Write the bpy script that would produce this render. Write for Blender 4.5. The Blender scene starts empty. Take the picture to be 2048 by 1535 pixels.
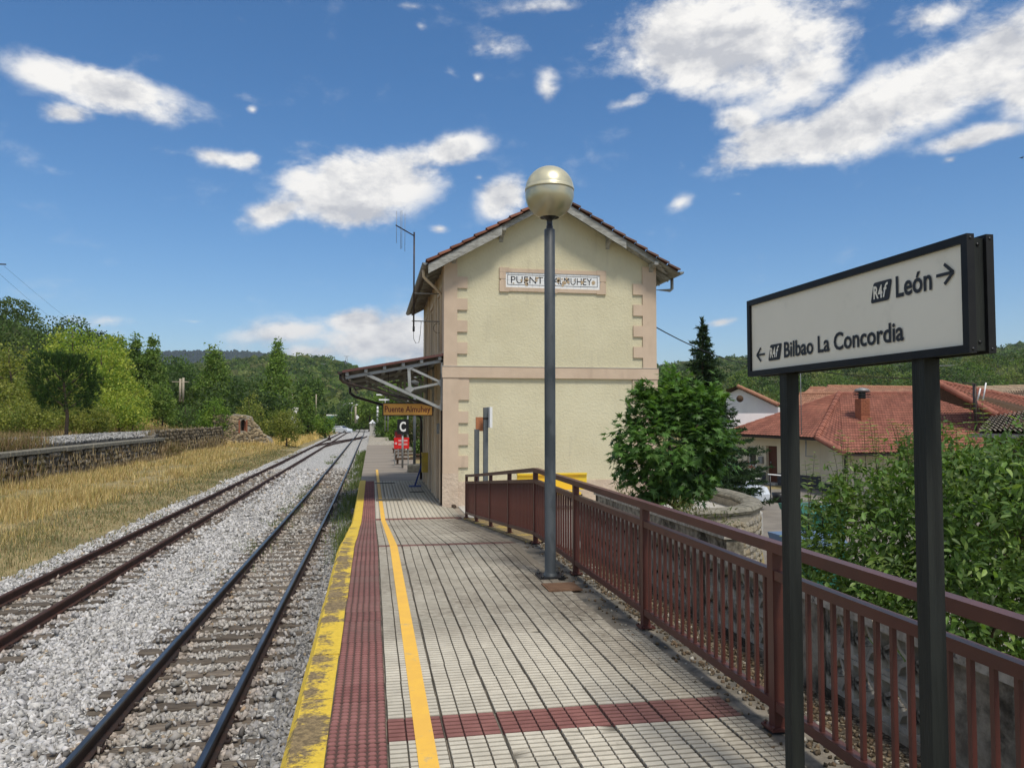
import bpy, math, random
import numpy as np
from mathutils import Vector, Matrix
R = math.radians
rng = np.random.default_rng(7)
random.seed(7)
SC = bpy.context.scene
COL = SC.collection

# ------------------------------------------------------------------ camera
CZ = 2.94                                   # eye height above the rail bed
YAW, PIT = R(10.3), R(2.5)
cam_d = bpy.data.cameras.new("camera"); cam = bpy.data.objects.new("camera", cam_d); COL.objects.link(cam)
cam.location = (0, 0, CZ); cam.rotation_euler = (R(90) + PIT, 0, -YAW)
cam_d.sensor_width = 36; cam_d.lens = 1538 / 2048 * 36; cam_d.clip_start = .05; cam_d.clip_end = 12000
SC.camera = cam
FW = np.array([math.sin(YAW) * math.cos(PIT), math.cos(YAW) * math.cos(PIT), math.sin(PIT)])
RT = np.array([math.cos(YAW), -math.sin(YAW), 0]); UP = np.cross(RT, FW)
def at(px, py, d):                          # surveyed sight line + distance -> place in the world
    return np.array([0, 0, CZ]) + d * (FW + RT * (px - 1024) / 1538 - UP * (py - 767.5) / 1538)

# ------------------------------------------------------------------ light and sky
SUN_EL, SUN_AZ = R(60), R(196)              # high sun behind the viewer (azimuth clockwise from +Y)
sdir = Vector((math.sin(SUN_AZ) * math.cos(SUN_EL), math.cos(SUN_AZ) * math.cos(SUN_EL), math.sin(SUN_EL)))
# positive x: a little to the right of the line of the platform
sdir = Vector((abs(sdir.x), sdir.y, sdir.z))
SUN_AZ = math.atan2(sdir.x, sdir.y)
sl = bpy.data.lights.new("sun", 'SUN'); sl.energy = 2.5; sl.angle = R(12); sl.color = (1, .94, .83)
so = bpy.data.objects.new("sun", sl); COL.objects.link(so)
so.rotation_euler = sdir.to_track_quat('Z', 'Y').to_euler()
SC.view_settings.view_transform = 'Standard'; SC.view_settings.look = 'None'
SC.view_settings.gamma = 1; SC.view_settings.use_curve_mapping = False
SC.view_settings.exposure = 0.36

class NT:                                    # small node-graph writer
    def __init__(s, nt): s.nt = nt; s.n = nt.nodes; s.l = nt.links
    def put(s, inp, v):
        if v is None: return
        if hasattr(v, 'is_linked') or isinstance(v, bpy.types.NodeSocket): s.l.new(v, inp)
        else:
            try: inp.default_value = v
            except Exception: inp.default_value = (*v, 1) if len(v) == 3 else v[:3]
    def node(s, t, **k):
        n = s.n.new(t)
        for a, v in k.items(): setattr(n, a, v)
        return n
    def m(s, op, a, b=None, c=None, clamp=False):
        n = s.node('ShaderNodeMath', operation=op, use_clamp=clamp)
        for i, v in enumerate((a, b, c)): s.put(n.inputs[i], v)
        return n.outputs[0]
    def v(s, op, a, b=None, sc=None):
        n = s.node('ShaderNodeVectorMath', operation=op)
        s.put(n.inputs[0], a); s.put(n.inputs[1], b)
        if sc is not None: s.put(n.inputs['Scale'], sc)
        return n.outputs['Value'] if op in ('DOT_PRODUCT', 'LENGTH') else n.outputs['Vector']
    def mix(s, f, a, b, mode='MIX'):
        n = s.node('ShaderNodeMix', data_type='RGBA', blend_type=mode); n.clamp_factor = True
        s.put(n.inputs[0], f); s.put(n.inputs[6], a); s.put(n.inputs[7], b)
        return n.outputs[2]
    def noise(s, vec, sc, det=4, rough=.55, dist=0):
        n = s.node('ShaderNodeTexNoise'); s.put(n.inputs['Vector'], vec); n.inputs['Scale'].default_value = sc
        n.inputs['Detail'].default_value = det; n.inputs['Roughness'].default_value = rough; n.inputs['Distortion'].default_value = dist
        return n.outputs[0]
    def ss(s, x, a, b, o0=0., o1=1.):
        n = s.node('ShaderNodeMapRange', interpolation_type='SMOOTHSTEP')
        s.put(n.inputs[0], x); n.inputs[1].default_value = a; n.inputs[2].default_value = b
        n.inputs[3].default_value = o0; n.inputs[4].default_value = o1
        return n.outputs[0]

world = bpy.data.worlds.new("World"); SC.world = world; world.use_nodes = True
world.node_tree.nodes.clear()
g = NT(world.node_tree)
sky = g.node('ShaderNodeTexSky', sky_type='NISHITA'); sky.sun_disc = False
sky.sun_elevation = SUN_EL; sky.sun_rotation = SUN_AZ; sky.altitude = 950; sky.air_density = 1.0; sky.dust_density = 1.1; sky.ozone_density = 2.2
hs = g.node('ShaderNodeHueSaturation'); hs.inputs['Saturation'].default_value = 1.30; hs.inputs['Value'].default_value = 1.0
g.l.new(sky.outputs[0], hs.inputs['Color'])
D = g.v('NORMALIZE', g.node('ShaderNodeTexCoord').outputs['Generated'])
sep = g.node('ShaderNodeSeparateXYZ'); g.l.new(D, sep.inputs[0])
AZ = g.m('ARCTAN2', sep.outputs[0], sep.outputs[1]); EL = g.m('ARCSINE', sep.outputs[2])
# cloud list: sight line, half sizes (all /1538 rad), tilt in degrees (up to the right), weight
CL = [(215, 180, 205, 52, -8, 1), (70, 150, 70, 22, -10, .55), (140, 225, 70, 28, 10, .8), (435, 314, 90, 26, -8, .8), (500, 320, 30, 22, 0, .7), (330, 300, 40, 18, 0, .5),
      (690, 372, 150, 90, 0, 1.1), (780, 355, 120, 80, 10, 1.0), (905, 300, 85, 36, 14, .95), (560, 420, 105, 34, 24, .9), (700, 440, 90, 38, 0, .85), (480, 190, 45, 14, 0, .35), (505, 220, 14, 10, 0, .5),
      (1005, 395, 62, 50, 30, 1), (985, 88, 80, 34, 5, .62), (1095, 172, 28, 52, 8, .6), (900, 145, 30, 18, 0, .35), (955, 155, 14, 12, 0, .5), (1085, 15, 120, 22, 5, .5), (820, 12, 60, 10, 0, .35), (840, 55, 14, 16, 30, .4),
      (1330, 70, 170, 85, 0, 1), (1500, 80, 190, 95, 0, 1.05), (1600, 150, 110, 60, 20, .9), (1255, 205, 55, 20, 15, .7), (1400, 150, 110, 50, 0, .8),
      (1530, 292, 130, 44, 14, 1), (1690, 262, 150, 62, 16, 1.05), (1830, 185, 180, 75, 16, 1.1), (1960, 115, 160, 75, 20, 1.1), (1880, 30, 110, 42, 10, .9), (2080, 150, 110, 80, 0, 1), (1480, 240, 60, 34, 0, .8), (1720, 62, 22, 14, 0, .35),
      (1950, 276, 115, 24, 6, .9), (1900, 320, 34, 13, 10, .55), (1360, 406, 34, 16, 30, .5), (1362, 325, 16, 20, 30, .35), (1600, 419, 15, 8, 0, .4), (880, 458, 28, 14, 0, .6), (960, 355, 12, 8, 0, .4), (1440, 645, 52, 14, 8, .75), (1480, 388, 26, 6, 0, .35),
      (715, 640, 70, 34, 0, .95), (775, 665, 150, 56, 3, .9), (580, 660, 150, 36, 6, .62), (640, 705, 240, 36, 0, .55), (850, 700, 200, 50, 0, .7), (220, 640, 120, 20, 3, .45), (385, 642, 52, 8, 0, .4), (110, 340, 120, 34, -10, .28), (200, 660, 160, 30, 0, .3),
      (2300, 200, 200, 90, 10, 1), (2500, 420, 160, 60, 0, 1), (-300, 260, 220, 80, 0, 1), (-500, 480, 200, 50, 0, .8), (1500, -260, 320, 120, 5, 1.1), (700, -300, 240, 90, -5, 1), (2000, -420, 260, 110, 0, 1), (300, -500, 200, 80, 0, .9), (1200, -800, 320, 150, 0, 1)]
_r = random.Random(3)
CLB = [(_r.uniform(50, 310), _r.uniform(8, 75), _r.uniform(.2, .5), _r.uniform(.09, .22)) for _ in range(32)]
acc = None; kk = 0
for (px, py, rx, ry, tl, w) in CL:
    d = at(px, py, 1) - np.array([0, 0, CZ]); d /= np.linalg.norm(d)
    a0, e0 = math.atan2(d[0], d[1]), math.asin(d[2]); c, s_ = math.cos(R(tl)), math.sin(R(tl))
    ca = math.cos(e0)
    da = g.m('MULTIPLY', g.m('SUBTRACT', AZ, a0), ca); de = g.m('SUBTRACT', EL, e0)
    gr = (1.22 if px > 1100 else 1.08) if py < 450 else 1.05; rx *= gr / 1538; ry *= gr / 1538
    sq = (math.cos(math.atan((px-1024)/1538)))**2
    rx *= max(sq, .55); ry *= max(sq, .7) ** .5
    u = g.m('MULTIPLY_ADD', da, c / rx, g.m('MULTIPLY', de, s_ / rx))
    vv = g.m('MULTIPLY_ADD', da, -s_ / ry, g.m('MULTIPLY', de, c / ry))
    r2 = g.m('MULTIPLY_ADD', u, u, g.m('MULTIPLY', vv, vv))
    val = g.m('MULTIPLY_ADD', g.m('SQRT', r2), -w * .9, w)
    val = g.m('MAXIMUM', val, 0.)
    acc = val if acc is None else g.m('MAXIMUM', g.m('MULTIPLY_ADD', acc, 1, g.m('MULTIPLY', val, .35)), val)
for (azd, eld, rx, ry) in CLB:                # cumulus out of view round the sky, added to whiten the ambient light
    a0, e0 = R(azd + 10), R(eld); a0 = (a0 + math.pi) % (2 * math.pi) - math.pi
    da = g.m('MULTIPLY', g.m('SUBTRACT', AZ, a0), math.cos(e0) / rx); de = g.m('MULTIPLY', g.m('SUBTRACT', EL, e0), 1 / ry)
    val = g.m('MAXIMUM', g.m('SUBTRACT', 1.05, g.m('SQRT', g.m('MULTIPLY_ADD', da, da, g.m('MULTIPLY', de, de)))), 0.)
    acc = g.m('MAXIMUM', g.m('MULTIPLY_ADD', val, .35, acc), val)
flat = g.v('MULTIPLY', D, (1, 1, 1.7))
n1 = g.noise(flat, 9, 9, .6, .25); n2 = g.noise(flat, 26, 6, .62, .2)
bil = g.m('ADD', g.m('MULTIPLY_ADD', n1, 2.9, -1.45), g.m('MULTIPLY_ADD', n2, 1.15, -.575))
dens = g.m('ADD', g.m('MULTIPLY', acc, 1.55), g.m('SUBTRACT', bil, .30))
cov = g.ss(dens, -.10, .80)
thin = g.ss(acc, .0, .55)
cov = g.m('MULTIPLY', cov, g.m('MULTIPLY_ADD', thin, .75, .25))
# sunlit crowns and greyer undersides: density difference towards the light
up = g.v('ADD', flat, (.02, -.02, .05))
n1b = g.noise(up, 9, 9, .6, .25); n2b = g.noise(g.v('ADD', flat, (.006, -.004, .016)), 26, 6, .62, .2)
lit = g.m('ADD', g.m('MULTIPLY', g.m('SUBTRACT', n1, n1b), 4.2), g.m('MULTIPLY', g.m('SUBTRACT', n2, n2b), 1.6))
core = g.ss(dens, .3, 1.5)
sh = g.m('ADD', g.m('SUBTRACT', lit, g.m('MULTIPLY', core, .42)), .80, clamp=True)
ccol = g.mix(sh, (4.3, 4.4, 4.7), (7.5, 7.35, 7.1))
fin = g.mix(cov, hs.outputs[0], ccol)
bg = g.node('ShaderNodeBackground'); g.l.new(fin, bg.inputs[0]); bg.inputs[1].default_value = .105
g.l.new(bg.outputs[0], g.node('ShaderNodeOutputWorld').inputs[0])

# ------------------------------------------------------------------ materials
MATS = {}
def mat(name, c1, c2=None, sc=4, rough=.8, bump=0, bsc=40, metal=0, attr=False, rnd=0, det=5, stretch=None,
        lo=.35, hi=.65, c3=None, sc3=1, lo3=.5, hi3=.7, streak=None, spec=None, transl=0, bdist=.01, pos=False, bvor=False):
    if spec is None: spec = .12 if rough >= .8 else .3
    m = bpy.data.materials.new(name); m.use_nodes = True; m.node_tree.nodes.clear(); g = NT(m.node_tree)
    tc = g.node('ShaderNodeTexCoord'); gp = g.node('ShaderNodeNewGeometry')
    co = gp.outputs['Position'] if pos else tc.outputs['Object']
    if stretch: co = g.v('MULTIPLY', co, stretch)
    col = (*c1, 1)
    if c2 is not None: col = g.mix(g.ss(g.noise(co, sc, det, .6), lo, hi), (*c1, 1), (*c2, 1))
    if c3 is not None: col = g.mix(g.ss(g.noise(co, sc3, 6, .65), lo3, hi3), col, (*c3, 1))
    if streak is not None:         # rain marks running down, and damp blotches
        q = g.v('MULTIPLY', co, (1, 1, .12)); f = g.m('MULTIPLY', g.ss(g.noise(q, 4.5, 5, .65), .5, .75), g.ss(g.noise(co, .55, 4, .6), .42, .62, .1, .75))
        col = g.mix(f, col, (*streak, 1))
    if attr:
        a = g.node('ShaderNodeAttribute', attribute_name='Col'); col = g.mix(1., col, a.outputs[0], 'MULTIPLY')
    if rnd:
        oi = g.node('ShaderNodeObjectInfo'); f = g.m('MULTIPLY_ADD', oi.outputs['Random'], 2 * rnd, 1 - rnd)
        cb = g.node('ShaderNodeCombineXYZ')
        for i in range(3): g.l.new(f, cb.inputs[i])
        col = g.mix(1., col, cb.outputs[0], 'MULTIPLY')
    b = g.node('ShaderNodeBsdfPrincipled'); g.put(b.inputs['Base Color'], col)
    b.inputs['Roughness'].default_value = rough; b.inputs['Metallic'].default_value = metal
    b.inputs['Specular IOR Level'].default_value = spec
    if bump:
        bn = g.node('ShaderNodeBump'); bn.inputs['Strength'].default_value = bump; bn.inputs['Distance'].default_value = bdist
        if bvor:
            vn = g.node('ShaderNodeTexVoronoi'); g.put(vn.inputs['Vector'], co); vn.inputs['Scale'].default_value = bsc; h = vn.outputs['Distance']
        else: h = g.noise(co, bsc, 4, .6)
        g.l.new(h, bn.inputs['Height']); g.l.new(bn.outputs[0], b.inputs['Normal'])
    out = g.node('ShaderNodeOutputMaterial'); surf = b.outputs[0]
    if transl:
        t = g.node('ShaderNodeBsdfTranslucent'); g.put(t.inputs[0], g.mix(1., col, (1.25, 1.35, .6, 1), 'MULTIPLY') if not isinstance(col, tuple) else tuple(col))
        mx = g.node('ShaderNodeMixShader'); mx.inputs[0].default_value = transl
        g.l.new(surf, mx.inputs[1]); g.l.new(t.outputs[0], mx.inputs[2]); surf = mx.outputs[0]
    g.l.new(surf, out.inputs[0]); MATS[name] = m
    return m

PLASTER = mat('cream_plaster', (.59, .54, .37), (.645, .595, .415), sc=.8, rough=.9, bump=.55, bsc=17, bdist=.025, streak=(.50, .455, .33), c3=(.56, .52, .36), sc3=.5, lo3=.55, hi3=.8, stretch=(1, 1, 1))
PINK = mat('pink_plaster', (.54, .42, .31), (.60, .47, .35), streak=(.45, .345, .26), sc=1.3, rough=.9, bump=.25, bsc=30, c3=(.42, .33, .25), sc3=1.2, lo3=.6, hi3=.85)
PINKROUGH = mat('rough_pink_plaster', (.53, .42, .32), (.60, .49, .38), sc=1.8, rough=.95, bump=.9, bsc=12, bdist=.03, c3=(.38, .31, .25), sc3=2.2, lo3=.55, hi3=.8)
SIDEWALL = mat('beige_side_plaster', (.58, .47, .33), (.64, .52, .37), sc=1.5, rough=.9, bump=.3, bsc=30)
WHITE_TILE = mat('glazed_white_tile', (.78, .78, .76), rough=.25, spec=.5)
BLACKPAINT = mat('black_paint', (.012, .012, .014), rough=.5)
CHIP = mat('exposed_clay', (.42, .31, .19), (.5, .4, .28), sc=20, rough=.95)
GREYWOOD = mat('weathered_grey_wood', (.40, .40, .37), (.24, .235, .21), sc=3, stretch=(1.5, 1, 6), rough=.85, bump=.3, bsc=20, c3=(.14, .13, .11), sc3=5, lo3=.58, hi3=.75)
SOFFIT = mat('grey_soffit_boards', (.26, .26, .22), (.17, .165, .14), sc=4, rough=.9)
CLAY = mat('old_clay_tile', (.19, .08, .05), (.12, .06, .045), sc=3, rough=.85, rnd=.3, bump=.3, bsc=30, c3=(.10, .085, .07), sc3=3.5, lo3=.5, hi3=.7)
REDTILE = mat('red_roof_tile', (.33, .135, .092), (.25, .10, .07), sc=1.2, rough=.8, spec=.15, attr=True, pos=True, c3=(.16, .10, .075), sc3=2.5, lo3=.55, hi3=.8)
ORANGETILE = mat('orange_roof_tile', (.40, .21, .13), (.32, .16, .10), sc=2.5, rough=.8, attr=True)
OLDTILE = mat('lichen_grey_roof_tile', (.14, .125, .10), (.22, .19, .15), sc=3, rough=.95, attr=True, c3=(.07, .06, .05), sc3=6)
BEIGETILE = mat('beige_roof_tile', (.42, .32, .21), (.34, .25, .17), sc=3, rough=.9, attr=True)
ZINC = mat('zinc', (.30, .29, .26), (.22, .22, .20), sc=4, rough=.5, metal=.5)
DARKMETAL = mat('dark_gutter_metal', (.035, .03, .03), (.07, .05, .04), sc=5, rough=.5, metal=.4)
MAROONSHEET = mat('maroon_sheet', (.14, .055, .045), (.10, .05, .045), sc=2, rough=.6)
UNDERSHEET = mat('dark_corrugated_sheet', (.17, .155, .14), (.11, .10, .09), sc=2, rough=.8)
TRUSS = mat('pale_grey_steel', (.34, .35, .34), (.27, .275, .265), sc=4, rough=.6)
RAILRED = mat('maroon_steel', (.105, .036, .027), (.085, .031, .024), sc=5, rough=.42, spec=.4, c3=(.085, .035, .028), sc3=25, lo3=.6, hi3=.7, bump=.05, bsc=60)
LAMPGREY = mat('grey_lamp_paint', (.040, .047, .052), (.070, .079, .085), sc=7, stretch=(1, 1, .35), rough=.5, spec=.35, lo=.4, hi=.6)
BLACKMETAL = mat('black_metal', (.012, .012, .013), rough=.4, spec=.5)
SIGNPOST = mat('dark_green_grey_wood', (.018, .02, .018), (.028, .031, .027), sc=4, stretch=(6, 6, .5), rough=.6, spec=.2, bump=.25, bsc=20)
SIGNFRAME = mat('black_sign_frame', (.009, .009, .010), (.014, .014, .014), sc=8, rough=.5, spec=.25)
SIGNFACE = mat('off_white_sign_panel', (.78, .74, .62), (.82, .78, .66), sc=1.5, rough=.6, spec=.15, c3=(.68, .65, .54), sc3=5, lo3=.55, hi3=.85)
INK = mat('charcoal_lettering', (.028, .03, .034), rough=.5)
ORANGESIGN = mat('orange_sign_panel', (.78, .40, .09), (.72, .36, .08), sc=4, rough=.5)
MAROONINK = mat('maroon_lettering', (.16, .03, .03), rough=.5)
WHITE = mat('white_paint', (.78, .78, .76), rough=.5)
REDPAINT = mat('red_paint', (.60, .02, .02), rough=.45)
GREYMETAL = mat('grey_metal', (.22, .225, .22), (.28, .28, .27), sc=6, rough=.45, metal=.3)
SLATEGREY = mat('slate_grey_paint', (.10, .115, .12), (.13, .14, .145), sc=5, rough=.5)
BLUEPAINT = mat('blue_paint', (.02, .04, .18), rough=.5)
YELLOWBOX = mat('faded_yellow_box', (.50, .36, .05), (.42, .30, .06), sc=5, rough=.6)
YELLOWBENCH = mat('glossy_yellow_paint', (.78, .56, .04), (.80, .50, .04), sc=2, rough=.35, spec=.5, c3=(.45, .38, .06), sc3=4, lo3=.6, hi3=.75)
BALLAST = mat('grey_ballast_stone', (.95, .95, .95), (.80, .79, .77), sc=30, rough=.85, attr=True, bump=.2, bsc=60)
RUST = mat('rusty_rail', (.075, .033, .022), (.05, .028, .022), sc=12, rough=.75, bump=.2, bsc=60)
DARKRUST = mat('dark_rail_web', (.045, .026, .02), (.03, .022, .02), sc=12, rough=.7)
RAILTOP = mat('worn_rail_head', (.13, .14, .155), (.06, .065, .075), sc=10, rough=.3, metal=.85, stretch=(1, .1, 1))
SLEEPER = mat('weathered_sleeper', (.19, .16, .125), (.09, .073, .06), sc=7, stretch=(.35, 5, 1), rough=.95, rnd=.3, bump=.6, bsc=25)
DIRT = mat('dirt', (.23, .19, .13), (.16, .13, .09), sc=2, rough=1, bump=.5, bsc=20)
CONCRETE = mat('old_concrete', (.13, .115, .09), (.24, .21, .165), sc=4.5, rough=.95, bump=.5, bsc=40, c3=(.08, .078, .07), sc3=4, lo3=.45, hi3=.65)
PALECONCRETE = mat('pale_concrete', (.42, .40, .36), (.48, .46, .41), sc=1.5, rough=.95, bump=.2, bsc=40)
PLATCONC = mat('brown_grey_concrete', (.24, .205, .165), (.30, .26, .21), sc=.9, rough=.95, bump=.3, bsc=40, c3=(.19, .165, .135), sc3=.5, stretch=(.4, 2, 1))
BLOCKLIGHT = mat('pale_breeze_concrete', (.46, .435, .37), (.30, .28, .24), sc=9, rough=.95, bump=.5, bsc=40, c3=(.06, .058, .05), sc3=3, lo3=.54, hi3=.66, det=8)
BLOCKCONC = mat('lichened_concrete', (.36, .325, .26), (.16, .14, .11), sc=9, rough=.95, bump=.6, bsc=40, c3=(.05, .044, .034), sc3=2.2, lo3=.48, hi3=.64, det=8)
COPING = mat('coping_concrete', (.50, .46, .39), (.32, .29, .24), sc=14, rough=.95, bump=.6, bsc=50, c3=(.08, .075, .07), sc3=9, lo3=.58, hi3=.7)
STONE = mat('rubble_stone', (.30, .26, .19), (.20, .17, .13), sc=6, rough=.95, attr=True, bump=.5, bsc=25)
BRICKRED = mat('red_brick', (.34, .13, .07), (.26, .10, .06), sc=10, rough=.9)
ROAD = mat('worn_road', (.20, .18, .155), (.25, .225, .19), sc=1.2, rough=.95, bump=.2, bsc=60)
HOUSEWALL = mat('cream_house_wall', (.70, .61, .44), (.74, .65, .48), sc=1, rough=.9)
DARKSTONE = mat('dark_stone_skirting', (.06, .062, .07), (.095, .095, .10), sc=6, rough=.8)
WHITEWALL = mat('white_wall', (.76, .76, .74), (.70, .70, .69), sc=1, rough=.9)
DOORWOOD = mat('brown_door', (.12, .04, .02), (.09, .03, .018), sc=4, stretch=(6, 6, .5), rough=.5)
GLASS = mat('dark_window_glass', (.03, .035, .04), rough=.08, spec=.6)
GREENBIN = mat('green_plastic', (.02, .12, .085), rough=.5)
BLUEBIN = mat('blue_lid_plastic', (.10, .16, .26), rough=.45)
CARWHITE = mat('white_car_paint', (.62, .66, .70), rough=.25, spec=.5)
BARK = mat('bark', (.10, .075, .055), (.06, .045, .035), sc=8, stretch=(3, 3, .6), rough=.95, bump=.6, bsc=15)
POLEWOOD = mat('pale_pole', (.42, .37, .28), (.34, .29, .22), sc=4, rough=.9)
WOODWALL = mat('brown_boards', (.10, .065, .04), (.07, .045, .03), sc=4, stretch=(5, 5, .6), rough=.9)
FOL = mat('foliage', (1.25, 1.3, 1.1), rough=.55, attr=True, transl=.4, spec=.2)
GRASSM = mat('grass_blades', (1, 1, 1), rough=.9, attr=True, transl=.25, spec=.1)
CROWNM = mat('far_crowns', (1, 1, 1), (.6, .62, .6), sc=.9, rough=1, attr=True, bump=1, bsc=1.3, bdist=.8, pos=True, spec=.05, c3=(.45, .48, .45), sc3=2.4, lo3=.5, hi3=.65)
CABLE = mat('black_cable', (.01, .01, .01), rough=.6)
GLOBEM = mat('champagne_globe', (.60, .56, .38), (.64, .60, .43), sc=2, rough=.36, metal=.45, spec=.6)
GLOBELOW = mat('smoked_lower_globe', (.46, .43, .29), (.50, .46, .32), sc=2, rough=.3, metal=.5, spec=.6)
BROWNPLATE = mat('rusty_plate', (.13, .075, .045), (.17, .10, .06), sc=12, rough=.8, bump=.5, bsc=60)
DRAINPLATE = mat('olive_grey_plate', (.16, .15, .11), (.12, .11, .09), sc=8, rough=.8)
LINEPAINT = mat('orange_yellow_paint', (.85, .50, .075), (.80, .46, .08), sc=6, rough=.6, c3=(.55, .40, .20), sc3=9, lo3=.60, hi3=.72, bump=.15, bsc=80, pos=True)
PLANTER = mat('grey_stone_coping', (.26, .24, .19), (.16, .15, .12), sc=7, rough=.95, bump=.6, bsc=30, c3=(.36, .34, .29), sc3=10, lo3=.6, hi3=.7)

def paver_mat(name, c1, c2, groove, dirt):
    m = bpy.data.materials.new(name); m.use_nodes = True; m.node_tree.nodes.clear(); g = NT(m.node_tree)
    P_ = g.node('ShaderNodeNewGeometry').outputs['Position']; ob = g.node('ShaderNodeTexCoord').outputs['Object']
    oi = g.node('ShaderNodeObjectInfo').outputs['Random']
    at_ = g.node('ShaderNodeAttribute', attribute_name='Col').outputs[0]
    col = g.mix(g.ss(g.noise(P_, 9, 6, .6), .35, .65), (*c1, 1), (*c2, 1))
    sp = g.node('ShaderNodeSeparateXYZ'); g.l.new(P_, sp.inputs[0])
    x, y = sp.outputs[0], sp.outputs[1]
    n = g.noise(P_, .8, 7, .65); nf = g.noise(P_, 14, 5, .7)
    band = g.m('MULTIPLY', g.ss(y, 5.4, 6.4), g.ss(y, 17.2, 18.2, 1, 0))          # older, dirtier stretch
    edge = g.ss(x, 1.15, 2.0)
    dirtf = g.m('ADD', g.m('MULTIPLY', band, .50), g.m('MULTIPLY', edge, .55))
    dirtf = g.m('MULTIPLY', g.m('ADD', dirtf, g.m('MULTIPLY_ADD', oi, .35, -.16)), g.ss(g.m('MULTIPLY_ADD', nf, .6, g.m('MULTIPLY', n, .7)), .42, .85, .45, 1.4), clamp=True)
    col = g.mix(dirtf, col, (*dirt, 1))
    spots = g.ss(nf, .62, .74); col = g.mix(g.m('MULTIPLY', spots, .35), col, (*dirt, 1))
    so_ = g.node('ShaderNodeSeparateXYZ'); g.l.new(ob, so_.inputs[0])
    at_f = g.node('ShaderNodeSeparateColor'); g.l.new(at_, at_f.inputs[0])
    col = g.mix(at_f.outputs[0], (*groove, 1), col)
    cb = g.node('ShaderNodeCombineXYZ'); fr_ = g.m('MULTIPLY_ADD', oi, .26, .84)
    for i in range(3): g.l.new(fr_, cb.inputs[i])
    col = g.mix(1., col, cb.outputs[0], 'MULTIPLY')
    b = g.node('ShaderNodeBsdfPrincipled'); g.l.new(col, b.inputs['Base Color']); b.inputs['Roughness'].default_value = .9; b.inputs['Specular IOR Level'].default_value = .2
    bn = g.node('ShaderNodeBump'); bn.inputs['Strength'].default_value = .35; bn.inputs['Distance'].default_value = .004
    g.l.new(g.noise(P_, 90, 3, .6), bn.inputs['Height']); g.l.new(bn.outputs[0], b.inputs['Normal'])
    g.l.new(b.outputs[0], g.node('ShaderNodeOutputMaterial').inputs[0]); return m
PAVER = paver_mat('ivory_paver', (.54, .49, .39), (.63, .575, .46), (.065, .056, .042), (.18, .155, .12))
PAVERRED = paver_mat('maroon_paver', (.24, .105, .09), (.29, .13, .11), (.05, .025, .022), (.12, .085, .07))
TACTILE = paver_mat('maroon_tactile', (.25, .105, .095), (.31, .135, .12), (.09, .055, .045), (.16, .105, .09))

def kerb_mat(strip=False):
    m = bpy.data.materials.new('worn_yellow_strip' if strip else 'worn_yellow_kerb'); m.use_nodes = True; m.node_tree.nodes.clear(); g = NT(m.node_tree)
    P_ = g.node('ShaderNodeNewGeometry').outputs['Position']; oi = g.node('ShaderNodeObjectInfo').outputs['Random']
    sp = g.node('ShaderNodeSeparateXYZ'); g.l.new(P_, sp.inputs[0])
    n = g.noise(P_, 3.2, 9, .72, .3); f = g.noise(P_, 40, 5, .7)
    yel = g.mix(g.ss(f, .3, .7), (.62, .42, .035, 1), (.74, .52, .05, 1))
    conc = g.mix(g.ss(f, .35, .65), (.12, .085, .04, 1), (.30, .215, .10, 1))
    far = g.ss(sp.outputs[1], 10, 18, 0, .16)
    sidef = g.m('ADD', g.ss(sp.outputs[0], -.41, -.37, .13, 0), g.ss(sp.outputs[0], -.30, -.22, 0, .07))
    if strip: far, sidef = -.06, 0.
    w = g.m('ADD', g.m('ADD', g.m('MULTIPLY_ADD', n, .8, g.m('MULTIPLY', f, .24)), g.m('MULTIPLY_ADD', oi, .12, -.06)), g.m('ADD', far, sidef))
    col = g.mix(g.ss(w, .49, .60), conc, yel)
    b = g.node('ShaderNodeBsdfPrincipled'); g.l.new(col, b.inputs['Base Color']); b.inputs['Roughness'].default_value = .75
    bn = g.node('ShaderNodeBump'); bn.inputs['Strength'].default_value = .6; bn.inputs['Distance'].default_value = .006
    g.l.new(g.noise(P_, 45, 5, .65), bn.inputs['Height']); g.l.new(bn.outputs[0], b.inputs['Normal'])
    g.l.new(b.outputs[0], g.node('ShaderNodeOutputMaterial').inputs[0]); return m
KERB = kerb_mat(); STRIPM = kerb_mat(True)

def ground_mat(name, cols, stone=None, vs=22):
    """soil / gravel seen from far: voronoi grains with their own shade"""
    m = bpy.data.materials.new(name); m.use_nodes = True; m.node_tree.nodes.clear(); g = NT(m.node_tree)
    P_ = g.node('ShaderNodeNewGeometry').outputs['Position']
    vo = g.node('ShaderNodeTexVoronoi'); g.put(vo.inputs['Vector'], P_); vo.inputs['Scale'].default_value = vs
    sc_ = g.node('ShaderNodeSeparateColor'); g.l.new(vo.outputs['Color'], sc_.inputs[0])
    col = g.mix(sc_.outputs[0], (*cols[0], 1), (*cols[1], 1))
    if len(cols) > 2: col = g.mix(g.ss(g.noise(P_, .35, 6, .6), .45, .62), col, (*cols[2], 1))
    dk = g.ss(vo.outputs['Distance'], .35, .62, 1, .35)
    cb = g.node('ShaderNodeCombineXYZ')
    for i in range(3): g.l.new(dk, cb.inputs[i])
    col = g.mix(1., col, cb.outputs[0], 'MULTIPLY')
    b = g.node('ShaderNodeBsdfPrincipled'); g.l.new(col, b.inputs['Base Color']); b.inputs['Roughness'].default_value = .95; b.inputs['Specular IOR Level'].default_value = .15
    bn = g.node('ShaderNodeBump'); bn.inputs['Strength'].default_value = .8; bn.inputs['Distance'].default_value = .03; bn.invert = True
    g.l.new(vo.outputs['Distance'], bn.inputs['Height']); g.l.new(bn.outputs[0], b.inputs['Normal'])
    g.l.new(b.outputs[0], g.node('ShaderNodeOutputMaterial').inputs[0]); return m
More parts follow.
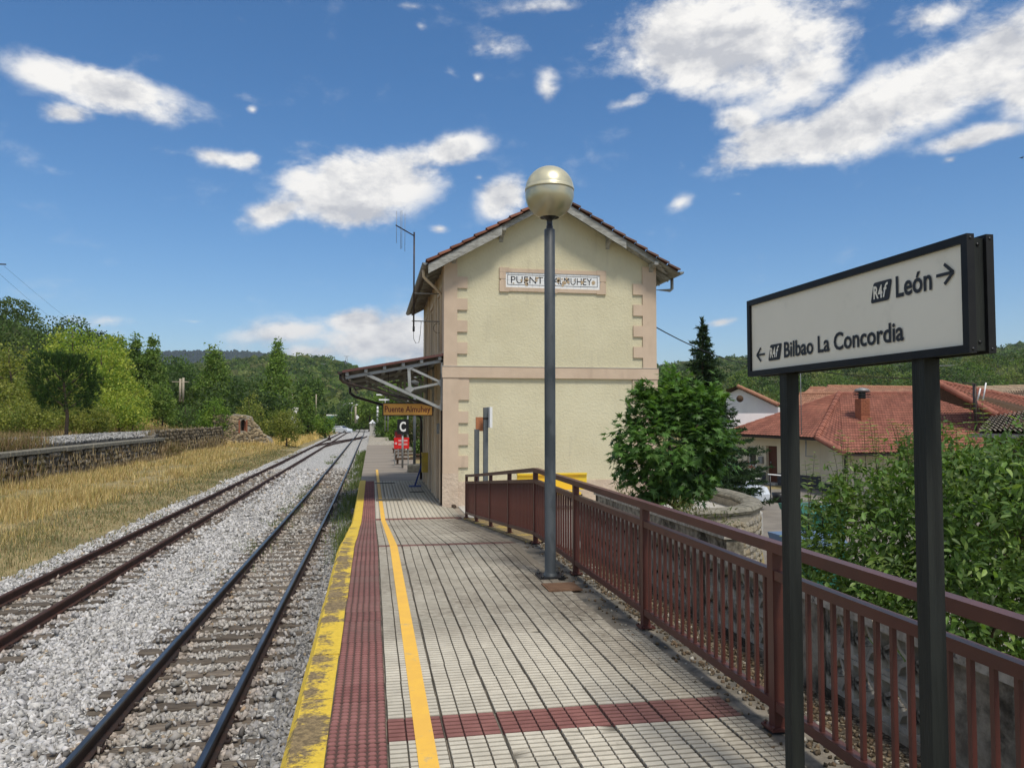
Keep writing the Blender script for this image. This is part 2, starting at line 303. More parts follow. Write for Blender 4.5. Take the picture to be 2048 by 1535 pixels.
BEDMAT = ground_mat('ballast_bed', [(.50, .485, .455), (.78, .76, .71)], vs=22)
SANDY = ground_mat('sandy_gravel', [(.55, .48, .37), (.72, .65, .52)], vs=30)
FIELD = mat('dry_field', (.33, .26, .13), (.20, .17, .085), sc=.6, rough=1, bump=.6, bsc=6, bdist=.05, pos=True, c3=(.13, .16, .06), sc3=.12, lo3=.55, hi3=.75)
GRAVELB = ground_mat('brown_gravel', [(.13, .10, .07), (.34, .28, .20)], vs=40)

# ------------------------------------------------------------------ mesh helpers
def tag(o, label=None, cat=None, group=None, kind=None):
    if label: o['label'] = label
    if cat: o['category'] = cat
    if group: o['group'] = group
    if kind: o['kind'] = kind
    return o
def link(o, parent=None):
    COL.objects.link(o)
    if parent is not None:
        o.parent = parent
        o.matrix_parent_inverse = parent_mat(parent).inverted()
    return o
def parent_mat(p):
    m = Matrix.LocRotScale(p.location, p.rotation_euler, p.scale)
    if p.parent is not None: m = parent_mat(p.parent) @ p.matrix_parent_inverse @ m
    return m
def empty(name, loc, label, cat, group=None):
    o = bpy.data.objects.new(name, None); o.empty_display_size = .2; COL.objects.link(o); o.location = loc
    return tag(o, label, cat, group)
class MB:
    def __init__(s): s.v = []; s.f = []; s.sm = []
    def add(s, vs, fs, smooth=False):
        b = len(s.v); s.v += [tuple(map(float, v)) for v in vs]; s.f += [tuple(b + i for i in f) for f in fs]; s.sm += [smooth] * len(fs); return s
    def box(s, a, b, bev=0):
        (x0, y0, z0), (x1, y1, z1) = a, b
        if bev <= 0:
            return s.add([(x0, y0, z0), (x1, y0, z0), (x1, y1, z0), (x0, y1, z0), (x0, y0, z1), (x1, y0, z1), (x1, y1, z1), (x0, y1, z1)],
                         [(0, 3, 2, 1), (4, 5, 6, 7), (0, 1, 5, 4), (1, 2, 6, 5), (2, 3, 7, 6), (3, 0, 4, 7)])
        e = bev   # box with a chamfered top rim
        return s.add([(x0, y0, z0), (x1, y0, z0), (x1, y1, z0), (x0, y1, z0), (x0, y0, z1 - e), (x1, y0, z1 - e), (x1, y1, z1 - e), (x0, y1, z1 - e),
                      (x0 + e, y0 + e, z1), (x1 - e, y0 + e, z1), (x1 - e, y1 - e, z1), (x0 + e, y1 - e, z1)],
                     [(0, 3, 2, 1), (8, 9, 10, 11), (0, 1, 5, 4), (1, 2, 6, 5), (2, 3, 7, 6), (3, 0, 4, 7), (4, 5, 9, 8), (5, 6, 10, 9), (6, 7, 11, 10), (7, 4, 8, 11)])
    def beam(s, p, q, w, h, up=(0, 0, 1)):
        p, q, up = Vector(p), Vector(q), Vector(up); d = (q - p).normalized(); x = d.cross(up)
        if x.length < 1e-4: x = d.cross(Vector((1, 0, 0)))
        x.normalize(); u = x.cross(d).normalized(); c = []
        for o in (p, q):
            for sx, su in ((-1, -1), (1, -1), (1, 1), (-1, 1)): c.append(o + x * sx * w / 2 + u * su * h / 2)
        return s.add(c, [(0, 1, 2, 3), (7, 6, 5, 4), (0, 4, 5, 1), (1, 5, 6, 2), (2, 6, 7, 3), (3, 7, 4, 0)])
    def tube(s, pts, r, n=10, caps=True, smooth=True):
        pts = [Vector(p) for p in pts]; rs = r if isinstance(r, (list, tuple)) else [r] * len(pts)
        rings = []; prev = None
        for i, p in enumerate(pts):
            d = (pts[min(i + 1, len(pts) - 1)] - pts[max(i - 1, 0)]).normalized()
            a = prev if prev is not None else (Vector((0, 0, 1)) if abs(d.z) < .9 else Vector((1, 0, 0)))
            x = d.cross(a).normalized(); y = x.cross(d).normalized() * -1; prev = -y if False else a
            rings.append([p + (x * math.cos(t) + y * math.sin(t)) * rs[i] for t in [2 * math.pi * k / n for k in range(n)]])
        vs = [v for rg in rings for v in rg]; fs = []
        for i in range(len(pts) - 1):
            for k in range(n): fs.append((i * n + k, i * n + (k + 1) % n, (i + 1) * n + (k + 1) % n, (i + 1) * n + k))
        if caps: fs.append(tuple(range(n))[::-1]); fs.append(tuple((len(pts) - 1) * n + k for k in range(n)))
        return s.add(vs, fs, smooth)
    def lathe(s, prof, c=(0, 0, 0), n=32):
        vs = [(c[0] + r * math.cos(2 * math.pi * k / n), c[1] + r * math.sin(2 * math.pi * k / n), c[2] + z) for r, z in prof for k in range(n)]
        fs = [(i * n + k, i * n + (k + 1) % n, (i + 1) * n + (k + 1) % n, (i + 1) * n + k) for i in range(len(prof) - 1) for k in range(n)]
        return s.add(vs, fs, True)
    def prism(s, poly, off):                 # polygon (3D points) extruded by vector
        n = len(poly); a = [Vector(p) for p in poly]; b = [p + Vector(off) for p in a]
        return s.add(a + b, [tuple(range(n))[::-1], tuple(range(n, 2 * n))] + [(i, (i + 1) % n, n + (i + 1) % n, n + i) for i in range(n)])
    def build(s, name, m, parent=None, label=None, cat=None, group=None, kind=None):
        me = bpy.data.meshes.new(name); me.from_pydata(s.v, [], s.f); me.materials.append(m)
        me.polygons.foreach_set('use_smooth', s.sm); me.update()
        o = bpy.data.objects.new(name, me); link(o, parent); return tag(o, label, cat, group, kind)
def npmesh(name, verts, faces, m, cols=None, parent=None, smooth=False, **k):
    """verts Nx3, faces MxK, cols Nx3 per vertex"""
    me = bpy.data.meshes.new(name); verts = np.asarray(verts, np.float32); faces = np.asarray(faces, np.int32)
    K = faces.shape[1]; me.vertices.add(len(verts)); me.vertices.foreach_set('co', verts.ravel())
    me.loops.add(faces.size); me.loops.foreach_set('vertex_index', faces.ravel())
    me.polygons.add(len(faces)); me.polygons.foreach_set('loop_start', np.arange(0, faces.size, K, dtype=np.int32))
    if smooth: me.polygons.foreach_set('use_smooth', np.ones(len(faces), bool))
    me.update(calc_edges=True)
    if cols is not None:
        ca = me.color_attributes.new('Col', 'FLOAT_COLOR', 'POINT'); c4 = np.ones((len(verts), 4), np.float32); c4[:, :3] = cols
        ca.data.foreach_set('color', c4.ravel())
    me.materials.append(m); o = bpy.data.objects.new(name, me); link(o, parent); return tag(o, **k)
def rot_basis(n, rg=rng):
    q = rg.normal(size=(n, 4)); q /= np.linalg.norm(q, axis=1)[:, None]; w, x, y, z = q.T
    return np.stack([np.stack([1-2*(y*y+z*z), 2*(x*y-z*w), 2*(x*z+y*w)], -1), np.stack([2*(x*y+z*w), 1-2*(x*x+z*z), 2*(y*z-x*w)], -1),
                     np.stack([2*(x*z-y*w), 2*(y*z+x*w), 1-2*(x*x+y*y)], -1)], 1)
def scatter(name, pts, proto_v, proto_f, scl, m, cols, parent=None, rots=None, jit=0, smooth=False, **k):
    n = len(pts); pv = np.asarray(proto_v, float); pf = np.asarray(proto_f)
    B = rot_basis(n) if rots is None else rots
    V = np.repeat(pv[None], n, 0)
    if jit: V = V + rng.normal(size=V.shape) * jit
    scl = np.asarray(scl); scl = scl[:, None, None] if scl.ndim == 1 else scl[:, None, :]
    V = np.einsum('nij,nkj->nki', B, V * scl) + pts[:, None, :]
    F_ = (pf[None] + (np.arange(n) * len(pv))[:, None, None]).reshape(-1, pf.shape[1])
    return npmesh(name, V.reshape(-1, 3), F_, m, np.repeat(cols, len(pv), 0), parent, smooth, **k)
CUBEV = np.array([(-1, -1, -.7), (1, -1, -.7), (1, 1, -.7), (-1, 1, -.7), (-.8, -.8, .7), (.8, -.8, .7), (.8, .8, .7), (-.8, .8, .7)]) * .5
CUBEF = [(0, 3, 2, 1), (4, 5, 6, 7), (0, 1, 5, 4), (1, 2, 6, 5), (2, 3, 7, 6), (3, 0, 4, 7)]
def ico(sub=0):
    t = (1 + 5 ** .5) / 2
    v = [(-1, t, 0), (1, t, 0), (-1, -t, 0), (1, -t, 0), (0, -1, t), (0, 1, t), (0, -1, -t), (0, 1, -t), (t, 0, -1), (t, 0, 1), (-t, 0, -1), (-t, 0, 1)]
    f = [(0, 11, 5), (0, 5, 1), (0, 1, 7), (0, 7, 10), (0, 10, 11), (1, 5, 9), (5, 11, 4), (11, 10, 2), (10, 7, 6), (7, 1, 8), (3, 9, 4), (3, 4, 2), (3, 2, 6), (3, 6, 8), (3, 8, 9), (4, 9, 5), (2, 4, 11), (6, 2, 10), (8, 6, 7), (9, 8, 1)]
    v = [np.array(a) / np.linalg.norm(a) for a in v]
    for _ in range(sub):
        nf, mid = [], {}
        def mp(a, b):
            k = (min(a, b), max(a, b))
            if k not in mid: q = v[a] + v[b]; v.append(q / np.linalg.norm(q)); mid[k] = len(v) - 1
            return mid[k]
        for a, b, c in f:
            x, y, z = mp(a, b), mp(b, c), mp(c, a); nf += [(a, x, z), (b, y, x), (c, z, y), (x, y, z)]
        f = nf
    return np.array(v), np.array(f)
def text_mesh(name, s, m, parent, origin, xdir, updir, height, width=None, bold=.0, depth=.0015, shear=0, label=None):
    """lettering as thin real letters; origin = lower left of the capitals"""
    cu = bpy.data.curves.new(name, 'FONT'); cu.body = s; cu.size = 1; cu.offset = bold; cu.extrude = 0; cu.shear = shear; cu.resolution_u = 3
    t = bpy.data.objects.new(name + '_tmp', cu); COL.objects.link(t)
    dg = bpy.context.evaluated_depsgraph_get(); me = bpy.data.meshes.new_from_object(t.evaluated_get(dg)); bpy.data.objects.remove(t)
    co = np.empty(len(me.vertices) * 3); me.vertices.foreach_get('co', co); co = co.reshape(-1, 3)
    x0, x1 = co[:, 0].min(), co[:, 0].max(); cap = .73 if True else 1
    sy = height / .69; sx = sy if width is None else width / (x1 - x0)
    X, Uv = Vector(xdir), Vector(updir); N_ = X.cross(Uv); o = Vector(origin)
    P3 = np.array([tuple(o + X * ((a[0] - x0) * sx) + Uv * (a[1] * sy) + N_ * depth) for a in co])
    me.vertices.foreach_set('co', P3.astype(np.float32).ravel()); me.update(); me.materials.clear(); me.materials.append(m); me.name = name
    ob = bpy.data.objects.new(name, me); link(ob, parent)
    if label: ob['label'] = label
    return ob
def setcol(o, c):
    me = o.data; ca = me.color_attributes.new('Col', 'FLOAT_COLOR', 'POINT'); a = np.ones((len(me.vertices), 4), np.float32); a[:, :3] = c
    ca.data.foreach_set('color', a.ravel())
def fbm2(x, y, seed=0, oct=4):
    rg = np.random.default_rng(seed); out = 0; a = 1
    for o in range(oct):
        for _ in range(3):
            th = rg.uniform(0, 6.28); k = 2 ** o * rg.uniform(.8, 1.3); out = out + a * np.sin((x * math.cos(th) + y * math.sin(th)) * k + rg.uniform(0, 6.28)) / 3
        a *= .5
    return out
# ------------------------------------------------------------------ ground
XE = -.42; ZH, ZL = 1.29, .65; YR0, YR1 = 10.05, 17.5
def plat_z(y): return ZH if y <= YR0 else (ZL if y >= YR1 else ZH + (ZL - ZH) * (y - YR0) / (YR1 - YR0))
def sst(x, a, b):
    t = np.clip((x - a) / (b - a), 0, 1); return t * t * (3 - 2 * t)
YLY = [10.2, 14.3, 15.0, 15.5, 15.8, 16.4, 17.3, 18.5, 19.8, 21, 34]; YLX = [4.4, 4.45, 5.4, 6.9, 8.1, 8.8, 9.4, 9.8, 10.0, 9.9, 9.9]
def gz(x, y):
    x = np.asarray(x, float); y = np.asarray(y, float)
    z = np.full(np.broadcast(x, y).shape, -.12)
    # left side: dry grass verge, then the filled ground of the old loading bank
    L = sst(-x, 6.5, 8) * .12 + sst(-x, 9, 14) * .03
    bank = np.where(y < 83, sst(-x, 15.35, 15.6) * 1.2 + sst(-x, 17.8, 21) * .45, 0) + np.where(y >= 83, sst(-x, 11, 26) * 2.2 * sst(y, 82, 96), 0)
    bank = bank + sst(-x, 17, 60) * 2.6
    z = z + np.where(x < -6.4, L + bank + .05 * fbm2(x * .6, y * .6, 3), 0)
    # right side
    rr = np.full(z.shape, -1.05) + sst(y, 26, 40) * .38 + sst(y, 60, 160) * .9
    near = np.where((x < 3.3) & (y < 10.2), 1.16, rr)
    near = np.where((x >= 3.3) & (x < 4.6) & (y < 10.2), 1.16 + (rr - 1.16) * (x - 3.3) / 1.3, near)
    yard = (x < np.interp(y, YLY, YLX) - .15) & (y >= 10.2) & (y < 34)
    near = np.where(yard, .60, near)
    far = (y >= 34) & (x < 12)
    near = np.where(far, .6 - .5 * sst(y, 34, 120) + 0 * x, near)
    far2 = (y >= 34) & (x >= 12)
    z = np.where(x > 2.2, near, z)
    z = np.where((x > XE) & (x <= 2.2), -.2, z)
    z = np.where((y > 128) & (x > XE - .1) , -.05 + .0 * x, z)
    return z
xs = np.unique(np.concatenate([np.linspace(-3000, -300, 14), np.linspace(-300, -60, 25), np.linspace(-60, -17, 40), np.linspace(-17, -7, 61), np.linspace(-7, 14, 106), np.linspace(14, 60, 50), np.linspace(60, 300, 20), np.linspace(300, 3000, 14)]))
ys = np.unique(np.concatenate([np.linspace(-400, -10, 10), np.linspace(-10, 60, 120), np.linspace(60, 160, 90), np.linspace(160, 400, 40), np.linspace(400, 6000, 20)]))
GX, GY = np.meshgrid(xs, ys); GZ = gz(GX, GY)
nx = len(xs); idx = (np.arange(len(ys) - 1)[:, None] * nx + np.arange(nx - 1)[None]).ravel()
npmesh('ground', np.stack([GX, GY, GZ], -1).reshape(-1, 3), np.stack([idx, idx + 1, idx + nx + 1, idx + nx], -1), FIELD, kind='structure')

# ballast bed
bx = np.linspace(-8.4, XE + .01, 34); by = np.concatenate([np.linspace(-6, 40, 150), np.linspace(40.5, 130, 120), np.linspace(131, 330, 40)])
def bed_z(x, y):
    z = -.035 + .02 * fbm2(x * 2.2, y * 1.7, 5, 3)
    z = z - sst(-x, 6.3, 7.5) * .20 + sst(x, -1.05, -.6) * .07
    return z
BX, BY = np.meshgrid(bx, by); nx = len(bx); idx = (np.arange(len(by) - 1)[:, None] * nx + np.arange(nx - 1)[None]).ravel()
npmesh('ballast_bed', np.stack([BX, BY, bed_z(BX, BY)], -1).reshape(-1, 3), np.stack([idx, idx + 1, idx + nx + 1, idx + nx], -1), BEDMAT, kind='structure')

# ---------------------------------------------------------------- tracks
def near_c(y): return -1.89 + .10 * sst(y, 4, 27) - .1 * sst(y, 30, 100) - .5 * sst(y, 100, 245) + np.where(np.asarray(y) > 250, ((np.asarray(y) - 250) / 34.) ** 2, 0)
def far_c(y): return -5.165 + (near_c(y) + 5.165) * sst(y, 172, 252)
def sleeper_here(x, y):
    a = np.abs(x - near_c(y)) < .97; b = np.abs(x - far_c(y)) < .97
    ph = np.abs(((y + .25) % .5) - .25) < .115
    return (a | b) & ph & (y < 43)
def stones():
    P_ = []; S_ = []
    for (y0, y1, x0, dens, s0, s1) in ((4.5, 9, -7.6, 700, .030, .060), (9, 13, -7.9, 560, .033, .060), (13, 20, -8, 260, .038, .068), (20, 34, -8, 90, .055, .09), (34, 46, -8, 38, .07, .12)):
        n = int((y1 - y0) * (-.46 - x0) * dens); x = rng.uniform(x0, -.46, n); y = rng.uniform(y0, y1, n)
        vis = (x > -.47 * y - 1.2) & (x > -6.75 - .35 * np.clip(fbm2(x * 0 + y * .8, y * .5, 17), -1, 1) - .35 * rng.random(n) ** 3 * 2); x, y = x[vis], y[vis]
        sz = rng.uniform(s0, s1, len(x)) * rng.choice([.7, 1, 1, 1.25], len(x))
        z = bed_z(x, y) + sz * .12 + rng.uniform(-.008, .012, len(x))
        onsl = sleeper_here(x, y); keep = ~onsl | (rng.random(len(x)) < .16)
        z = np.where(onsl, .005 + sz * .3, z)
        for c in (near_c(y), far_c(y)):
            for s in (-.535, .535): keep &= np.abs(x - c - s) > .06
        P_.append(np.stack([x, y, z], -1)[keep]); S_.append(sz[keep])
    P_ = np.concatenate(P_); S_ = np.concatenate(S_); n = len(P_)
    v = rng.beta(1.9, 1.5, n); base = .27 + .46 * v
    tint = np.stack([base, base * .975, base * (.92 + .04 * rng.random(n))], -1)
    w = rng.random(n); tint[w < .035] *= (.85, .72, .56); tint[(w > .06) & (w < .13)] *= .45
    sh = sst(P_[:, 0], -1.3, -.9)[:, None] * .40; tint *= 1 - sh  # platform's shade painted into the stones along its foot
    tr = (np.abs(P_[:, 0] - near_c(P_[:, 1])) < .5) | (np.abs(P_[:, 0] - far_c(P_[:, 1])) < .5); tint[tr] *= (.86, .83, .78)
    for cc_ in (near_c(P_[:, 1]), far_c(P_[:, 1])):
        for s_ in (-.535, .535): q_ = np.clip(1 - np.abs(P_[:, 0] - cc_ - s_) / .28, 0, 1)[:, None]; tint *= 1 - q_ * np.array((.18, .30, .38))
    s3 = np.stack([S_ * rng.uniform(.8, 1.35, n), S_ * rng.uniform(.7, 1.1, n), S_ * rng.uniform(.42, .85, n)], -1)
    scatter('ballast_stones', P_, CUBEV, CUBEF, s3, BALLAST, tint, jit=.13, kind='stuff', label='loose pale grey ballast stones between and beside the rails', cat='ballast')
stones()

RAILP = [(-.055, 0), (.055, 0), (.055, .012), (.012, .028), (.009, .105), (.033, .118), (.033, .142), (.024, .152), (-.024, .152), (-.033, .142), (-.033, .118), (-.009, .105), (-.012, .028), (-.055, .012)]
def rail(cfun, off, y0, y1, mat_, parent, head=None):
    yy = np.concatenate([np.arange(y0, min(60, y1), 1.5), np.arange(max(60, y0), y1 + 1, 5)]) if y0 < 60 else np.arange(y0, y1 + .1, 2.)
    m = MB(); n = len(RAILP); vs = []
    for y in yy:
        c = float(cfun(y)) + off
        vs += [(c + px, y, pz) for px, pz in RAILP]
    fs = [(i * n + k, (i + 1) * n + k, (i + 1) * n + (k + 1) % n, i * n + (k + 1) % n) for i in range(len(yy) - 1) for k in range(n)]
    o = m.add(vs, fs).build('rail', mat_, parent)
    if head:
        o.data.materials.append(head)
        for i, p in enumerate(o.data.polygons):
            if i % n in (6, 7, 8): p.material_index = 1
    return o
spl = []
for k in range(4):
    m = MB(); nseg = 5; vs = []; fs = []
    for i in range(nseg + 1):
        x = -.95 + 1.9 * i / nseg; w = .105 + random.uniform(-.012, .008); z = random.uniform(-.004, .004)
        e = .02 if i in (0, nseg) else 0
        vs += [(x, -w + e, -.14), (x, w - e, -.14), (x, w, z - .02), (x, w - .02 - e, z), (x, -w + .02 + e, z), (x, -w, z - .02)]
    for i in range(nseg):
        for q in range(6): fs.append((i * 6 + q, i * 6 + (q + 1) % 6, i * 6 + 6 + (q + 1) % 6, i * 6 + 6 + q))
    fs += [(5, 4, 3, 2, 1, 0), tuple(nseg * 6 + q for q in range(6))]
    m.add(vs, fs); me = bpy.data.meshes.new('sleeper'); me.from_pydata(m.v, [], m.f); me.materials.append(SLEEPER); spl.append(me)
def track(cfun, label, y0, ys0, y1, web, head):
    t = empty('railway_track', (float(cfun(8)), 8, 0), label, 'railway track', 'railway tracks in the gravel')
    for s in (-.535, .535): rail(cfun, s, y0, y1, web, t, head)
    inv = parent_mat(t).inverted()
    for i in range(int((43 - ys0) / .5)):
        y = ys0 + i * .5; o = bpy.data.objects.new('sleeper', random.choice(spl)); COL.objects.link(o); o.parent = t; o.matrix_parent_inverse = inv
        o.location = (float(cfun(y)) + random.uniform(-.06, .06), y + random.uniform(-.02, .02), random.uniform(-.014, .010)); o.rotation_euler = (random.uniform(-.02, .02), random.uniform(-.008, .008), random.uniform(-.02, .02) + random.choice((0, math.pi)))
    m = MB()                      # base plates with screws under the rail, near part
    for i in range(40):
        y = ys0 + i * .5
        for s in (-.535, .535):
            c = float(cfun(y)) + s
            for a in (-.075, .075): m.box((c + a - .03, y - .06, -.002), (c + a + .03, y + .06, .014)); m.tube([(c + a, y, .01), (c + a, y, .045)], .012, 6)
    m.build('rail_fastenings', DARKRUST, t, kind='stuff')
    return t
track(near_c, 'railway track nearest the platform, its rail heads worn dark and shiny', -3, 2.5, 330, DARKRUST, RAILTOP)
track(far_c, 'rust brown siding track on the left, beyond the wide strip of ballast', -3, 5.0, 250, RUST, RUST)
t = empty('crossover_track', (-4, 98, 0), 'crossover rails linking the rusty siding to the platform track', 'railway track')
for a, b in ((-5.7, -1.35), (-4.6, -.7)):
    cf = lambda y, a=a, b=b: a + (b - a) * (sst(y, 78, 122) if True else 0)
    rail(lambda y, a=a, b=b: a + (b - a) * float(sst(np.array(y), 76, 122)), 0, 80, 120, RUST, t)
m = MB(); m.box((-5.6, 101.6, 0), (-5.2, 102.0, .35)).box((-5.5, 101.75, .35), (-5.3, 101.85, .7)); m.build('point_lever', DARKRUST, None, 'small dark point lever in the ballast left of the crossover', 'point lever')

# ---------------------------------------------------------------- platform
def sheet(name, x0, x1, y0, y1, m, parent, dz=0, zf=plat_z, thick=.1, kind=None, label=None, step=.5):
    ys_ = sorted(set([y0, y1] + [y for y in (YR0, YR1) if y0 < y < y1])); b = MB(); vs = []; fs = []
    for y in ys_: z = zf(y) + dz; vs += [(x0, y, z - thick), (x0, y, z), (x1, y, z), (x1, y, z - thick)]
    for i in range(len(ys_) - 1):
        a = 4 * i
        for q in range(4): fs.append((a + q, a + (q + 1) % 4, a + 4 + (q + 1) % 4, a + 4 + q))
    fs += [(0, 1, 2, 3), tuple(4 * (len(ys_) - 1) + q for q in (3, 2, 1, 0))]
    b.add(vs, fs); return b.build(name, m, parent, label, kind=kind)
plat = sheet('platform', XE + .03, 2.42, -4, YR1, CONCRETE, None, -.016, thick=1.5, kind='structure', label='raised platform ramping down towards the station building')
sheet('platform_base', XE + .03, 2.2, YR1 + .001, 66, PLATCONC, plat, -.016, thick=.9)
sheet('far_platform', XE + .1, 2.1, 66.003, 128, SANDY, plat, -.03, thick=.8)
m = MB(); m.box((XE + .05, 128, .1), (XE + .6, 129.5, 1.5)); 
inv = parent_mat(plat).inverted()
def rib_tile(nxc, nyr, W_=.3, H_=.3, g=.0095, joint=.0034, h=.012, groove_dark=1.):
    """moulded paver: sunk groove floor and raised bars; vertex colour 1 on bars, 0 in the grooves"""
    v = [(joint, joint, 0), (W_ - joint, joint, 0), (W_ - joint, H_ - joint, 0), (joint, H_ - joint, 0)]; f = [(0, 1, 2, 3)]; c = [.04] * 4
    cw, rh = W_ / nxc, H_ / nyr; gx = .0042
    for i in range(nxc):
        for j in range(nyr):
            x0, x1 = i * cw + gx * .62, (i + 1) * cw - gx * .62; y0, y1 = j * rh + g * .62, (j + 1) * rh - g * .62
            if i == 0: x0 += .0042
            if i == nxc - 1: x1 -= .0042
            e = .0025; b = len(v)
            v += [(x0, y0, 0), (x1, y0, 0), (x1, y1, 0), (x0, y1, 0), (x0 + e, y0 + e, h), (x1 - e, y0 + e, h), (x1 - e, y1 - e, h), (x0 + e, y1 - e, h)]
            c += [.15] * 4 + [1] * 4
            f += [(b + 4, b + 5, b + 6, b + 7), (b, b + 1, b + 5, b + 4), (b + 1, b + 2, b + 6, b + 5), (b + 2, b + 3, b + 7, b + 6), (b + 3, b, b + 4, b + 7)]
    return np.array(v), f, np.array(c)
def bump_tile(n=6, W_=.3, h0=.006):
    v = [(.002, .002, 0), (W_ - .002, .002, 0), (W_ - .002, W_ - .002, 0), (.002, W_ - .002, 0), (.002, .002, h0), (W_ - .002, .002, h0), (W_ - .002, W_ - .002, h0), (.002, W_ - .002, h0)]
    f = [(4, 5, 6, 7), (0, 1, 5, 4), (1, 2, 6, 5), (2, 3, 7, 6), (3, 0, 4, 7)]; c = [0] * 4 + [.08] * 4; cw = W_ / n
    for i in range(n):
        for j in range(n):
            cx, cy = (i + .5) * cw, (j + .5) * cw; b = len(v); K = 8
            for r, h in ((.43, 0), (.33, .0065)):
                for k in range(K): a = 2 * math.pi * (k + .5) / K; v.append((cx + r * cw * math.cos(a) * 1.1, cy + r * cw * math.sin(a) * 1.0, h0 + h)); c.append(.3 if h == 0 else 1)
            f.append(tuple(b + K + k for k in range(K)))
            for k in range(K): f.append((b + k, b + (k + 1) % K, b + K + (k + 1) % K, b + K + k))
    return np.array(v), f, np.array(c)
def mesh_of(name, vfc, m):
    v, f, c = vfc; me = bpy.data.meshes.new(name); me.from_pydata([tuple(map(float, a)) for a in v], [], f)
    ca = me.color_attributes.new('Col', 'FLOAT_COLOR', 'POINT'); a = np.ones((len(v), 4), np.float32); a[:, :3] = c[:, None]; ca.data.foreach_set('color', a.ravel())
    me.materials.append(m); return me
RT_ = rib_tile(3, 6); me_p = mesh_of('paving_slab', RT_, PAVER); me_r = mesh_of('red_paving_slab', RT_, PAVERRED); me_t = mesh_of('tactile_slab', bump_tile(), TACTILE)
TX = .090
me_old = []
for q_ in range(3):        # three slabs with a knocked-off corner or worn ribs
    v_, f_, c_ = rib_tile(3, 6); v_ = v_.copy(); r_ = np.hypot(v_[:, 0] - (.3 if q_ else 0), v_[:, 1] - (.3 if q_ == 1 else 0)); v_[r_ < .075, 2] *= .25; wz_ = rng.random(len(v_)) < .04; v_[wz_, 2] *= .6; c_ = c_.copy(); c_[r_ < .07] = .25; me_old.append(mesh_of('paving_slab', (v_, f_, c_), PAVER))
def place(me, name, x, y, lab=None, sx=1, par=plat):
    o = bpy.data.objects.new(name, me); COL.objects.link(o); o.parent = par; o.matrix_parent_inverse = inv
    za, zb = plat_z(y), plat_z(y + .3); o.location = (x + random.uniform(-.0022, .0022), y + random.uniform(-.002, .002), za - .012 + random.uniform(-.002, .002))
    o.rotation_euler = (math.atan2(zb - za, .3) + random.uniform(-.005, .005), random.uniform(-.005, .005), random.uniform(-.004, .004)); o.scale = (sx, 1, 1)
    return o
YT0 = 2.55; NR = 86; rest = []; cnt = 0; redrows = {5, 25, 50}
for j in range(NR):
    y = YT0 + .3 * j
    if y > 28.2: break
    o = place(me_t, 'tactile_slab', -.212, y)
    for i in range(7):
        if i == 6 and y > 5.7 and y < 17.4: continue
        sx = .5 if i == 6 else 1
        if y > 17.4 and i == 6 and y > 19.6: sx = 0
        if sx == 0: continue
        red = j in redrows; x = TX + .3 * i
        if cnt < 300:
            place(me_r if red else (random.choice(me_old) if random.random() < .10 else me_p), 'paving_slab', x, y, sx=sx); cnt += 1
        else: rest.append((x, y, sx, red))
for red in (False, True):
    V = []; F_ = []; C_ = []; base = np.array(RT_[0]); nv = len(base)
    for (x, y, sx, r) in rest:
        if r != red: continue
        b = len(V) * nv; q = base * (sx, 1, 1) + (x, y, 0); zz = np.array([plat_z(a) for a in (y, y + .3)])
        q[:, 2] += zz[0] - .012 + (zz[1] - zz[0]) * (base[:, 1] / .3); V.append(q); F_ += [tuple(b + i for i in f) for f in RT_[1]]; C_.append(RT_[2])
    if V:
        o = npmesh('distant_paving_slabs', np.concatenate(V), np.array(F_), PAVERRED if red else PAVER, np.concatenate(C_)[:, None].repeat(3, 1), plat, kind='stuff')
# kerb stones with a chamfered, overhanging nose
def kerb_me(L, dz):
    m = MB(); pr_ = [(-.0, -.16), (-.0, -.045), (.035, .0), (.212, .0), (.212, -.16)]; n = len(pr_); vs = []
    for y in (.004, L - .004):
        for (a, b) in pr_: vs.append((a, y, b + (dz if y > .1 else 0)))
    m.add(vs, [tuple(range(n)), tuple(range(n, 2 * n))[::-1]] + [(i, n + i, n + (i + 1) % n, (i + 1) % n) for i in range(n)])
    me = bpy.data.meshes.new('kerb_stone'); me.from_pydata(m.v, [], m.f); me.materials.append(KERB); return me
kme = {}
y = 2.15; KL = .86
while y < 28.3:
    L = KL; dz = round(plat_z(y + L) - plat_z(y), 3); key = dz
    if key not in kme: kme[key] = kerb_me(L, dz)
    o = bpy.data.objects.new('kerb_stone', kme[key]); COL.objects.link(o); o.parent = plat; o.matrix_parent_inverse = inv
    o.location = (XE - .005 + random.uniform(-.004, .004), y, plat_z(y) + random.uniform(-.003, .003)); y += L
# painted guide line
ypts = [2.2, 6, YR0, 12.5, 15, YR1, 22, 28.3, 34.5]; xc_ = [.275, .283, .285, .28, .272, .262, .245, .235, .225]; b = MB(); vs = []
for y, x in zip(ypts, xc_):
    z = plat_z(y) + .0045; vs += [(x - .048, y, z), (x + .048, y, z), (x + .048, y, z - .002), (x - .048, y, z - .002)]
fs = []
for i in range(len(ypts) - 1):
    for q in range(4): fs.append((4 * i + q, 4 * i + 4 + q, 4 * i + 4 + (q + 1) % 4, 4 * i + (q + 1) % 4))
b.add(vs, fs).build('painted_line', LINEPAINT, plat, label='yellow painted guide line along the platform')
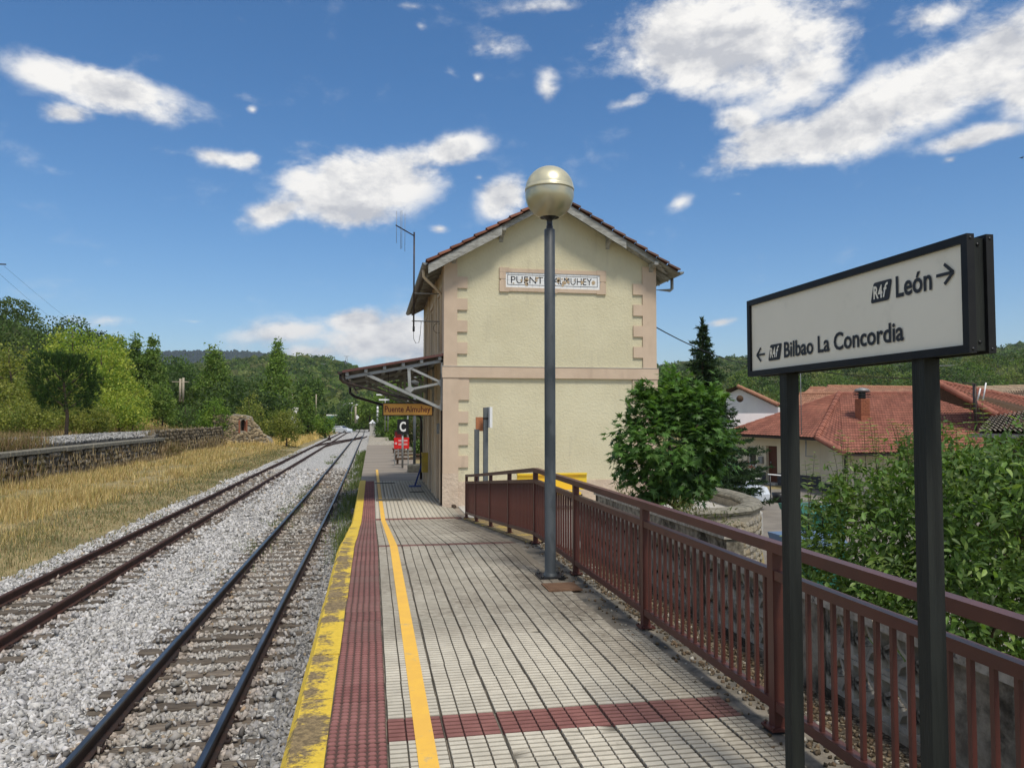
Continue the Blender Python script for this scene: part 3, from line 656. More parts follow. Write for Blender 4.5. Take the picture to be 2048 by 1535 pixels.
# gravelly margin beyond the slabs, moss and small stones
P_ = np.stack([rng.uniform(1.95, 2.75, 5200), rng.uniform(2.0, 10.2, 5200), np.zeros(5200)], -1)
w = rng.random(5200); keep = (P_[:, 0] > 2.17) | (w < .12); P_ = P_[keep]; n = len(P_)
P_[:, 2] = np.where(P_[:, 0] < 2.42, ZH - .014, 1.17) ; s = rng.uniform(.008, .026, n)
P_[:, 2] += s * .2
colr = np.array([(.17, .12, .075), (.12, .09, .06), (.26, .21, .14), (.45, .42, .36), (.09, .07, .045)])[rng.choice(5, n, p=[.34, .25, .16, .07, .18])]
scatter('margin_gravel', P_, CUBEV, CUBEF, s, BALLAST, colr, jit=.08, kind='stuff', label='brown gravel lying along the foot of the railing', cat='gravel')
m = MB(); m.box((2.42, -4, .2), (3.3, 10.2, 1.168)); m.build('gravel_strip', GRAVELB, None, kind='structure')
# steel plate next to the lamp, drain covers
def cover(x0, x1, y0, y1, m_, label):
    b = MB(); z = plat_z((y0 + y1) / 2); b.box((x0, y0, z + .001), (x1, y1, z + .012)).box((x0 + .02, y0 + .02, z + .0122), (x1 - .02, y1 - .02, z + .0145)); return b.build('cover_plate', m_, None, label, 'cover plate', 'cover plates set in the platform')
cover(1.66, 1.99, 7.18, 7.52, BROWNPLATE, 'rusty brown steel cover plate in front of the lamp post base')
cover(.12, .85, 21.55, 22.0, DRAINPLATE, 'long olive drain cover crossing the yellow line at the canopy edge')
cover(.11, .8, 27.2, 27.55, DRAINPLATE, 'olive drain cover by the end of the paved slabs')
cover(1.15, 1.6, 23.8, 24.1, DRAINPLATE, 'narrow dark drain cover beside the station wall')

# paved yard in front of and beside the gable, and the street behind
b = MB(); b.prism([(2.42, 10.2, .655), (4.3, 10.2, .655)] + [(x_ - .1, y_, .655) for x_, y_ in zip(YLX[1:], YLY[1:])] + [(2.2, 34, .655), (2.2, 17.6, .655), (2.42, 17.55, .655)], (0, 0, -.5)); b.build('yard', PALECONCRETE, None, kind='structure')
b = MB(); b.box((2.425, YR0, .6), (2.435, YR1, .74)); 
# yellow painted foot kerb under the ramp railing
b = MB(); vs = []
for y in (YR0, YR1): z = plat_z(y); vs += [(2.06, y, z - .01), (2.06, y, z + .006), (2.425, y, z + .006), (2.425, y, z - .2)]
b.add(vs, [(0, 1, 5, 4), (1, 2, 6, 5), (2, 3, 7, 6)]).build('ramp_edge_strip', STRIPM, plat)
gs = MB(); q = [(10.3, 6), (60, 6), (60, 60), (12, 60), (10.3, 34)]
road = MB().prism([(x, y, -1.02 if y < 26 else -.70) for x, y in [(9.9, 3), (60, 3), (60, 26), (9.9, 26)]], (0, 0, .012)); road.build('road', ROAD, None, kind='structure')
b = MB(); b.prism([(9.9, 26, -1.0), (60, 26, -1.0), (60, 41, -.63), (9.9, 41, -.63)], (0, 0, .012)).build('road_slope', ROAD, None, kind='structure')

# ---------------------------------------------------------------- railing
XRL = 2.14
rl = empty('railing', (XRL, 3.88, ZH), 'maroon steel railing with vertical bars running along the platform and down the ramp', 'railing')
posts = [-.15, 1.85, 3.86, 5.87, 7.98, 10.03, 12.0, 13.95, 15.9, 17.6]
def rz(y): return plat_z(y) + .002
for y in posts:
    z = rz(y); b = MB(); b.box((XRL - .03, y - .03, z), (XRL + .03, y + .03, z + .93)); o = b.build('post', RAILRED, rl)
    b = MB(); b.box((XRL - .06, y - .06, z - .004), (XRL + .06, y + .06, z + .008))
    for a in (-1, 1):
        for c in (-1, 1): b.tube([(XRL + a * .045, y + c * .045, z + .006), (XRL + a * .045, y + c * .045, z + .02)], .007, 6)
    b.build('foot_plate', RAILRED, o)
for (h, w, t_, nm) in ((.955, .062, .055, 'handrail'), (.808, .05, .05, 'middle_rail'), (.12, .05, .05, 'bottom_rail')):
    for i in range(len(posts) - 1):
        y0, y1 = posts[i], posts[i + 1]; e = 0 if nm == 'handrail' else .031
        z0, z1 = rz(y0) + h, rz(y1) + h; z1_ = z0 + (z1 - z0) * ((y1 - e - y0) / (y1 - y0)); z0_ = z0 + (z1 - z0) * (e / (y1 - y0))
        b = MB(); b.beam((XRL, y0 + e - (.03 if i == 0 and e == 0 else 0), z0_), (XRL, y1 - e + (.03 if i == len(posts) - 2 and e == 0 else 0), z1_), w, t_); b.build(nm, RAILRED, rl)
bm_ = bpy.data.meshes.new('bar'); q = MB().box((-.01, -.01, 0), (.01, .01, .638)); bm_.from_pydata(q.v, [], q.f); bm_.materials.append(RAILRED)
inv2 = parent_mat(rl).inverted()
for i in range(len(posts) - 1):
    y0, y1 = posts[i], posts[i + 1]
    for k in range(1, 19):
        y = y0 + (y1 - y0) * k / 19; z = rz(y0) + (rz(y1) - rz(y0)) * (y - y0) / (y1 - y0)
        o = bpy.data.objects.new('bar', bm_); COL.objects.link(o); o.parent = rl; o.matrix_parent_inverse = inv2; o.location = (XRL, y, z + .145); 

# ---------------------------------------------------------------- breeze-block wall behind the railing
wl = empty('screen_wall', (2.9, 6, 1.16), 'low lichened wall of open concrete blocks under a coping, just behind the railing', 'wall')
WX = 2.86; WT = 1.745
for (y0, y1) in ((-1.0, 3.22), ):
    k = 0; yy = y0
    while yy < y1 - .01:
        L = .52; b = MB(); d = .03 if k % 3 == 1 else 0; b.box((WX - d, yy + .004, .9), (WX + .12 + d, yy + L - .004, WT - .002 - (0 if k % 3 != 1 else 0))); b.build('concrete_panel', BLOCKCONC, wl); yy += L; k += 1
def block_me():
    m = MB(); S = .26; t = .028; D = .10
    m.box((0, 0, 0), (D, S, t)).box((0, 0, S - t), (D, S, S)).box((0, 0, t), (D, t, S - t)).box((0, S - t, t), (D, S, S - t))
    c = S / 2
    for a in range(4):            # four curved vanes meeting in a diamond
        pts = []
        for k in range(5):
            u = k / 4; r = .045 + .055 * (2 * u - 1) ** 2; th = math.pi / 2 * (a + u)
            pts.append((c + (r + .012) * math.cos(th) * 1.05, c + (r + .012) * math.sin(th) * 1.05))
        for k in range(4): m.beam((D / 2, *pts[k]), (D / 2, *pts[k + 1]), D * .8, .022, up=(0, pts[k][1] - c, -(pts[k][0] - c)))
    me = bpy.data.meshes.new('breeze_block'); me.from_pydata(m.v, [], m.f); me.materials.append(BLOCKLIGHT); return me
bme = block_me(); inv3 = parent_mat(wl).inverted()
y = 3.24; k = 0
while y < 10.3:
    if k % 6 == 5:
        b = MB(); b.box((WX - .02, y + .003, .9), (WX + .14, y + .22, WT - .003)); b.build('pillar', BLOCKCONC, wl); y += .225
    for r in range(2):
        o = bpy.data.objects.new('breeze_block', bme); COL.objects.link(o); o.parent = wl; o.matrix_parent_inverse = inv3
        o.location = (WX + .01 + random.uniform(-.004, .004), y, 1.22 + r * .263); o.rotation_euler = (0, 0, random.uniform(-.01, .01))
    y += .265; k += 1
b = MB().box((WX - .01, 3.22, .9), (WX + .13, 10.3, 1.218)); b.build('wall_foot', BLOCKCONC, wl)
y = -1.0
while y < 10.3:
    b = MB(); b.box((WX - .045, y + .004, WT), (WX + .165, y + .996, WT + .055), .008); b.build('coping_slab', COPING, wl); y += 1.0
# solid dark parapet further off
pw = empty('parapet_wall', (4.3, 9, .6), 'dark mottled concrete parapet standing behind the block wall, left of the maple', 'wall')
b = MB().box((4.2, 8.7, -1), (4.42, 14.2, 1.48)); b.build('wall_body', BLOCKCONC, pw)
for i in range(5): b = MB().box((4.16, 8.68 + 1.105 * i, 1.482), (4.46, 8.68 + 1.105 * i + 1.098, 1.56), .012); b.build('coping_slab', COPING, pw)

# ---------------------------------------------------------------- lamp post
LX, LY = 1.835, 7.87
lp = empty('lamp_post', (LX, LY, ZH), 'grey platform lamp post topped by a champagne coloured globe, bolted to the paving', 'lamp post')
b = MB().box((LX - .135, LY - .135, ZH - .002), (LX + .135, LY + .135, ZH + .016)); bp = b.build('base_plate', BLACKMETAL, lp)
for a in (-1, 1):
    for c in (-1, 1):
        b = MB(); b.lathe([(0, 0), (.017, 0), (.017, .014), (.008, .015), (.008, .045), (0, .045)], (LX + a * .105, LY + c * .105, ZH + .016), 6); b.build('anchor_bolt', BLACKMETAL, bp)
b = MB(); b.lathe([(.078, 0), (.068, .02), (.058, .035), (.0575, 2.0), (.056, 3.62), (.05, 3.625), (0, 3.625)], (LX, LY, ZH + .016), 28); b.build('pole', LAMPGREY, lp)
b = MB(); b.lathe([(.035, 3.62), (.035, 3.66), (.03, 3.665), (.03, 3.72), (.045, 3.735), (.10, 3.765), (.105, 3.775), (0, 3.79)], (LX, LY, ZH + .016), 24); b.build('neck', BLACKMETAL, lp)
GC = ZH + 4.01; GR = .258
prof = [(GR * math.cos(R(a)), GR * math.sin(R(a))) for a in range(4, 91, 5)] + [(0, GR)]
b = MB(); b.lathe([(GR * .98, -.004), (GR * 1.012, -.004), (GR * 1.012, .018)] + prof, (LX, LY, GC + .045), 48); b.build('upper_globe', GLOBEM, lp)
prof = [(.1, -.243)] + [(GR * math.cos(R(a)), GR * math.sin(R(a))) for a in range(-65, 8, 5)] + [(GR * .99, .04)]
b = MB(); b.lathe(prof, (LX, LY, GC), 48); b.build('lower_globe', GLOBELOW, lp)

# ---------------------------------------------------------------- direction sign on two posts
SX = 1.8; SY0, SY1 = 3.46, 2.05; SZ0, SZ1 = 3.137, 3.505
sg = empty('direction_sign', (SX + .05, 2.75, ZH), 'large framed direction sign on two dark posts pointing to León and Bilbao La Concordia', 'sign')
for y in (3.165, 2.30):
    b = MB().box((SX + .008, y - .03, ZH - .01), (SX + .066, y + .03, SZ0)); o = b.build('post', SIGNPOST, sg)
    b = MB().box((SX - .01, y - .06, ZH), (SX + .12, y + .06, ZH + .01)); b.build('foot_plate', SIGNPOST, o)
for side, x0 in ((0, SX - .010), (1, SX + .058)):
    fr = .026; x1 = x0 + .026
    b = MB(); b.box((x0, SY1, SZ1 - fr), (x1, SY0, SZ1)).box((x0, SY1, SZ0), (x1, SY0, SZ0 + fr)).box((x0, SY1, SZ0 + fr), (x1, SY1 + fr, SZ1 - fr)).box((x0, SY0 - fr, SZ0 + fr), (x1, SY0, SZ1 - fr))
    fo = b.build('frame', SIGNFRAME, sg)
    for z in (SZ0 + .013, SZ1 - .013):
        b = MB().tube([(x0 + .013, SY1 + .002, z), (x0 + .013, SY1 - .0015, z)], .005, 8); b.build('screw', BLACKMETAL, fo)
b = MB().box((SX + .0165, SY1 + .012, SZ0 + .008), (SX + .0575, SY0 - .01, SZ1 - .01)); core_ = b.build('core_box', SIGNPOST, sg)
for z in (SZ0 + .035, SZ1 - .03): b = MB().tube([(SX + .037, SY1 + .014, z), (SX + .037, SY1 + .009, z)], .005, 8); b.build('screw', BLACKMETAL, core_)
b = MB().box((SX + .002, SY1 + .02, SZ0 + .02), (SX + .008, SY0 - .02, SZ1 - .02)); face = b.build('panel', SIGNFACE, sg)
b = MB().box((SX + .070, SY1 + .02, SZ0 + .02), (SX + .076, SY0 - .02, SZ1 - .02)); b.build('panel', SIGNFACE, sg)
XD, UD = (0, -1, 0), (0, 0, 1)
def sp(s, z, d=.0): return (SX - d, SY0 - s, z)
text_mesh('lettering', 'Bilbao La Concordia', INK, face, sp(.322, 3.207), XD, UD, .066, width=.784, bold=.022)
text_mesh('lettering', 'León', INK, face, sp(1.070, 3.360), XD, UD, .071, width=.176, bold=.022)
def poly(name, pts, m_, par, d=.0015):
    b = MB(); b.prism([sp(s, z, d) for s, z in pts], (.001, 0, 0)); return b.build(name, m_, par)
def badge(s0, z0, w, h, sl):
    pts = []; r = .009
    for (cx, cy, a0) in ((w - r, h - r, 0), (r, h - r, 90), (r, r, 180), (w - r, r, 270)):
        for k in range(5): a = R(a0 + 22.5 * k); x, z = cx + r * math.cos(a), cy + r * math.sin(a); pts.append((s0 + x + sl * z / h, z0 + z))
    o = poly('route_badge', pts, INK, face)
    text_mesh('lettering', 'R4', SIGNFACE, o, sp(s0 + .0185, z0 + h * .2), XD, UD, h * .60, width=w * .50, bold=.03, depth=.003)
    text_mesh('lettering', 'f', SIGNFACE, o, sp(s0 + .015 + w * .55, z0 + h * .2), XD, UD, h * .66, width=w * .30, bold=.02, shear=.35, depth=.003)
badge(.184, 3.201, .1, .072, .02); badge(.932, 3.357, .1, .073, .018)
def arrow(s, z, dr, w, h, t=.011):
    e = s + dr * w
    b = MB()
    b.beam(sp(s, z, .002), sp(e - dr * .006, z, .002), t, .002, up=(1, 0, 0))
    b.beam(sp(e, z, .002), sp(e - dr * w * .52, z + h / 2, .002), t, .002, up=(1, 0, 0)); b.beam(sp(e, z, .0022), sp(e - dr * w * .52, z - h / 2, .0022), t, .002, up=(1, 0, 0))
    b.build('arrow', INK, face)
arrow(.152, 3.236, -1, .074, .062, .009); arrow(1.268, 3.398, 1, .074, .064, .010)
# ------------------------------------------------------------------ station building
X0, X1, Y0, Y1 = 1.87, 7.62, 19.99, 28.8; XM = 4.745; RZ = 8.86; EZ = 6.95; EL_, ER_ = 1.36, 8.15; SL = (RZ - EZ) / (XM - EL_)
st = empty('station_building', (XM, 24, ZL), 'two-storey cream station house with pink quoins and a tiled gable roof', 'station building')
def roofz(x): return RZ - SL * abs(x - XM)
def wall_open(m, axis, fixed, t, a0, a1, z0, z1, ops):
    """wall slab (thickness t) with rectangular openings; axis 'y': runs along y at x=fixed; 'x': runs along x at y=fixed"""
    cuts = sorted({a0, a1, *[o[0] for o in ops], *[o[1] for o in ops]})
    def bx_(p, q, zz0, zz1):
        if zz1 - zz0 < 1e-4: return
        if axis == 'y': m.box((fixed, p, zz0), (fixed + t, q, zz1))
        else: m.box((p, fixed, zz0), (q, fixed + t, zz1))
    for p, q in zip(cuts[:-1], cuts[1:]):
        zz = z0
        for o in sorted([o for o in ops if o[0] <= p + 1e-6 and o[1] >= q - 1e-6], key=lambda o: o[2]): bx_(p, q, zz, o[2]); zz = o[3]
        bx_(p, q, zz, z1)
b = MB(); b.prism([(X0 + .3, Y0, ZL), (X1, Y0, ZL), (X1, Y0, roofz(X1) - .16), (XM, Y0, RZ - .16), (X0, Y0, roofz(X0) - .16), (X0, Y0, ZL), ][::-1] if False else [(X0, Y0, ZL - .2), (X1, Y0, ZL - .2), (X1, Y0, roofz(X1) - .16), (XM, Y0, RZ - .16), (X0, Y0, roofz(X0) - .16)], (0, .35, 0)); b.build('gable_wall', PLASTER, st)
b = MB(); b.prism([(X0, Y1 - .35, ZL - .2), (X1, Y1 - .35, ZL - .2), (X1, Y1 - .35, roofz(X1) - .16), (XM, Y1 - .35, RZ - .16), (X0, Y1 - .35, roofz(X0) - .16)], (0, .35, 0)); b.build('rear_wall', PLASTER, st)
ops = []
wy = (21.5, 24.3, 27.1)
for y in wy: ops += [(y - .45, y + .45, 4.75, 6.25), (y - .55, y + .55, ZL, 3.2)]
b = MB(); wall_open(b, 'y', X0 + .002, .35, Y0 + .351, Y1 - .351, ZL - .2, roofz(X0) - .16, ops); b.build('platform_side_wall', SIDEWALL, st)
b = MB(); b.box((X1 - .35, Y0 + .351, -1), (X1 - .002, Y1 - .351, roofz(X1) - .16)); b.build('street_side_wall', PLASTER, st)
for y in wy:
    o = MB(); f = .12
    o.box((X0 - .035, y - .45 - f, 4.65), (X0 - .001, y - .45, 6.35)).box((X0 - .035, y + .45, 4.65), (X0 - .001, y + .45 + f, 6.35)).box((X0 - .05, y - .62, 6.351), (X0 - .001, y + .62, 6.48)).box((X0 - .08, y - .6, 4.56), (X0 - .001, y + .6, 4.649))
    fo = o.build('window', SIDEWALL, st)
    MB().box((X0 + .12, y - .45, 4.75), (X0 + .15, y + .45, 6.25)).build('pane', GLASS, fo)
    o = MB()
    for a in (-.44, -.02, .40): o.box((X0 + .09, y + a, 4.76), (X0 + .119, y + a + .04, 6.24))
    o.build('sash', WHITE, fo)
    o = MB(); o.box((X0 - .07, y - .75, ZL), (X0 - .001, y - .55, 3.3)).box((X0 - .07, y + .55, ZL), (X0 - .001, y + .75, 3.3)).box((X0 - .09, y - .78, 3.301), (X0 - .001, y + .78, 3.42))
    do = o.build('door', SIDEWALL, st)
    MB().box((X0 + .15, y - .55, ZL + .01), (X0 + .2, y + .55, 2.75)).build('door_leaf', DOORWOOD, do)
    MB().box((X0 + .15, y - .55, 2.80), (X0 + .18, y + .55, 3.2)).build('pane', GLASS, do)
for y in (22.9, 25.7): MB().box((X0 - .05, y - .16, ZL), (X0 - .001, y + .16, 7.0)).build('pilaster', SIDEWALL, st)
# corner strips and quoins, proud of the render
P = .045
def qu(xa, xb, za, zb, name='quoin', mt=PINK, pr=P): MB().box((xa, Y0 - pr, za), (xb, Y0 - .001, zb), 0).build(name, mt, st)
qu(X0 - .05, X0 + .30, 4.272, roofz(X0) - .17, 'corner_strip'); qu(X1 - .36, X1 + .03, 4.25, roofz(X1) - .17, 'corner_strip')
MB().box((X0 - .05, Y0 + .001, ZL), (X0 - .001, Y0 + .55, roofz(X0) - .17)).build('corner_return', PINK, st)
MB().box((X1 + .001, Y0 + .001, ZL), (X1 + .03, Y0 + .55, roofz(X1) - .17)).build('corner_return', PINK, st)
z = 6.63; i = 0
while z > 4.5:
    qu(X0 + .301, X0 + .57, z - .30, z); qu(X1 - .63, X1 - .361, z - .34, z - .04); z -= .575
qu(X0 - .09, X1 + .07, 3.98, 4.271, 'string_course', pr=.075)
MB().box((X0 - .1, Y0 - .085, 4.2715), (X1 + .08, Y0 - .001, 4.285)).build('course_ledge', PALECONCRETE, st)
qu(X0 - .07, X0 + .34, ZL - .1, 3.979, 'corner_strip', pr=.055); qu(X1 - .36, X1 + .05, -.5, 3.979, 'corner_strip', pr=.055)
qu(X0 + .341, X0 + .62, 3.40, 3.978); qu(X1 - .66, X1 - .361, 3.40, 3.978)
z = 3.10
while z > 1.4:
    qu(X0 + .341, X0 + .60, z - .30, z); qu(X1 - .63, X1 - .361, z - .34, z - .04); z -= .575
MB().box((X0 + .345, Y0 - .035, ZL - .1), (X1 - .365, Y0 - .001, 1.28)).build('plinth', PINKROUGH, st)
MB().box((X0 - .075, Y0 - .062, ZL - .1), (X0 + .3405, Y0 - .056, 1.5)).build('plinth', PINKROUGH, st)
# name panel of glazed tiles, missing chips
nb = MB(); nx0, nx1, nz0, nz1 = 3.31, 6.20, 6.27, 6.915; y_ = Y0 - .04
nb.box((nx0 + .05, y_, nz1 - .12), (nx1 - .05, Y0 - .001, nz1 - .02)).box((nx0 + .05, y_, nz0 + .02), (nx1 - .05, Y0 - .001, nz0 + .12)).box((nx0 + .02, y_, nz0 + .121), (nx0 + .13, Y0 - .001, nz1 - .121)).box((nx1 - .13, y_, nz0 + .121), (nx1 - .02, Y0 - .001, nz1 - .121))
for (a, c) in ((nx0 - .02, nx0 + .24), (nx1 - .24, nx1 + .02), (XM - .12, XM + .12)):
    nb.box((a, y_ - .008, nz1 - .121), (c, Y0 - .0012, nz1)); nb.box((a, y_ - .008, nz0), (c, Y0 - .0012, nz0 + .121))
for a in (nx0 - .02, nx1 - .15):
    nb.box((a, y_ - .006, nz1 - .30), (a + .17, Y0 - .0013, nz1 - .122)); nb.box((a, y_ - .006, nz0 + .122), (a + .17, Y0 - .0013, nz0 + .30))
nf = nb.build('name_panel', PINK, st)
tx0, tx1, tz0, tz1 = nx0 + .125, nx1 - .125, nz0 + .118, nz1 - .118; ncol = 14
for r in range(2):
    for c in range(ncol):
        w = (tx1 - tx0) / ncol; h = (tz1 - tz0) / 2
        MB().box((tx0 + c * w + .002, Y0 - .022 - random.uniform(0, .001), tz0 + r * h + .002), (tx0 + (c + 1) * w - .002, Y0 - .001, tz0 + (r + 1) * h - .002)).build('tile', WHITE_TILE, nf)
yb = Y0 - .0242
b = MB(); bx0, bx1, bz0, bz1 = tx0 + .07, tx1 - .09, tz0 + .07, tz1 - .06; t = .014
b.box((bx0, yb, bz0), (bx1, yb + .0015, bz0 + t)).box((bx0, yb, bz1 - t), (bx1, yb + .0015, bz1)).box((bx0, yb, bz0 + t), (bx0 + t, yb + .0015, bz1 - t)).box((bx1 - t, yb, bz0 + t), (bx1, yb + .0015, bz1 - t)); b.build('border_line', BLACKPAINT, nf)
text_mesh('lettering', 'PUENTE', BLACKPAINT, nf, (tx0 + .165, yb + .001, tz0 + .12), (1, 0, 0), (0, 0, 1), .185, width=1.02, bold=.0, depth=.002)
text_mesh('lettering', 'ALMUHEY', BLACKPAINT, nf, (tx0 + 1.32, yb + .001, tz0 + .12), (1, 0, 0), (0, 0, 1), .185, width=1.07, bold=.0, depth=.002)
rr_ = random.Random(5)
for k in range(26):
    cx = rr_.uniform(tx0 + .2, tx1 - .15); cz = tz0 + rr_.choice((.10, .12, .16, .2, .27)) + rr_.uniform(-.02, .02); r = rr_.uniform(.02, .06)
    pts = [(cx + r * rr_.uniform(.6, 1.3) * math.cos(a * 1.05), yb - .0035, cz + r * rr_.uniform(.6, 1.2) * math.sin(a * 1.05)) for a in range(6)]
    MB().prism(pts, (0, .001, 0)).build('chipped_patch', CHIP, nf)

# roof: boards, rafters, tiles
YG = Y0 - .50; YB = Y1 + .45
rf = MB()
for s, xe in ((-1, EL_), (1, ER_)):
    rf.prism([(XM, YG + .03, RZ - .10), (xe, YG + .03, EZ - .10), (xe, YG + .03, EZ - .135), (XM, YG + .03, RZ - .135)], (0, YB - YG - .03, 0))
roof = rf.build('roof', SOFFIT, st)
# barrel tiles: one column profile repeated, joined as the field of the roof
def barrel_field(side, y0, y1, parent, m_, name='roof_tile_field'):
    V = []; F_ = []; C_ = []; xe = EL_ if side < 0 else ER_; L = math.hypot(XM - EL_, RZ - EZ); nrow = 11; pitch = .21
    ncol = int((y1 - y0) / pitch); K = 6
    ux = Vector(((xe - XM) / L, 0, -(RZ - EZ) / L)); un = Vector((-ux.z * side, 0, abs(ux.x)))
    un = Vector((side * (RZ - EZ) / L, 0, (XM - EL_) / L)); o0 = Vector((XM, 0, RZ - .085))
    for c in range(ncol):
        for r in range(nrow):
            a, e = L * r / nrow, L * (r + 1) / nrow + .04; sh = rng.uniform(.65, 1.25); j = rng.uniform(-.008, .008)
            for (dd, lift, rad) in ((a, .0, .085), (e, .02, .10)):
                for k in range(K + 1):
                    th = math.pi * k / K; p = o0 + ux * dd + un * (lift + rad * .72 * math.sin(th)) + Vector((0, y0 + (c + .5) * pitch + j + rad * math.cos(th), 0)); V.append(tuple(p)); C_.append((sh, sh, sh))
            b0 = len(V) - 2 * (K + 1)
            for k in range(K): F_.append((b0 + k, b0 + k + 1, b0 + K + 2 + k, b0 + K + 1 + k))
    return npmesh(name, V, F_, m_, np.array(C_), parent, kind='stuff')
CLAYF = mat('clay_tile_field', (.24, .095, .06), (.15, .08, .06), sc=2, rough=.9, attr=True)
for s in (-1, 1): barrel_field(s, YG + .24, YB, roof, CLAYF)
Lr = math.hypot(XM - EL_, RZ - EZ)
def verge_mesh():
    m = MB(); K = 7; vs = []
    for (dd, lift, rad) in ((0, 0, .085), (.345, .025, .105)):
        for rr2 in (rad, rad - .016):
            for k in range(K + 1): th = math.pi * k / K; vs.append((dd, rr2 * math.cos(th), lift + rr2 * .8 * math.sin(th)))
    n = K + 1; fs = []
    for k in range(K):
        fs += [(k, k + 1, 2 * n + k + 1, 2 * n + k), (n + k + 1, n + k, 3 * n + k, 3 * n + k + 1), (2 * n + k, 2 * n + k + 1, 3 * n + k + 1, 3 * n + k), (k + 1, k, n + k, n + k + 1)]
    fs += [(0, 2 * n, 3 * n, n), (K, n + K, 3 * n + K, 2 * n + K)]
    m.add(vs, fs); me = bpy.data.meshes.new('roof_tile'); me.from_pydata(m.v, [], m.f); me.materials.append(CLAY); return me
vm = verge_mesh(); ivr = parent_mat(roof).inverted()
for s in (-1, 1):
    for colm in range(2):
        for r in range(11):
            o = bpy.data.objects.new('roof_tile', vm); COL.objects.link(o); o.parent = roof; o.matrix_parent_inverse = ivr
            dd = Lr * r / 11; o.location = (XM + s * dd * (XM - EL_) / Lr, YG + .04 + colm * .19 + random.uniform(-.015, .01), RZ - .085 - dd * (RZ - EZ) / Lr + random.uniform(0, .012))
            o.rotation_euler = (0, math.atan2(RZ - EZ, XM - EL_) + random.uniform(-.015, .015), 0) if s > 0 else (0, math.atan2(RZ - EZ, XM - EL_) + random.uniform(-.015, .015), math.pi)
            if s < 0: o.rotation_euler = (random.uniform(-.03, .03), math.atan2(RZ - EZ, XM - EL_), math.pi)
for k in range(24):
    o = bpy.data.objects.new('ridge_tile', vm); COL.objects.link(o); o.parent = roof; o.matrix_parent_inverse = ivr; o.location = (XM, YG + .02 + k * .39, RZ - .045); o.rotation_euler = (0, random.uniform(-.02, .02), R(90)); o.scale = (1.2, 1.2, 1.1)
# bargeboards in broken lengths
def barge(x0, x1, d, hgt=.20, w=.03, nm='bargeboard'):
    f = lambda x: roofz(x) - .125
    MB().prism([(x0, YG + d, f(x0)), (x1, YG + d, f(x1)), (x1, YG + d, f(x1) - hgt), (x0, YG + d, f(x0) - hgt)], (0, w, 0)).build(nm, GREYWOOD, roof)
barge(EL_ + .02, 3.28, 0, .23); barge(3.285, XM - .002, .06, .12); barge(XM + .002, 6.65, 0, .22); barge(6.655, 7.55, .07, .10)
# soffit boards under the gable overhang, separate planks
for s in (-1, 1):
    for k in range(4):
        y = YG + .05 + k * .11; xe = (EL_ + .05) if s < 0 else (ER_ - .55 + .12 * k)
        f = lambda x: roofz(x) - .137 - .001 * k
        MB().prism([(XM, y, f(XM)), (xe, y, f(xe)), (xe, y, f(xe) - .02), (XM, y, f(XM) - .02)], (0, .105, 0)).build('soffit_board', GREYWOOD, roof)
# eave planks seen from below (right eave is broken) + rafters
for s, xe, xw in ((-1, EL_, X0), (1, ER_, X1)):
    for k in range(14):
        y = Y0 + .15 + k * .66; f = lambda x: roofz(x) - .14
        MB().prism([(xw - s * .0 , y, f(xw)), (xe - s * .06, y, f(xe - s * .06)), (xe - s * .06, y, f(xe) - .08), (xw, y, f(xw) - .13)], (0, .08, 0)).build('rafter_tail', GREYWOOD, roof)
# purlin ends with curved undersides
for x in (2.08, 3.34, 6.28, 7.50):
    zt = roofz(x) - .165; h = .24; pts = [(YG + .02, zt), (YG + .02, zt - .09)] + [(YG + .02 + (Y0 - YG - .02) * math.sin(R(a)), zt - .09 - (h - .02) * (1 - math.cos(R(a)))) for a in (20, 40, 60, 75, 90)] + [(Y0 - .001, zt)]
    MB().prism([(x - .055, a, c) for a, c in pts], (.11, 0, 0)).build('bracket', GREYWOOD, roof)
# gutters
def gutter(x, y0, y1, z, m_, parent, r=.075):
    b = MB(); K = 8; vs = []
    for y in (y0, y1):
        for rr2 in (r, r - .012):
            for k in range(K + 1): th = math.pi + math.pi * k / K; vs.append((x + rr2 * math.cos(th), y, z + rr2 * math.sin(th)))
    n = K + 1; fs = []
    for k in range(K): fs += [(k, k + 1, 2 * n + k + 1, 2 * n + k), (n + k, n + k + 1, 3 * n + k + 1, 3 * n + k), (k, k + 1, n + k + 1, n + k), (2 * n + k, 2 * n + k + 1, 3 * n + k + 1, 3 * n + k)]
    fs += [(0, n, 3 * n, 2 * n), (K, n + K, 3 * n + K, 2 * n + K)]
    fs += [tuple(range(n))]
    return b.add(vs, fs).build('gutter', m_, parent)
gutter(EL_ - .06, YG + .02, YB, EZ - .07, ZINC, roof); gutter(ER_ + .06, YG + .02, YB, EZ - .07, ZINC, roof)
xg = EL_ - .06
MB().tube([(xg, Y0 + .15, EZ - .14), (xg, Y0 + .15, EZ - .32), (xg + .08, Y0 + .15, EZ - .40), (X0 - .12, Y0 + .62, EZ - .62), (X0 - .06, Y0 + .66, EZ - .72), (X0 - .06, Y0 + .66, 4.72)], .04, 10).build('downpipe', SIDEWALL, st)
MB().tube([(ER_ + .06, Y0 + .2, EZ - .14), (ER_ + .06, Y0 + .2, EZ - .42), (ER_, Y0 + .2, EZ - .47), (X1 + .03, Y0 + .2, EZ - .47)], .045, 10).build('downpipe', ZINC, st)
MB().tube([(ER_ + .06, YB - .2, EZ - .14), (X1 + .4, YB - .2, EZ - .5), (X1 + .06, YB - .2, EZ - .6), (X1 + .06, YB - .2, -1)], .045, 8).build('downpipe', ZINC, st)
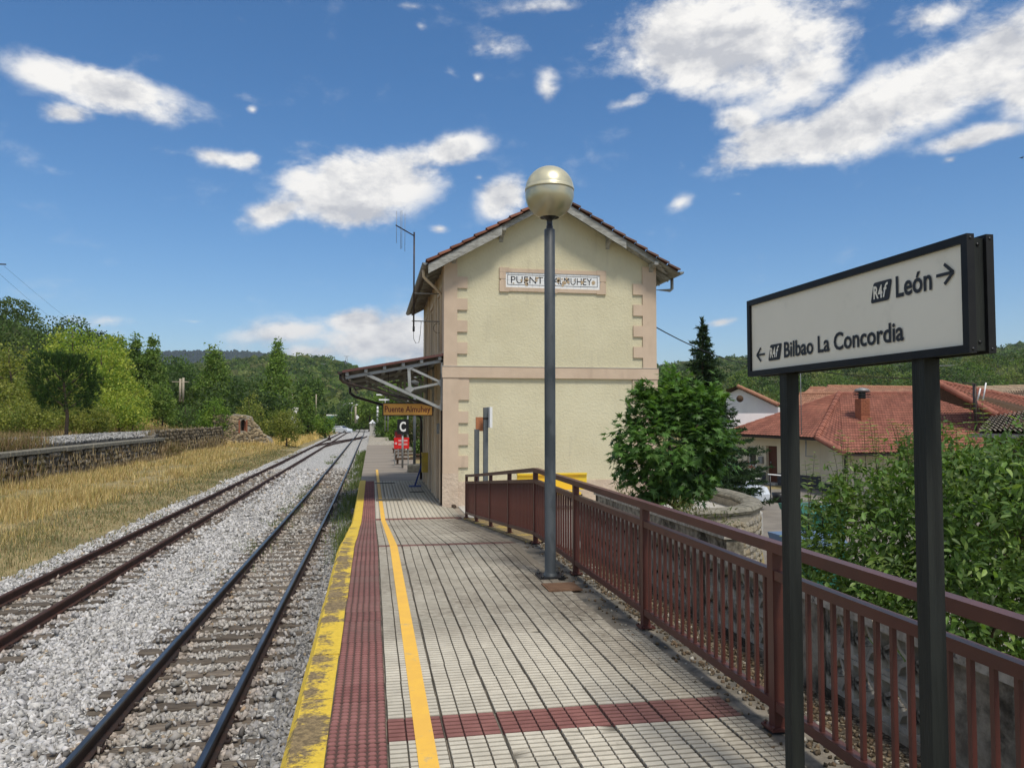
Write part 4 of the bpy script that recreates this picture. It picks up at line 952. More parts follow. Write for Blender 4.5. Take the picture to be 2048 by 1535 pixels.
# cable on the wall, small boxes
MB().box((X0 - .14, 20.9, 2.5), (X0 - .06, 21.02, 2.78)).build('junction_box', GREYMETAL, st)
MB().tube([(X0 - .07, 20.5, 4.5), (X0 - .09, 20.48, 4.0), (X0 - .07, 20.5, 3.4)], .008, 6).build('wall_cable', CABLE, st)

# ------------------------------------------------------------------ canopy (fixed to the building)
CY0, CY1 = 20.15, 29.0; CXO = -.70; CZW, CZO = 4.60, 4.13
cn = MB(); 
def czf(x): return CZO + (CZW - CZO) * (x - CXO) / (X0 - CXO)
V = []; F_ = []; n = 110
for i in range(n + 1):
    y = CY0 - .12 + (CY1 - CY0 + .2) * i / n; w = .012 * (i % 2)
    V += [(CXO - .06, y, czf(CXO - .06) + w), (X0 - .01, y, czf(X0) + w)]
for i in range(n): F_.append((2 * i, 2 * i + 1, 2 * i + 3, 2 * i + 2))
canopy = MB().add(V, F_).add([(a, b2, c - .006) for a, b2, c in V], [f[::-1] for f in F_]).build('canopy', MAROONSHEET, st)
V2 = [(a, b2, c - .03) for a, b2, c in V]; MB().add(V2, F_).build('canopy_lining', UNDERSHEET, canopy)
MB().beam((CXO - .06, CY0 - .135, czf(CXO - .06) - .01), (X0 - .01, CY0 - .135, czf(X0) - .01), .02, .06).build('edge_flashing', MAROONSHEET, canopy)
for y in (CY0, 23.1, 26.05, CY1 - .05):
    t = MB(); B_ = lambda p, q, w=.07, h=.075: t.beam((p[0], y, p[1]), (q[0], y, q[1]), w, h)
    top = lambda x: czf(x) - .17
    B_((CXO + .02, top(CXO) + .0), (X0 - .05, top(X0)))
    B_((X0 - .07, 3.12), (X0 - .07, 4.45)); B_((X0 - .09, 3.18), (-.12, top(-.12) - .03)); B_((.96, 3.66), (.93, top(.93) - .04))
    B_((X0 - .1, 3.86), (.98, top(.98) - .05), .06, .06); B_((.98, 3.68), (X0 - .1, 3.84), .06, .06)
    for (cx, cz_, w, h) in ((.97, 3.68, .15, .12), (X0 - .11, 3.85, .09, .14), (.95, top(.95) - .03, .12, .09), (X0 - .10, 3.22, .08, .13)): t.box((cx - w, y - .042, cz_ - h), (cx + w * .7, y - .036, cz_ + h * .6)) if False else t.prism([(cx - w, y - .042, cz_), (cx, y - .042, cz_ - h * .8), (cx + w * .8, y - .042, cz_), (cx, y - .042, cz_ + h * .8)], (0, .006, 0))
    t.build('truss', TRUSS, canopy)
for k in range(6):
    x = CXO + .06 + k * (X0 - CXO - .2) / 5; MB().box((x - .04, CY0 - .10, czf(x) - .125), (x + .04, CY1, czf(x) - .045)).build('purlin', TRUSS, canopy)
gutter(CXO - .11, CY0 - .14, CY1 + .1, CZO - .02, DARKMETAL, canopy, .08)
MB().tube([(CXO - .11, CY0 - .02, CZO - .1), (CXO - .11, CY0 - .02, CZO - .2), (CXO - .04, CY0 + .02, CZO - .28), (X0 - .1, CY0 + .12, 3.2), (X0 - .06, CY0 + .12, 3.1), (X0 - .06, CY0 + .12, ZL)], .035, 8).build('downpipe', DARKMETAL, canopy)
MB().tube([(CXO - .11, CY1 - .1, CZO - .1), (CXO - .11, CY1 - .1, CZO - .28), (CXO + .05, CY1 - .1, CZO - .42), (X0 - .1, CY1 - .1, 3.0), (X0 - .06, CY1 - .1, 2.8), (X0 - .06, CY1 - .1, ZL)], .05, 8).build('downpipe', DARKMETAL, canopy)
MB().beam((CXO + .15, CY0, CZO - .3), (CXO + .15, CY1, CZO - .3), .04, .05).build('tie_bar', DARKMETAL, canopy)

# hanging name sign under the canopy
YN = 20.9; hx0, hx1, hz0, hz1 = .27, 1.62, 2.985, 3.335
hsn = empty('hanging_name_sign', ((hx0 + hx1) / 2, YN, hz0), 'orange sign reading Puente Almuhey hanging in a dark frame below the canopy', 'sign')
b = MB(); f = .025; b.box((hx0, YN - .05, hz0), (hx1, YN + .05, hz0 + f)).box((hx0, YN - .05, hz1 - f), (hx1, YN + .05, hz1)).box((hx0, YN - .05, hz0 + f), (hx0 + f, YN + .05, hz1 - f)).box((hx1 - f, YN - .05, hz0 + f), (hx1, YN + .05, hz1 - f)); b.build('frame', DARKMETAL, hsn)
pn = MB().box((hx0 + f, YN - .04, hz0 + f), (hx1 - f, YN + .04, hz1 - f)).build('panel', ORANGESIGN, hsn)
text_mesh('lettering', 'Puente Almuhey', MAROONINK, pn, (hx0 + .06, YN - .041, hz0 + .105), (1, 0, 0), (0, 0, 1), .16, width=1.22, bold=.015)
for x in (hx0 + .15, hx1 - .15): MB().box((x - .008, YN - .008, hz1), (x + .008, YN + .008, czf(x) - .12)).build('hanger', DARKMETAL, hsn)

# antenna
ax, ay = 1.08, 20.72
an = empty('antenna', (ax, ay, 5.38), 'tall antenna mast with three upright rods braced off the eave', 'antenna')
MB().tube([(ax, ay, 5.38), (ax, ay, 7.94)], .022, 8).build('mast', DARKMETAL, an); MB().tube([(ax, ay, 5.25), (ax, ay, 5.38)], .03, 8).build('foot', BLACKMETAL, an)
MB().tube([(ax, ay, 6.28), (X0, ay, 6.28)], .016, 6).build('brace', ZINC, an); MB().tube([(ax - .05, ay, 5.53), (X0, ay, 5.53)], .016, 6).build('brace', ZINC, an)
e = Vector((ax - .52, ay - 1.07, 7.84)); s_ = Vector((ax, ay, 7.84)); MB().tube([s_, e], .016, 6).build('boom', BLACKMETAL, an)
for k, (t, l) in enumerate(((.52, 1.0), (.75, 1.0), (.97, .82))):
    p = s_.lerp(e, t); b = MB(); b.tube([p + Vector((0, 0, -l * .55)), p + Vector((0, 0, l * .45))], .006, 6)
    if k == 1: b.tube([p + Vector((.03, -.03, -l * .55)), p + Vector((.03, -.03, l * .45))], .006, 6)
    b.build('rod', GREYMETAL, an)
def loop(c, r, nm='cable_loop', par=an, axis='y', n=20, th=.007, m_=CABLE):
    pts = [(c[0] + r * math.cos(2 * math.pi * k / n), c[1], c[2] + r * 1.1 * math.sin(2 * math.pi * k / n)) for k in range(n + 1)]; MB().tube(pts, th, 5, caps=False).build(nm, m_, par)
loop((X0 - .14, ay, 5.35), .12); MB().tube([(ax, ay, 5.27), (ax + .0, ay, 5.05), (ax + .06, ay, 4.93), (ax + .14, ay, 4.95), (ax + .18, ay, 5.2), (ax + .2, ay, 5.52)], .007, 5).build('cable', CABLE, an)

# overhead cable from the right-hand corner out over the village
def cable(p, q, sag, r=.012, label='black cable', n=16, grp=None):
    p, q = Vector(p), Vector(q); pts = [p.lerp(q, k / n) + Vector((0, 0, -4 * sag * (k / n) * (1 - k / n))) for k in range(n + 1)]; MB().tube(pts, r, 6).build('overhead_cable', CABLE, None, label, 'cable', grp)
cable((X1 + .03, 20.4, 5.55), at(1575, 728, 40), .5, .016, 'black cable running from the station corner down past the spruce')
cable(at(1575, 728, 40), at(1905, 752, 34), .35, .014, 'thin black cable strung above the red roofs behind the big sign')

# ------------------------------------------------------------------ things on the platform and around the station
def notice(x, y, top, w, h, col_face, label, board_dx, facing):
    t = empty('notice_post', (x, y, ZL), label, 'notice post'); MB().box((x - .05, y - .05, ZL), (x + .05, y + .05, top)).build('post', SLATEGREY, t); return t
p1 = notice(2.29, 16.98, 2.68, 0, 0, None, 'shorter grey post with a small orange notice board by the gable corner', 0, 0)
q = MB().box((2.27, 16.95, 2.64), (2.43, 17.02, 2.95)).build('notice_board', mat('wood_orange', (.52, .22, .10), (.42, .17, .08), sc=8, rough=.6), p1)
p2 = notice(2.45, 16.72, 3.16, 0, 0, None, 'taller grey post carrying a white sign seen edge-on by the gable corner', 0, 0)
MB().box((2.505, 16.45, 2.72), (2.56, 17.0, 3.17)).build('sign_plate', WHITE, p2); MB().box((2.395, 16.665, 2.9), (2.5055, 16.775, 2.94)).box((2.40, 16.68, 2.60), (2.45, 16.72, 2.98)).build('clamp', DARKMETAL, p2)

bn = empty('yellow_bench', (4.5, 18.8, ZL), 'yellow painted bench backing against the gable wall beyond the railing', 'bench')
b = MB(); b.box((3.58, 18.98, 1.12), (5.38, 19.03, 1.52)).box((3.58, 18.93, 1.50), (5.38, 19.06, 1.54)); b.build('backrest', YELLOWBENCH, bn)
MB().box((3.6, 18.5, 1.04), (5.1, 18.97, 1.10)).build('seat', YELLOWBENCH, bn)
for x in (3.75, 5.1): 
    MB().box((x, 18.6, ZL), (x + .06, 18.66, 1.04)).build('leg', BLACKMETAL, bn); MB().box((x, 18.9, ZL), (x + .06, 18.96, 1.12)).build('leg', BLACKMETAL, bn)
MB().box((2.02, 19.62, ZL), (2.13, 19.80, ZL + .07), .02).build('stray_stone', BARK, None, 'small dark stone lying at the foot of the station corner', 'stone')

# square letter sign
t = empty('letter_sign', (1.38, 35.59, ZL), 'square black sign with a white letter C on a grey pole', 'sign')
MB().tube([(1.38, 35.59, ZL), (1.38, 35.59, 2.3)], .05, 10).build('pole', GREYMETAL, t); pn = MB().box((1.13, 35.50, 2.18), (1.65, 35.53, 2.86)).build('panel', BLACKMETAL, t)
text_mesh('lettering', 'C', WHITE, pn, (1.24, 35.497, 2.32), (1, 0, 0), (0, 0, 1), .42, width=.28, bold=.03)
t = empty('red_notice_board', (1.4, 37.4, ZL), 'red notice board on two thin legs behind the letter C sign', 'notice board')
for x in (1.08, 1.72): MB().box((x - .025, 37.4, ZL), (x + .025, 37.45, 2.05)).build('leg', GREYMETAL, t)
pn = MB().box((1.04, 37.36, 1.45), (1.76, 37.39, 1.98)).build('panel', REDPAINT, t)
for z in (1.85, 1.80, 1.68, 1.63): MB().box((1.25, 37.356, z), (1.68, 37.359, z + .018)).build('text_line', WHITE, pn)
loop((1.13, 37.355, 1.7), .04, 'emblem', pn, th=.014, m_=WHITE)
t = empty('red_box', (1.37, 41.2, ZL), 'dark red metal box on a post behind the letter C sign', 'box')
MB().box((1.34, 41.15, ZL), (1.40, 41.21, 1.55)).build('post', GREYMETAL, t); MB().box((1.2, 41, 1.55), (1.55, 41.4, 2.2)).build('body', mat('dark_red', (.14, .01, .012), rough=.5), t); MB().box((1.18, 40.98, 2.2), (1.57, 41.42, 2.26)).build('cap', DARKMETAL, t)
# benches: slender planks on the platform (stacked grey boards)
for k, (px, py) in enumerate(((808, 877), (812, 885), (816, 893), (822, 901))):
    p = at(px, py, 50 - 4 * k); MB().box((p[0] - .75, p[1], ZL + .22), (p[0] + .75, p[1] + .4, ZL + .30)).box((p[0] - .7, p[1] + .1, ZL), (p[0] - .6, p[1] + .3, ZL + .22)).box((p[0] + .5, p[1] + .1, ZL), (p[0] + .6, p[1] + .3, ZL + .22)).build('low_bench', WOODWALL, None, ['farthest low timber bench', 'third low timber bench from the letter C sign', 'second low timber bench from the letter C sign', 'nearest low timber bench'][k] + ' beside the grass on the far platform', 'bench', 'low benches on the far platform')
# blue leaning stand, yellow wall box
t = empty('blue_stand', (1.45, 25.9, ZL), 'blue metal stand leaning towards the station wall on the shaded platform', 'stand')
MB().box((1.22, 25.7, ZL + .001), (1.62, 26.1, ZL + .03)).build('base_plate', BLUEPAINT, t); MB().beam((1.42, 25.9, ZL + .03), (1.66, 25.9, ZL + .78), .05, .05).build('arm', BLUEPAINT, t)
t = empty('yellow_wall_box', (1.75, 25.7, 1.3), 'faded yellow letter box fixed to the station wall under the canopy', 'letter box')
MB().box((1.62, 25.35, 1.15), (1.81, 25.65, 1.75)).build('body', YELLOWBOX, t); MB().box((1.60, 25.33, 1.751), (1.82, 25.67, 1.79)).build('lid', YELLOWBOX, t); MB().box((1.615, 25.42, 1.62), (1.6195, 25.58, 1.65)).build('slot', BLACKMETAL, t)
# stone block and green lamp column by the platform
t = empty('column_lamp', (1.78, 33.0, ZL), 'pale green-grey lamp column standing on a stone footing past the station', 'lamp post')
MB().tube([(1.78, 33, ZL + .3), (1.78, 33, 4.3)], .06, 10).build('pole', SLATEGREY, t); MB().box((1.5, 32.7, ZL), (2.1, 33.3, ZL + .32), .05).build('footing', PLANTER, t)
MB().lathe([(0, 0), (.15, .02), (.2, .2), (.12, .35), (0, .38)], (1.78, 33, 4.3), 12).build('lamp_head', GREYMETAL, t)

# ------------------------------------------------------------------ stone parapet round the corner of the yard
pp = [(4.45, 14.25), (5.4, 15.0), (6.4, 15.4), (7.3, 15.45), (8.0, 15.8), (8.55, 16.45), (8.95, 17.3), (9.2, 18.4), (9.3, 19.6), (9.2, 21.0)]
cp = empty('curved_parapet', (8.4, 16.4, ZL), 'curved rubble stone parapet with thick worn coping beside the maple', 'wall')
def offs(k, d):
    a = Vector((*pp[max(k - 1, 0)], 0)); c = Vector((*pp[min(k + 1, len(pp) - 1)], 0)); n = Vector((c.y - a.y, a.x - c.x, 0)).normalized(); return (pp[k][0] + n.x * d, pp[k][1] + n.y * d)
b = MB(); vs = []
for k in range(len(pp)):
    o, i = offs(k, .20), offs(k, -.16); vs += [(*o, -1.3), (*o, .84), (*i, .84), (*i, -1.3)]
b.add(vs, [(4 * i + q, 4 * i + 4 + q, 4 * i + 4 + (q + 1) % 4, 4 * i + (q + 1) % 4) for i in range(len(pp) - 1) for q in range(4)] + [(0, 1, 2, 3)]).build('wall_body', STONEB := mat('mortar', (.36, .32, .25), (.26, .23, .18), sc=7, rough=.95, bump=.5, bsc=20), cp)
for k in range(len(pp) - 1):
    p, q = pp[k], pp[k + 1]; ring = []
    for (d, z) in ((.24, .86), (.27, .93), (.21, 1.00), (0, 1.03), (-.15, 1.00), (-.21, .93), (-.17, .86)):
        ring.append((d, z))
    vs = []; 
    for (kk_, f) in ((k, .0), (k + 1, .0)):
        for d, z in ring: o = offs(kk_, d); vs.append((*o, z + (random.uniform(-.008, .008))))
    a_ = np.array(vs); c0, c1 = a_[:7].mean(0), a_[7:].mean(0); dn = (c1 - c0) / np.linalg.norm(c1 - c0) * .008; a_[:7] += dn; a_[7:] -= dn; n = 7
    MB().add(a_, [tuple(range(n))[::-1], tuple(range(n, 2 * n))] + [(i, (i + 1) % n, n + (i + 1) % n, n + i) for i in range(n)]).build('coping_stone', PLANTER, cp)
sc_v, sc_f = ico(1); inv4 = parent_mat(cp).inverted(); rms = []
for q in range(4):
    v = sc_v * (1, .45, 1) + rng.normal(size=sc_v.shape) * .08; me = bpy.data.meshes.new('stone'); me.from_pydata([tuple(a) for a in v], [], [tuple(map(int, f)) for f in sc_f]); me.materials.append(mat('wall_stone%d' % q if q else 'wall_stone', *[((.34, .30, .22), (.25, .215, .16)), ((.40, .37, .30), (.3, .27, .22)), ((.26, .22, .15), (.34, .28, .2)), ((.22, .2, .17), (.30, .27, .22))][q], sc=3, rough=.95, bump=.4, bsc=8)); rms.append(me)
for k in range(len(pp) - 2):
    for a in np.arange(0, 1, .11):
        for z in np.arange(-1.0, .8, .15):
            o = Vector((*offs(k, .2), 0)).lerp(Vector((*offs(k + 1, .2), 0)), a + random.uniform(-.03, .03)); ob = bpy.data.objects.new('stone', random.choice(rms)); COL.objects.link(ob); ob.parent = cp; ob.matrix_parent_inverse = inv4
            ob.location = (o.x, o.y, z + random.uniform(-.03, .03)); s = random.uniform(.055, .10); ob.scale = (s * 1.25, s * .8, s * .85)
            d = Vector((*offs(k + 1, .2), 0)) - Vector((*offs(k, .2), 0)); ob.rotation_euler = (0, random.uniform(-.4, .4), math.atan2(d.y, d.x))

# ------------------------------------------------------------------ old loading bank on the left
lb = empty('loading_bank', (-15.2, 50, 0), 'long crumbling stone wall of the old loading bank beside the dry grass', 'retaining wall')
b = MB(); vs = []; fs = []; yy = np.arange(18, 83.1, 1.0)
for y in yy: vs += [(-14.95 + .05 * math.sin(y), y, -.2), (-15.05 + .05 * math.sin(y * 1.3), y, 1.28), (-15.9, y, 1.28), (-15.9, y, -.2)]
for i in range(len(yy) - 1):
    for q in range(3): fs.append((4 * i + q, 4 * i + q + 1, 4 * i + 5 + q, 4 * i + 4 + q))
fs += [(0, 1, 2, 3), tuple(4 * (len(yy) - 1) + q for q in range(4))[::-1]]
b.add(vs, fs).build('wall_core', mat('dark_wall_core', (.09, .075, .055), (.17, .145, .11), sc=1.2, rough=1, bump=.8, bsc=3, pos=True, bdist=.06), lb)
y = 18.0
while y < 58:                      # heavy coping slabs on the nearer part
    L = random.uniform(1.5, 2.4); MB().box((-15.45, y + .02, 1.30 + random.uniform(-.02, .02)), (-14.80 + random.uniform(-.03, .03), y + L, 1.50), .03).build('coping_slab', PLANTER, lb); y += L
MB().box((-15.95, 18, .8), (-15.72, 60, 1.64)).build('upper_wall', CONCRETE, lb)
MB().prism([(-14.98, 57.5, 1.25), (-14.98, 83, 1.25), (-14.98, 83, 1.75), (-14.98, 78, 1.98), (-14.98, 74, 1.88), (-14.98, 68, 2.0), (-14.98, 63, 1.9), (-14.98, 60, 2.0), (-14.98, 57.5, 1.6)], (-.8, 0, 0)).build('raised_wall', CONCRETE, lb)
inv5 = parent_mat(lb).inverted(); sms = []
for q in range(4):
    v = sc_v * (.5, 1, .7) + rng.normal(size=sc_v.shape) * .1; me = bpy.data.meshes.new('bank_stone'); me.from_pydata([tuple(a) for a in v], [], [tuple(map(int, f)) for f in sc_f])
    me.materials.append(mat('bank_stone_%s' % 'abcd'[q], *[((.20, .17, .125), (.12, .10, .08)), ((.27, .235, .18), (.17, .145, .11)), ((.13, .11, .085), (.19, .16, .12)), ((.33, .29, .235), (.22, .19, .15))][q], sc=2, rough=1)); sms.append(me)
cnt2 = 0; extra = []
for y in np.arange(31, 82, .46):
    for z in np.arange(.1, 1.25 if y < 58 else 1.95, .26):
        if rng.random() < .12: continue
        loc = (-14.93 + rng.uniform(-.05, .04), y + rng.uniform(-.1, .1), z + rng.uniform(-.05, .05)); s = rng.uniform(.13, .26)
        if y < 58 and cnt2 < 285:
            ob = bpy.data.objects.new('stone', random.choice(sms)); COL.objects.link(ob); ob.parent = lb; ob.matrix_parent_inverse = inv5; ob.location = loc; ob.scale = (s * .6, s, s * .75); ob.rotation_euler = (rng.uniform(-.3, .3), 0, 0); cnt2 += 1
        else: extra.append((*loc, s))
ex = np.array(extra); nB = len(ex); rot = np.repeat(np.eye(3)[None], nB, 0)
scatter('distant_stones', ex[:, :3], sc_v, sc_f, np.stack([ex[:, 3] * .4, ex[:, 3], ex[:, 3] * .75], -1), STONE, np.repeat(rng.uniform(.35, .95, nB)[:, None], 3, 1) * (1, .95, .85), lb, rots=rot, jit=.08, kind='stuff')
# gravel heap on top of the bank
n = 15000; x = -15.72 - 2.6 * rng.random(n); y = rng.uniform(30, 74, n); zt = 1.62 + .24 * sst(-x, 15.7, 16.6) - .25 * sst(-x, 17.2, 18.4) + .05 * np.sin(y * .4) + .06 * fbm2(x, y * .3, 8)
PG = np.stack([x, y, np.maximum(zt, 1.45) + rng.uniform(-.05, .05, n)], -1); bs = rng.uniform(.16, .52, n)
scatter('gravel_heap', PG, CUBEV, CUBEF, rng.uniform(.05, .13, n), BALLAST, np.repeat(bs[:, None], 3, 1) * (1, .98, .93), jit=.09, kind='stuff', label='ridge of pale grey gravel piled on top of the loading bank wall', cat='gravel')
MB().prism([(-15.8, 30, 1.3), (-15.8, 30, 1.58), (-16.5, 30, 1.80), (-17.3, 30, 1.78), (-18.4, 30, 1.60), (-18.4, 30, 1.3)], (0, 44, 0)).build('gravel_core', BEDMAT, lb)

# ruined stone hut with an arched brick niche
hu = empty('ruined_hut', tuple(at(486, 862, 80) * (1, 1, 0) + (0, 0, .2)), 'ruined rubble hut with an arched brick doorway at the end of the loading bank', 'ruin')
c = at(486, 870, 80); hx, hy = c[0], c[1]
prof = [(-2.9, .2), (2.7, .1), (2.4, .7), (1.9, 1.2), (1.1, 1.9), (.7, 2.55), (.3, 2.95), (-.6, 3.0), (-2.0, 3.05), (-2.9, 3.0)]
b = MB()
b.prism([(hx - 2.9, hy, 0), (hx - .27, hy, 0), (hx - .27, hy, 2.5), (hx - .18, hy, 2.68), (hx, hy, 2.75), (hx, hy, 3.2), (hx - 1.0, hy, 3.32), (hx - 1.6, hy, 3.15), (hx - 2.3, hy, 3.3), (hx - 2.9, hy, 2.9)], (0, 2, 0)); b.box((hx - .27, hy, 0), (hx + .25, hy + 2, 1.55))
b.prism([(hx + .0, hy, 2.75), (hx + .17, hy, 2.68), (hx + .25, hy, 2.5), (hx + .25, hy, 0), (hx + 3.0, hy, 0), (hx + 2.6, hy, .8), (hx + 1.7, hy, 1.3), (hx + 1.35, hy, 2.0), (hx + .8, hy, 2.5), (hx + .6, hy, 3.05), (hx, hy, 3.2)], (0, 2, 0))
b.build('wall_body', STONEB, hu); MB().box((hx - .27, hy + .7, 1.5), (hx + .25, hy + .8, 2.8)).build('niche_back', BARK, hu); MB().box((hx + .02, hy + .45, 1.55), (hx + .24, hy + .69, 2.7)).build('brick_jamb', BRICKRED, hu)
for z in np.arange(1.35, 2.6, .17):
    for x in (-.46, .26): MB().box((hx + x, hy - .05, z), (hx + x + .18, hy - .001, z + .15)).build('brick', BRICKRED, hu)
n = 520; x = rng.uniform(-2.9, 2.7, n); z = rng.uniform(.1, 3.15, n); top = np.interp(x, [-2.9, -.2, .7, 1.2, 1.8, 2.5, 3], [3.1, 3.1, 3.0, 2.2, 1.5, .8, 0]); k_ = (z < top) & ((np.abs(x) > .50) | (z > 2.85) | (z < 1.4)); P_ = np.stack([hx + x, np.full(n, hy - .02), z], -1)[k_]; nn = len(P_)
scatter('rubble_stones', P_, sc_v, sc_f, np.stack([rng.uniform(.12, .24, nn), np.full(nn, .06), rng.uniform(.09, .16, nn)], -1), STONE, rng.uniform(.5, 1.6, nn)[:, None] * np.array([(1.05, .95, .8)]), hu, rots=np.repeat(np.eye(3)[None], nn, 0), jit=.1, kind='stuff')
# ------------------------------------------------------------------ hills and far woods
def hill(name, ridge, dr, df, zf, seed, m=None, ext=1.25):
    """ridge: list of (px, py) sight lines; dr ridge distance (or list), df foot distance"""
    px = np.array([r[0] for r in ridge], float); py = np.array([r[1] for r in ridge], float); dr_ = np.array(dr if isinstance(dr, (list, tuple)) else [dr] * len(px), float)
    S = np.linspace(px[0], px[-1], 160); T = np.concatenate([np.linspace(0, 1, 30), [1.08, ext]]); V = []
    py_ = np.interp(S, px, py); d_ = np.interp(S, px, dr_); P0 = np.stack([at(a, b, c) for a, b, c in zip(S, py_, d_)]); PF = np.stack([at(a, 840, df) for a in S])
    pos = []
    for t in T:
        tt = min(t, 1); q = PF[:, :2] + (P0[:, :2] - PF[:, :2]) * t; h = (tt ** 1.15) if t <= 1 else 1 - (t - 1) * 1.5
        z = zf + (P0[:, 2] - zf) * h + (P0[:, 2] - zf) * .06 * fbm2(q[:, 0] / (dr_.mean() * .12), q[:, 1] / (dr_.mean() * .12), seed) * math.sin(math.pi * min(t, 1))
        pos.append(np.column_stack([q, z]))
    G = np.stack(pos); nS = len(S); idx = (np.arange(len(T) - 1)[:, None] * nS + np.arange(nS - 1)[None]).ravel()
    npmesh(name, G.reshape(-1, 3), np.stack([idx, idx + 1, idx + nS + 1, idx + nS], -1), m or HILLM, smooth=True, kind='structure')
    return G[:30]
HILLM = mat('hill_ground', (.05, .07, .025), (.10, .10, .045), sc=.02, rough=1, pos=True, bump=.5, bsc=.3, bdist=1)
def on_hill(G, n, tmin=0, tmax=1, rg=rng):
    s = rg.random(n) * (G.shape[1] - 1.001); t = (tmin + (tmax - tmin) * rg.random(n)) * (G.shape[0] - 1.001)
    i, j = s.astype(int), t.astype(int); a, b = (s - i)[:, None], (t - j)[:, None]
    return (G[j, i] * (1 - a) + G[j, i + 1] * a) * (1 - b) + (G[j + 1, i] * (1 - a) + G[j + 1, i + 1] * a) * b
GREENS = np.array([(.065, .105, .03), (.09, .13, .036), (.05, .08, .025), (.12, .155, .045), (.04, .065, .024), (.14, .15, .06)])
def wood(name, G, n, r0, r1, label, sub=0, pal=GREENS, tmin=0, tmax=1.0, tone=1., p=None):
    P_ = on_hill(G, n, tmin, tmax); v, f = ico(sub); r = rng.uniform(r0, r1, n); P_[:, 2] += r * .45
    patch = .5 + .5 * np.clip(fbm2(P_[:, 0] / (r1 * 14), P_[:, 1] / (r1 * 14), 21), -1, 1)
    c = pal[rng.choice(len(pal), n, p=p)] * rng.uniform(.7, 1.3, (n, 1)) * tone; c = c * (1 - .3 * patch[:, None]) + .3 * patch[:, None] * np.array((.11, .135, .045)) * tone
    th = rng.uniform(0, 6.28, n); Z_ = np.zeros(n); rots = np.stack([np.stack([np.cos(th), -np.sin(th), Z_], -1), np.stack([np.sin(th), np.cos(th), Z_], -1), np.stack([Z_, Z_, Z_ + 1], -1)], 1)
    s3 = np.stack([r * rng.uniform(.8, 1.2, n), r * rng.uniform(.8, 1.2, n), r * rng.uniform(.8, 1.3, n)], -1)
    return scatter(name, P_, v, f, s3, CROWNM, c, rots=rots, jit=.13, smooth=True, kind='stuff', label=label, cat='woodland')
LEAFV = np.array([(0, 0, 0), (-.32, .45, .08), (0, 1, 0), (.32, .45, .08)]); LEAFF = [(0, 2, 1), (0, 3, 2)]
def wood_leafy(name, G, n, r0, r1, label, per=150, leaf=.5, pal=GREENS, tmin=0, tmax=1.0):
    P_ = on_hill(G, n, tmin, tmax); r = rng.uniform(r0, r1, n); P_[:, 2] += r * .6; q = rng.normal(size=(n, per, 3)); q /= np.linalg.norm(q, axis=2)[..., None]
    lob = rng.normal(size=(n, 6, 3)); lob /= np.linalg.norm(lob, axis=2)[..., None]
    bump_ = np.max(np.einsum('nij,nkj->nik', q, lob), 2); rad = .72 + .32 * bump_ + rng.normal(0, .07, (n, per))
    q[..., 2] = np.abs(q[..., 2]) * 1.0 - .25
    L = P_[:, None] + q * (r[:, None] * rad)[..., None] * np.array((1, 1, 1.05)); c = pal[rng.choice(len(pal), n)] * rng.uniform(.75, 1.3, (n, 1))
    C_ = (c[:, None] * rng.uniform(.7, 1.35, (n, per, 1))).reshape(-1, 3)
    return scatter(name, L.reshape(-1, 3), LEAFV, LEAFF, rng.uniform(.7, 1.3, n * per) * leaf, FOL, C_, kind='stuff', label=label, cat='woodland')
HB = mat('haze_tinted_hill', (.022, .034, .035), (.03, .045, .045), sc=.004, rough=1, pos=True)  # distance haze is put into the blue-green of this ridge and its wood
G0 = hill('far_hill', [(180, 722), (260, 714), (330, 706), (360, 703), (430, 704), (480, 704), (530, 708), (600, 718), (700, 728)], 2600, 1500, 0, 1, HB)
wood('far_woodland', G0, 12000, 3.5, 6.5, 'dark wood on the most distant ridge at the left, tinted blue-green for haze', pal=np.array([(.022, .036, .032), (.028, .045, .038), (.018, .03, .028)]), tmin=.15)
G1 = hill('wooded_hill', [(150, 755), (300, 748), (400, 740), (470, 733), (530, 726), (600, 722), (650, 726), (680, 738), (720, 750), (745, 758), (790, 756), (850, 762), (1000, 755), (1150, 748), (1310, 742)], 520, 190, 0, 2)
wood('hillside_underwood', G1, 3800, 2.2, 4.2, 'dark inner mass of the woods on the hillside beyond the track')
wood_leafy('hillside_woodland', G1, 2600, 2.4, 4.6, 'green wooded hillside beyond the poplars and the track', per=62, leaf=1.25)
G2 = hill('village_hill', [(1180, 756), (1310, 742), (1360, 734), (1420, 725), (1500, 720), (1600, 720), (1750, 723), (1900, 719), (1990, 706), (2048, 695), (2200, 676), (2600, 650)], 640, 260, -1, 4)
wood('village_hill_underwood', G2, 4500, 2.4, 4.2, 'dark inner mass of the woods on the village hill')
wood_leafy('village_hill_woodland', G2, 3000, 2.6, 4.6, 'dense green wood covering the hill behind the village', per=55, leaf=1.5)
G3 = hill('near_rise', [(1250, 765), (1400, 762), (1500, 756), (1620, 752), (1750, 757), (1900, 738), (2048, 722), (2400, 715)], 210, 120, -1, 5)
wood_leafy('village_trees', G3, 620, 2.0, 3.6, 'loose green trees on the low rise right behind the village roofs', per=170, leaf=.55)
G4 = hill('left_slope', [(-700, 500), (-400, 540), (-100, 600), (0, 632), (60, 655), (90, 668), (150, 685), (200, 705), (260, 730), (330, 755), (400, 785), (470, 805), (560, 820)], [150, 150, 150, 150, 152, 155, 160, 165, 170, 175, 180, 185, 190], 92, 2.4, 6)
wood_leafy('slope_trees', G4, 420, 2.4, 4.2, 'dark green oak wood climbing the slope at the far left', per=260, leaf=.5, pal=np.array([(.045, .07, .022), (.06, .09, .028), (.035, .056, .02), (.075, .10, .03)]))

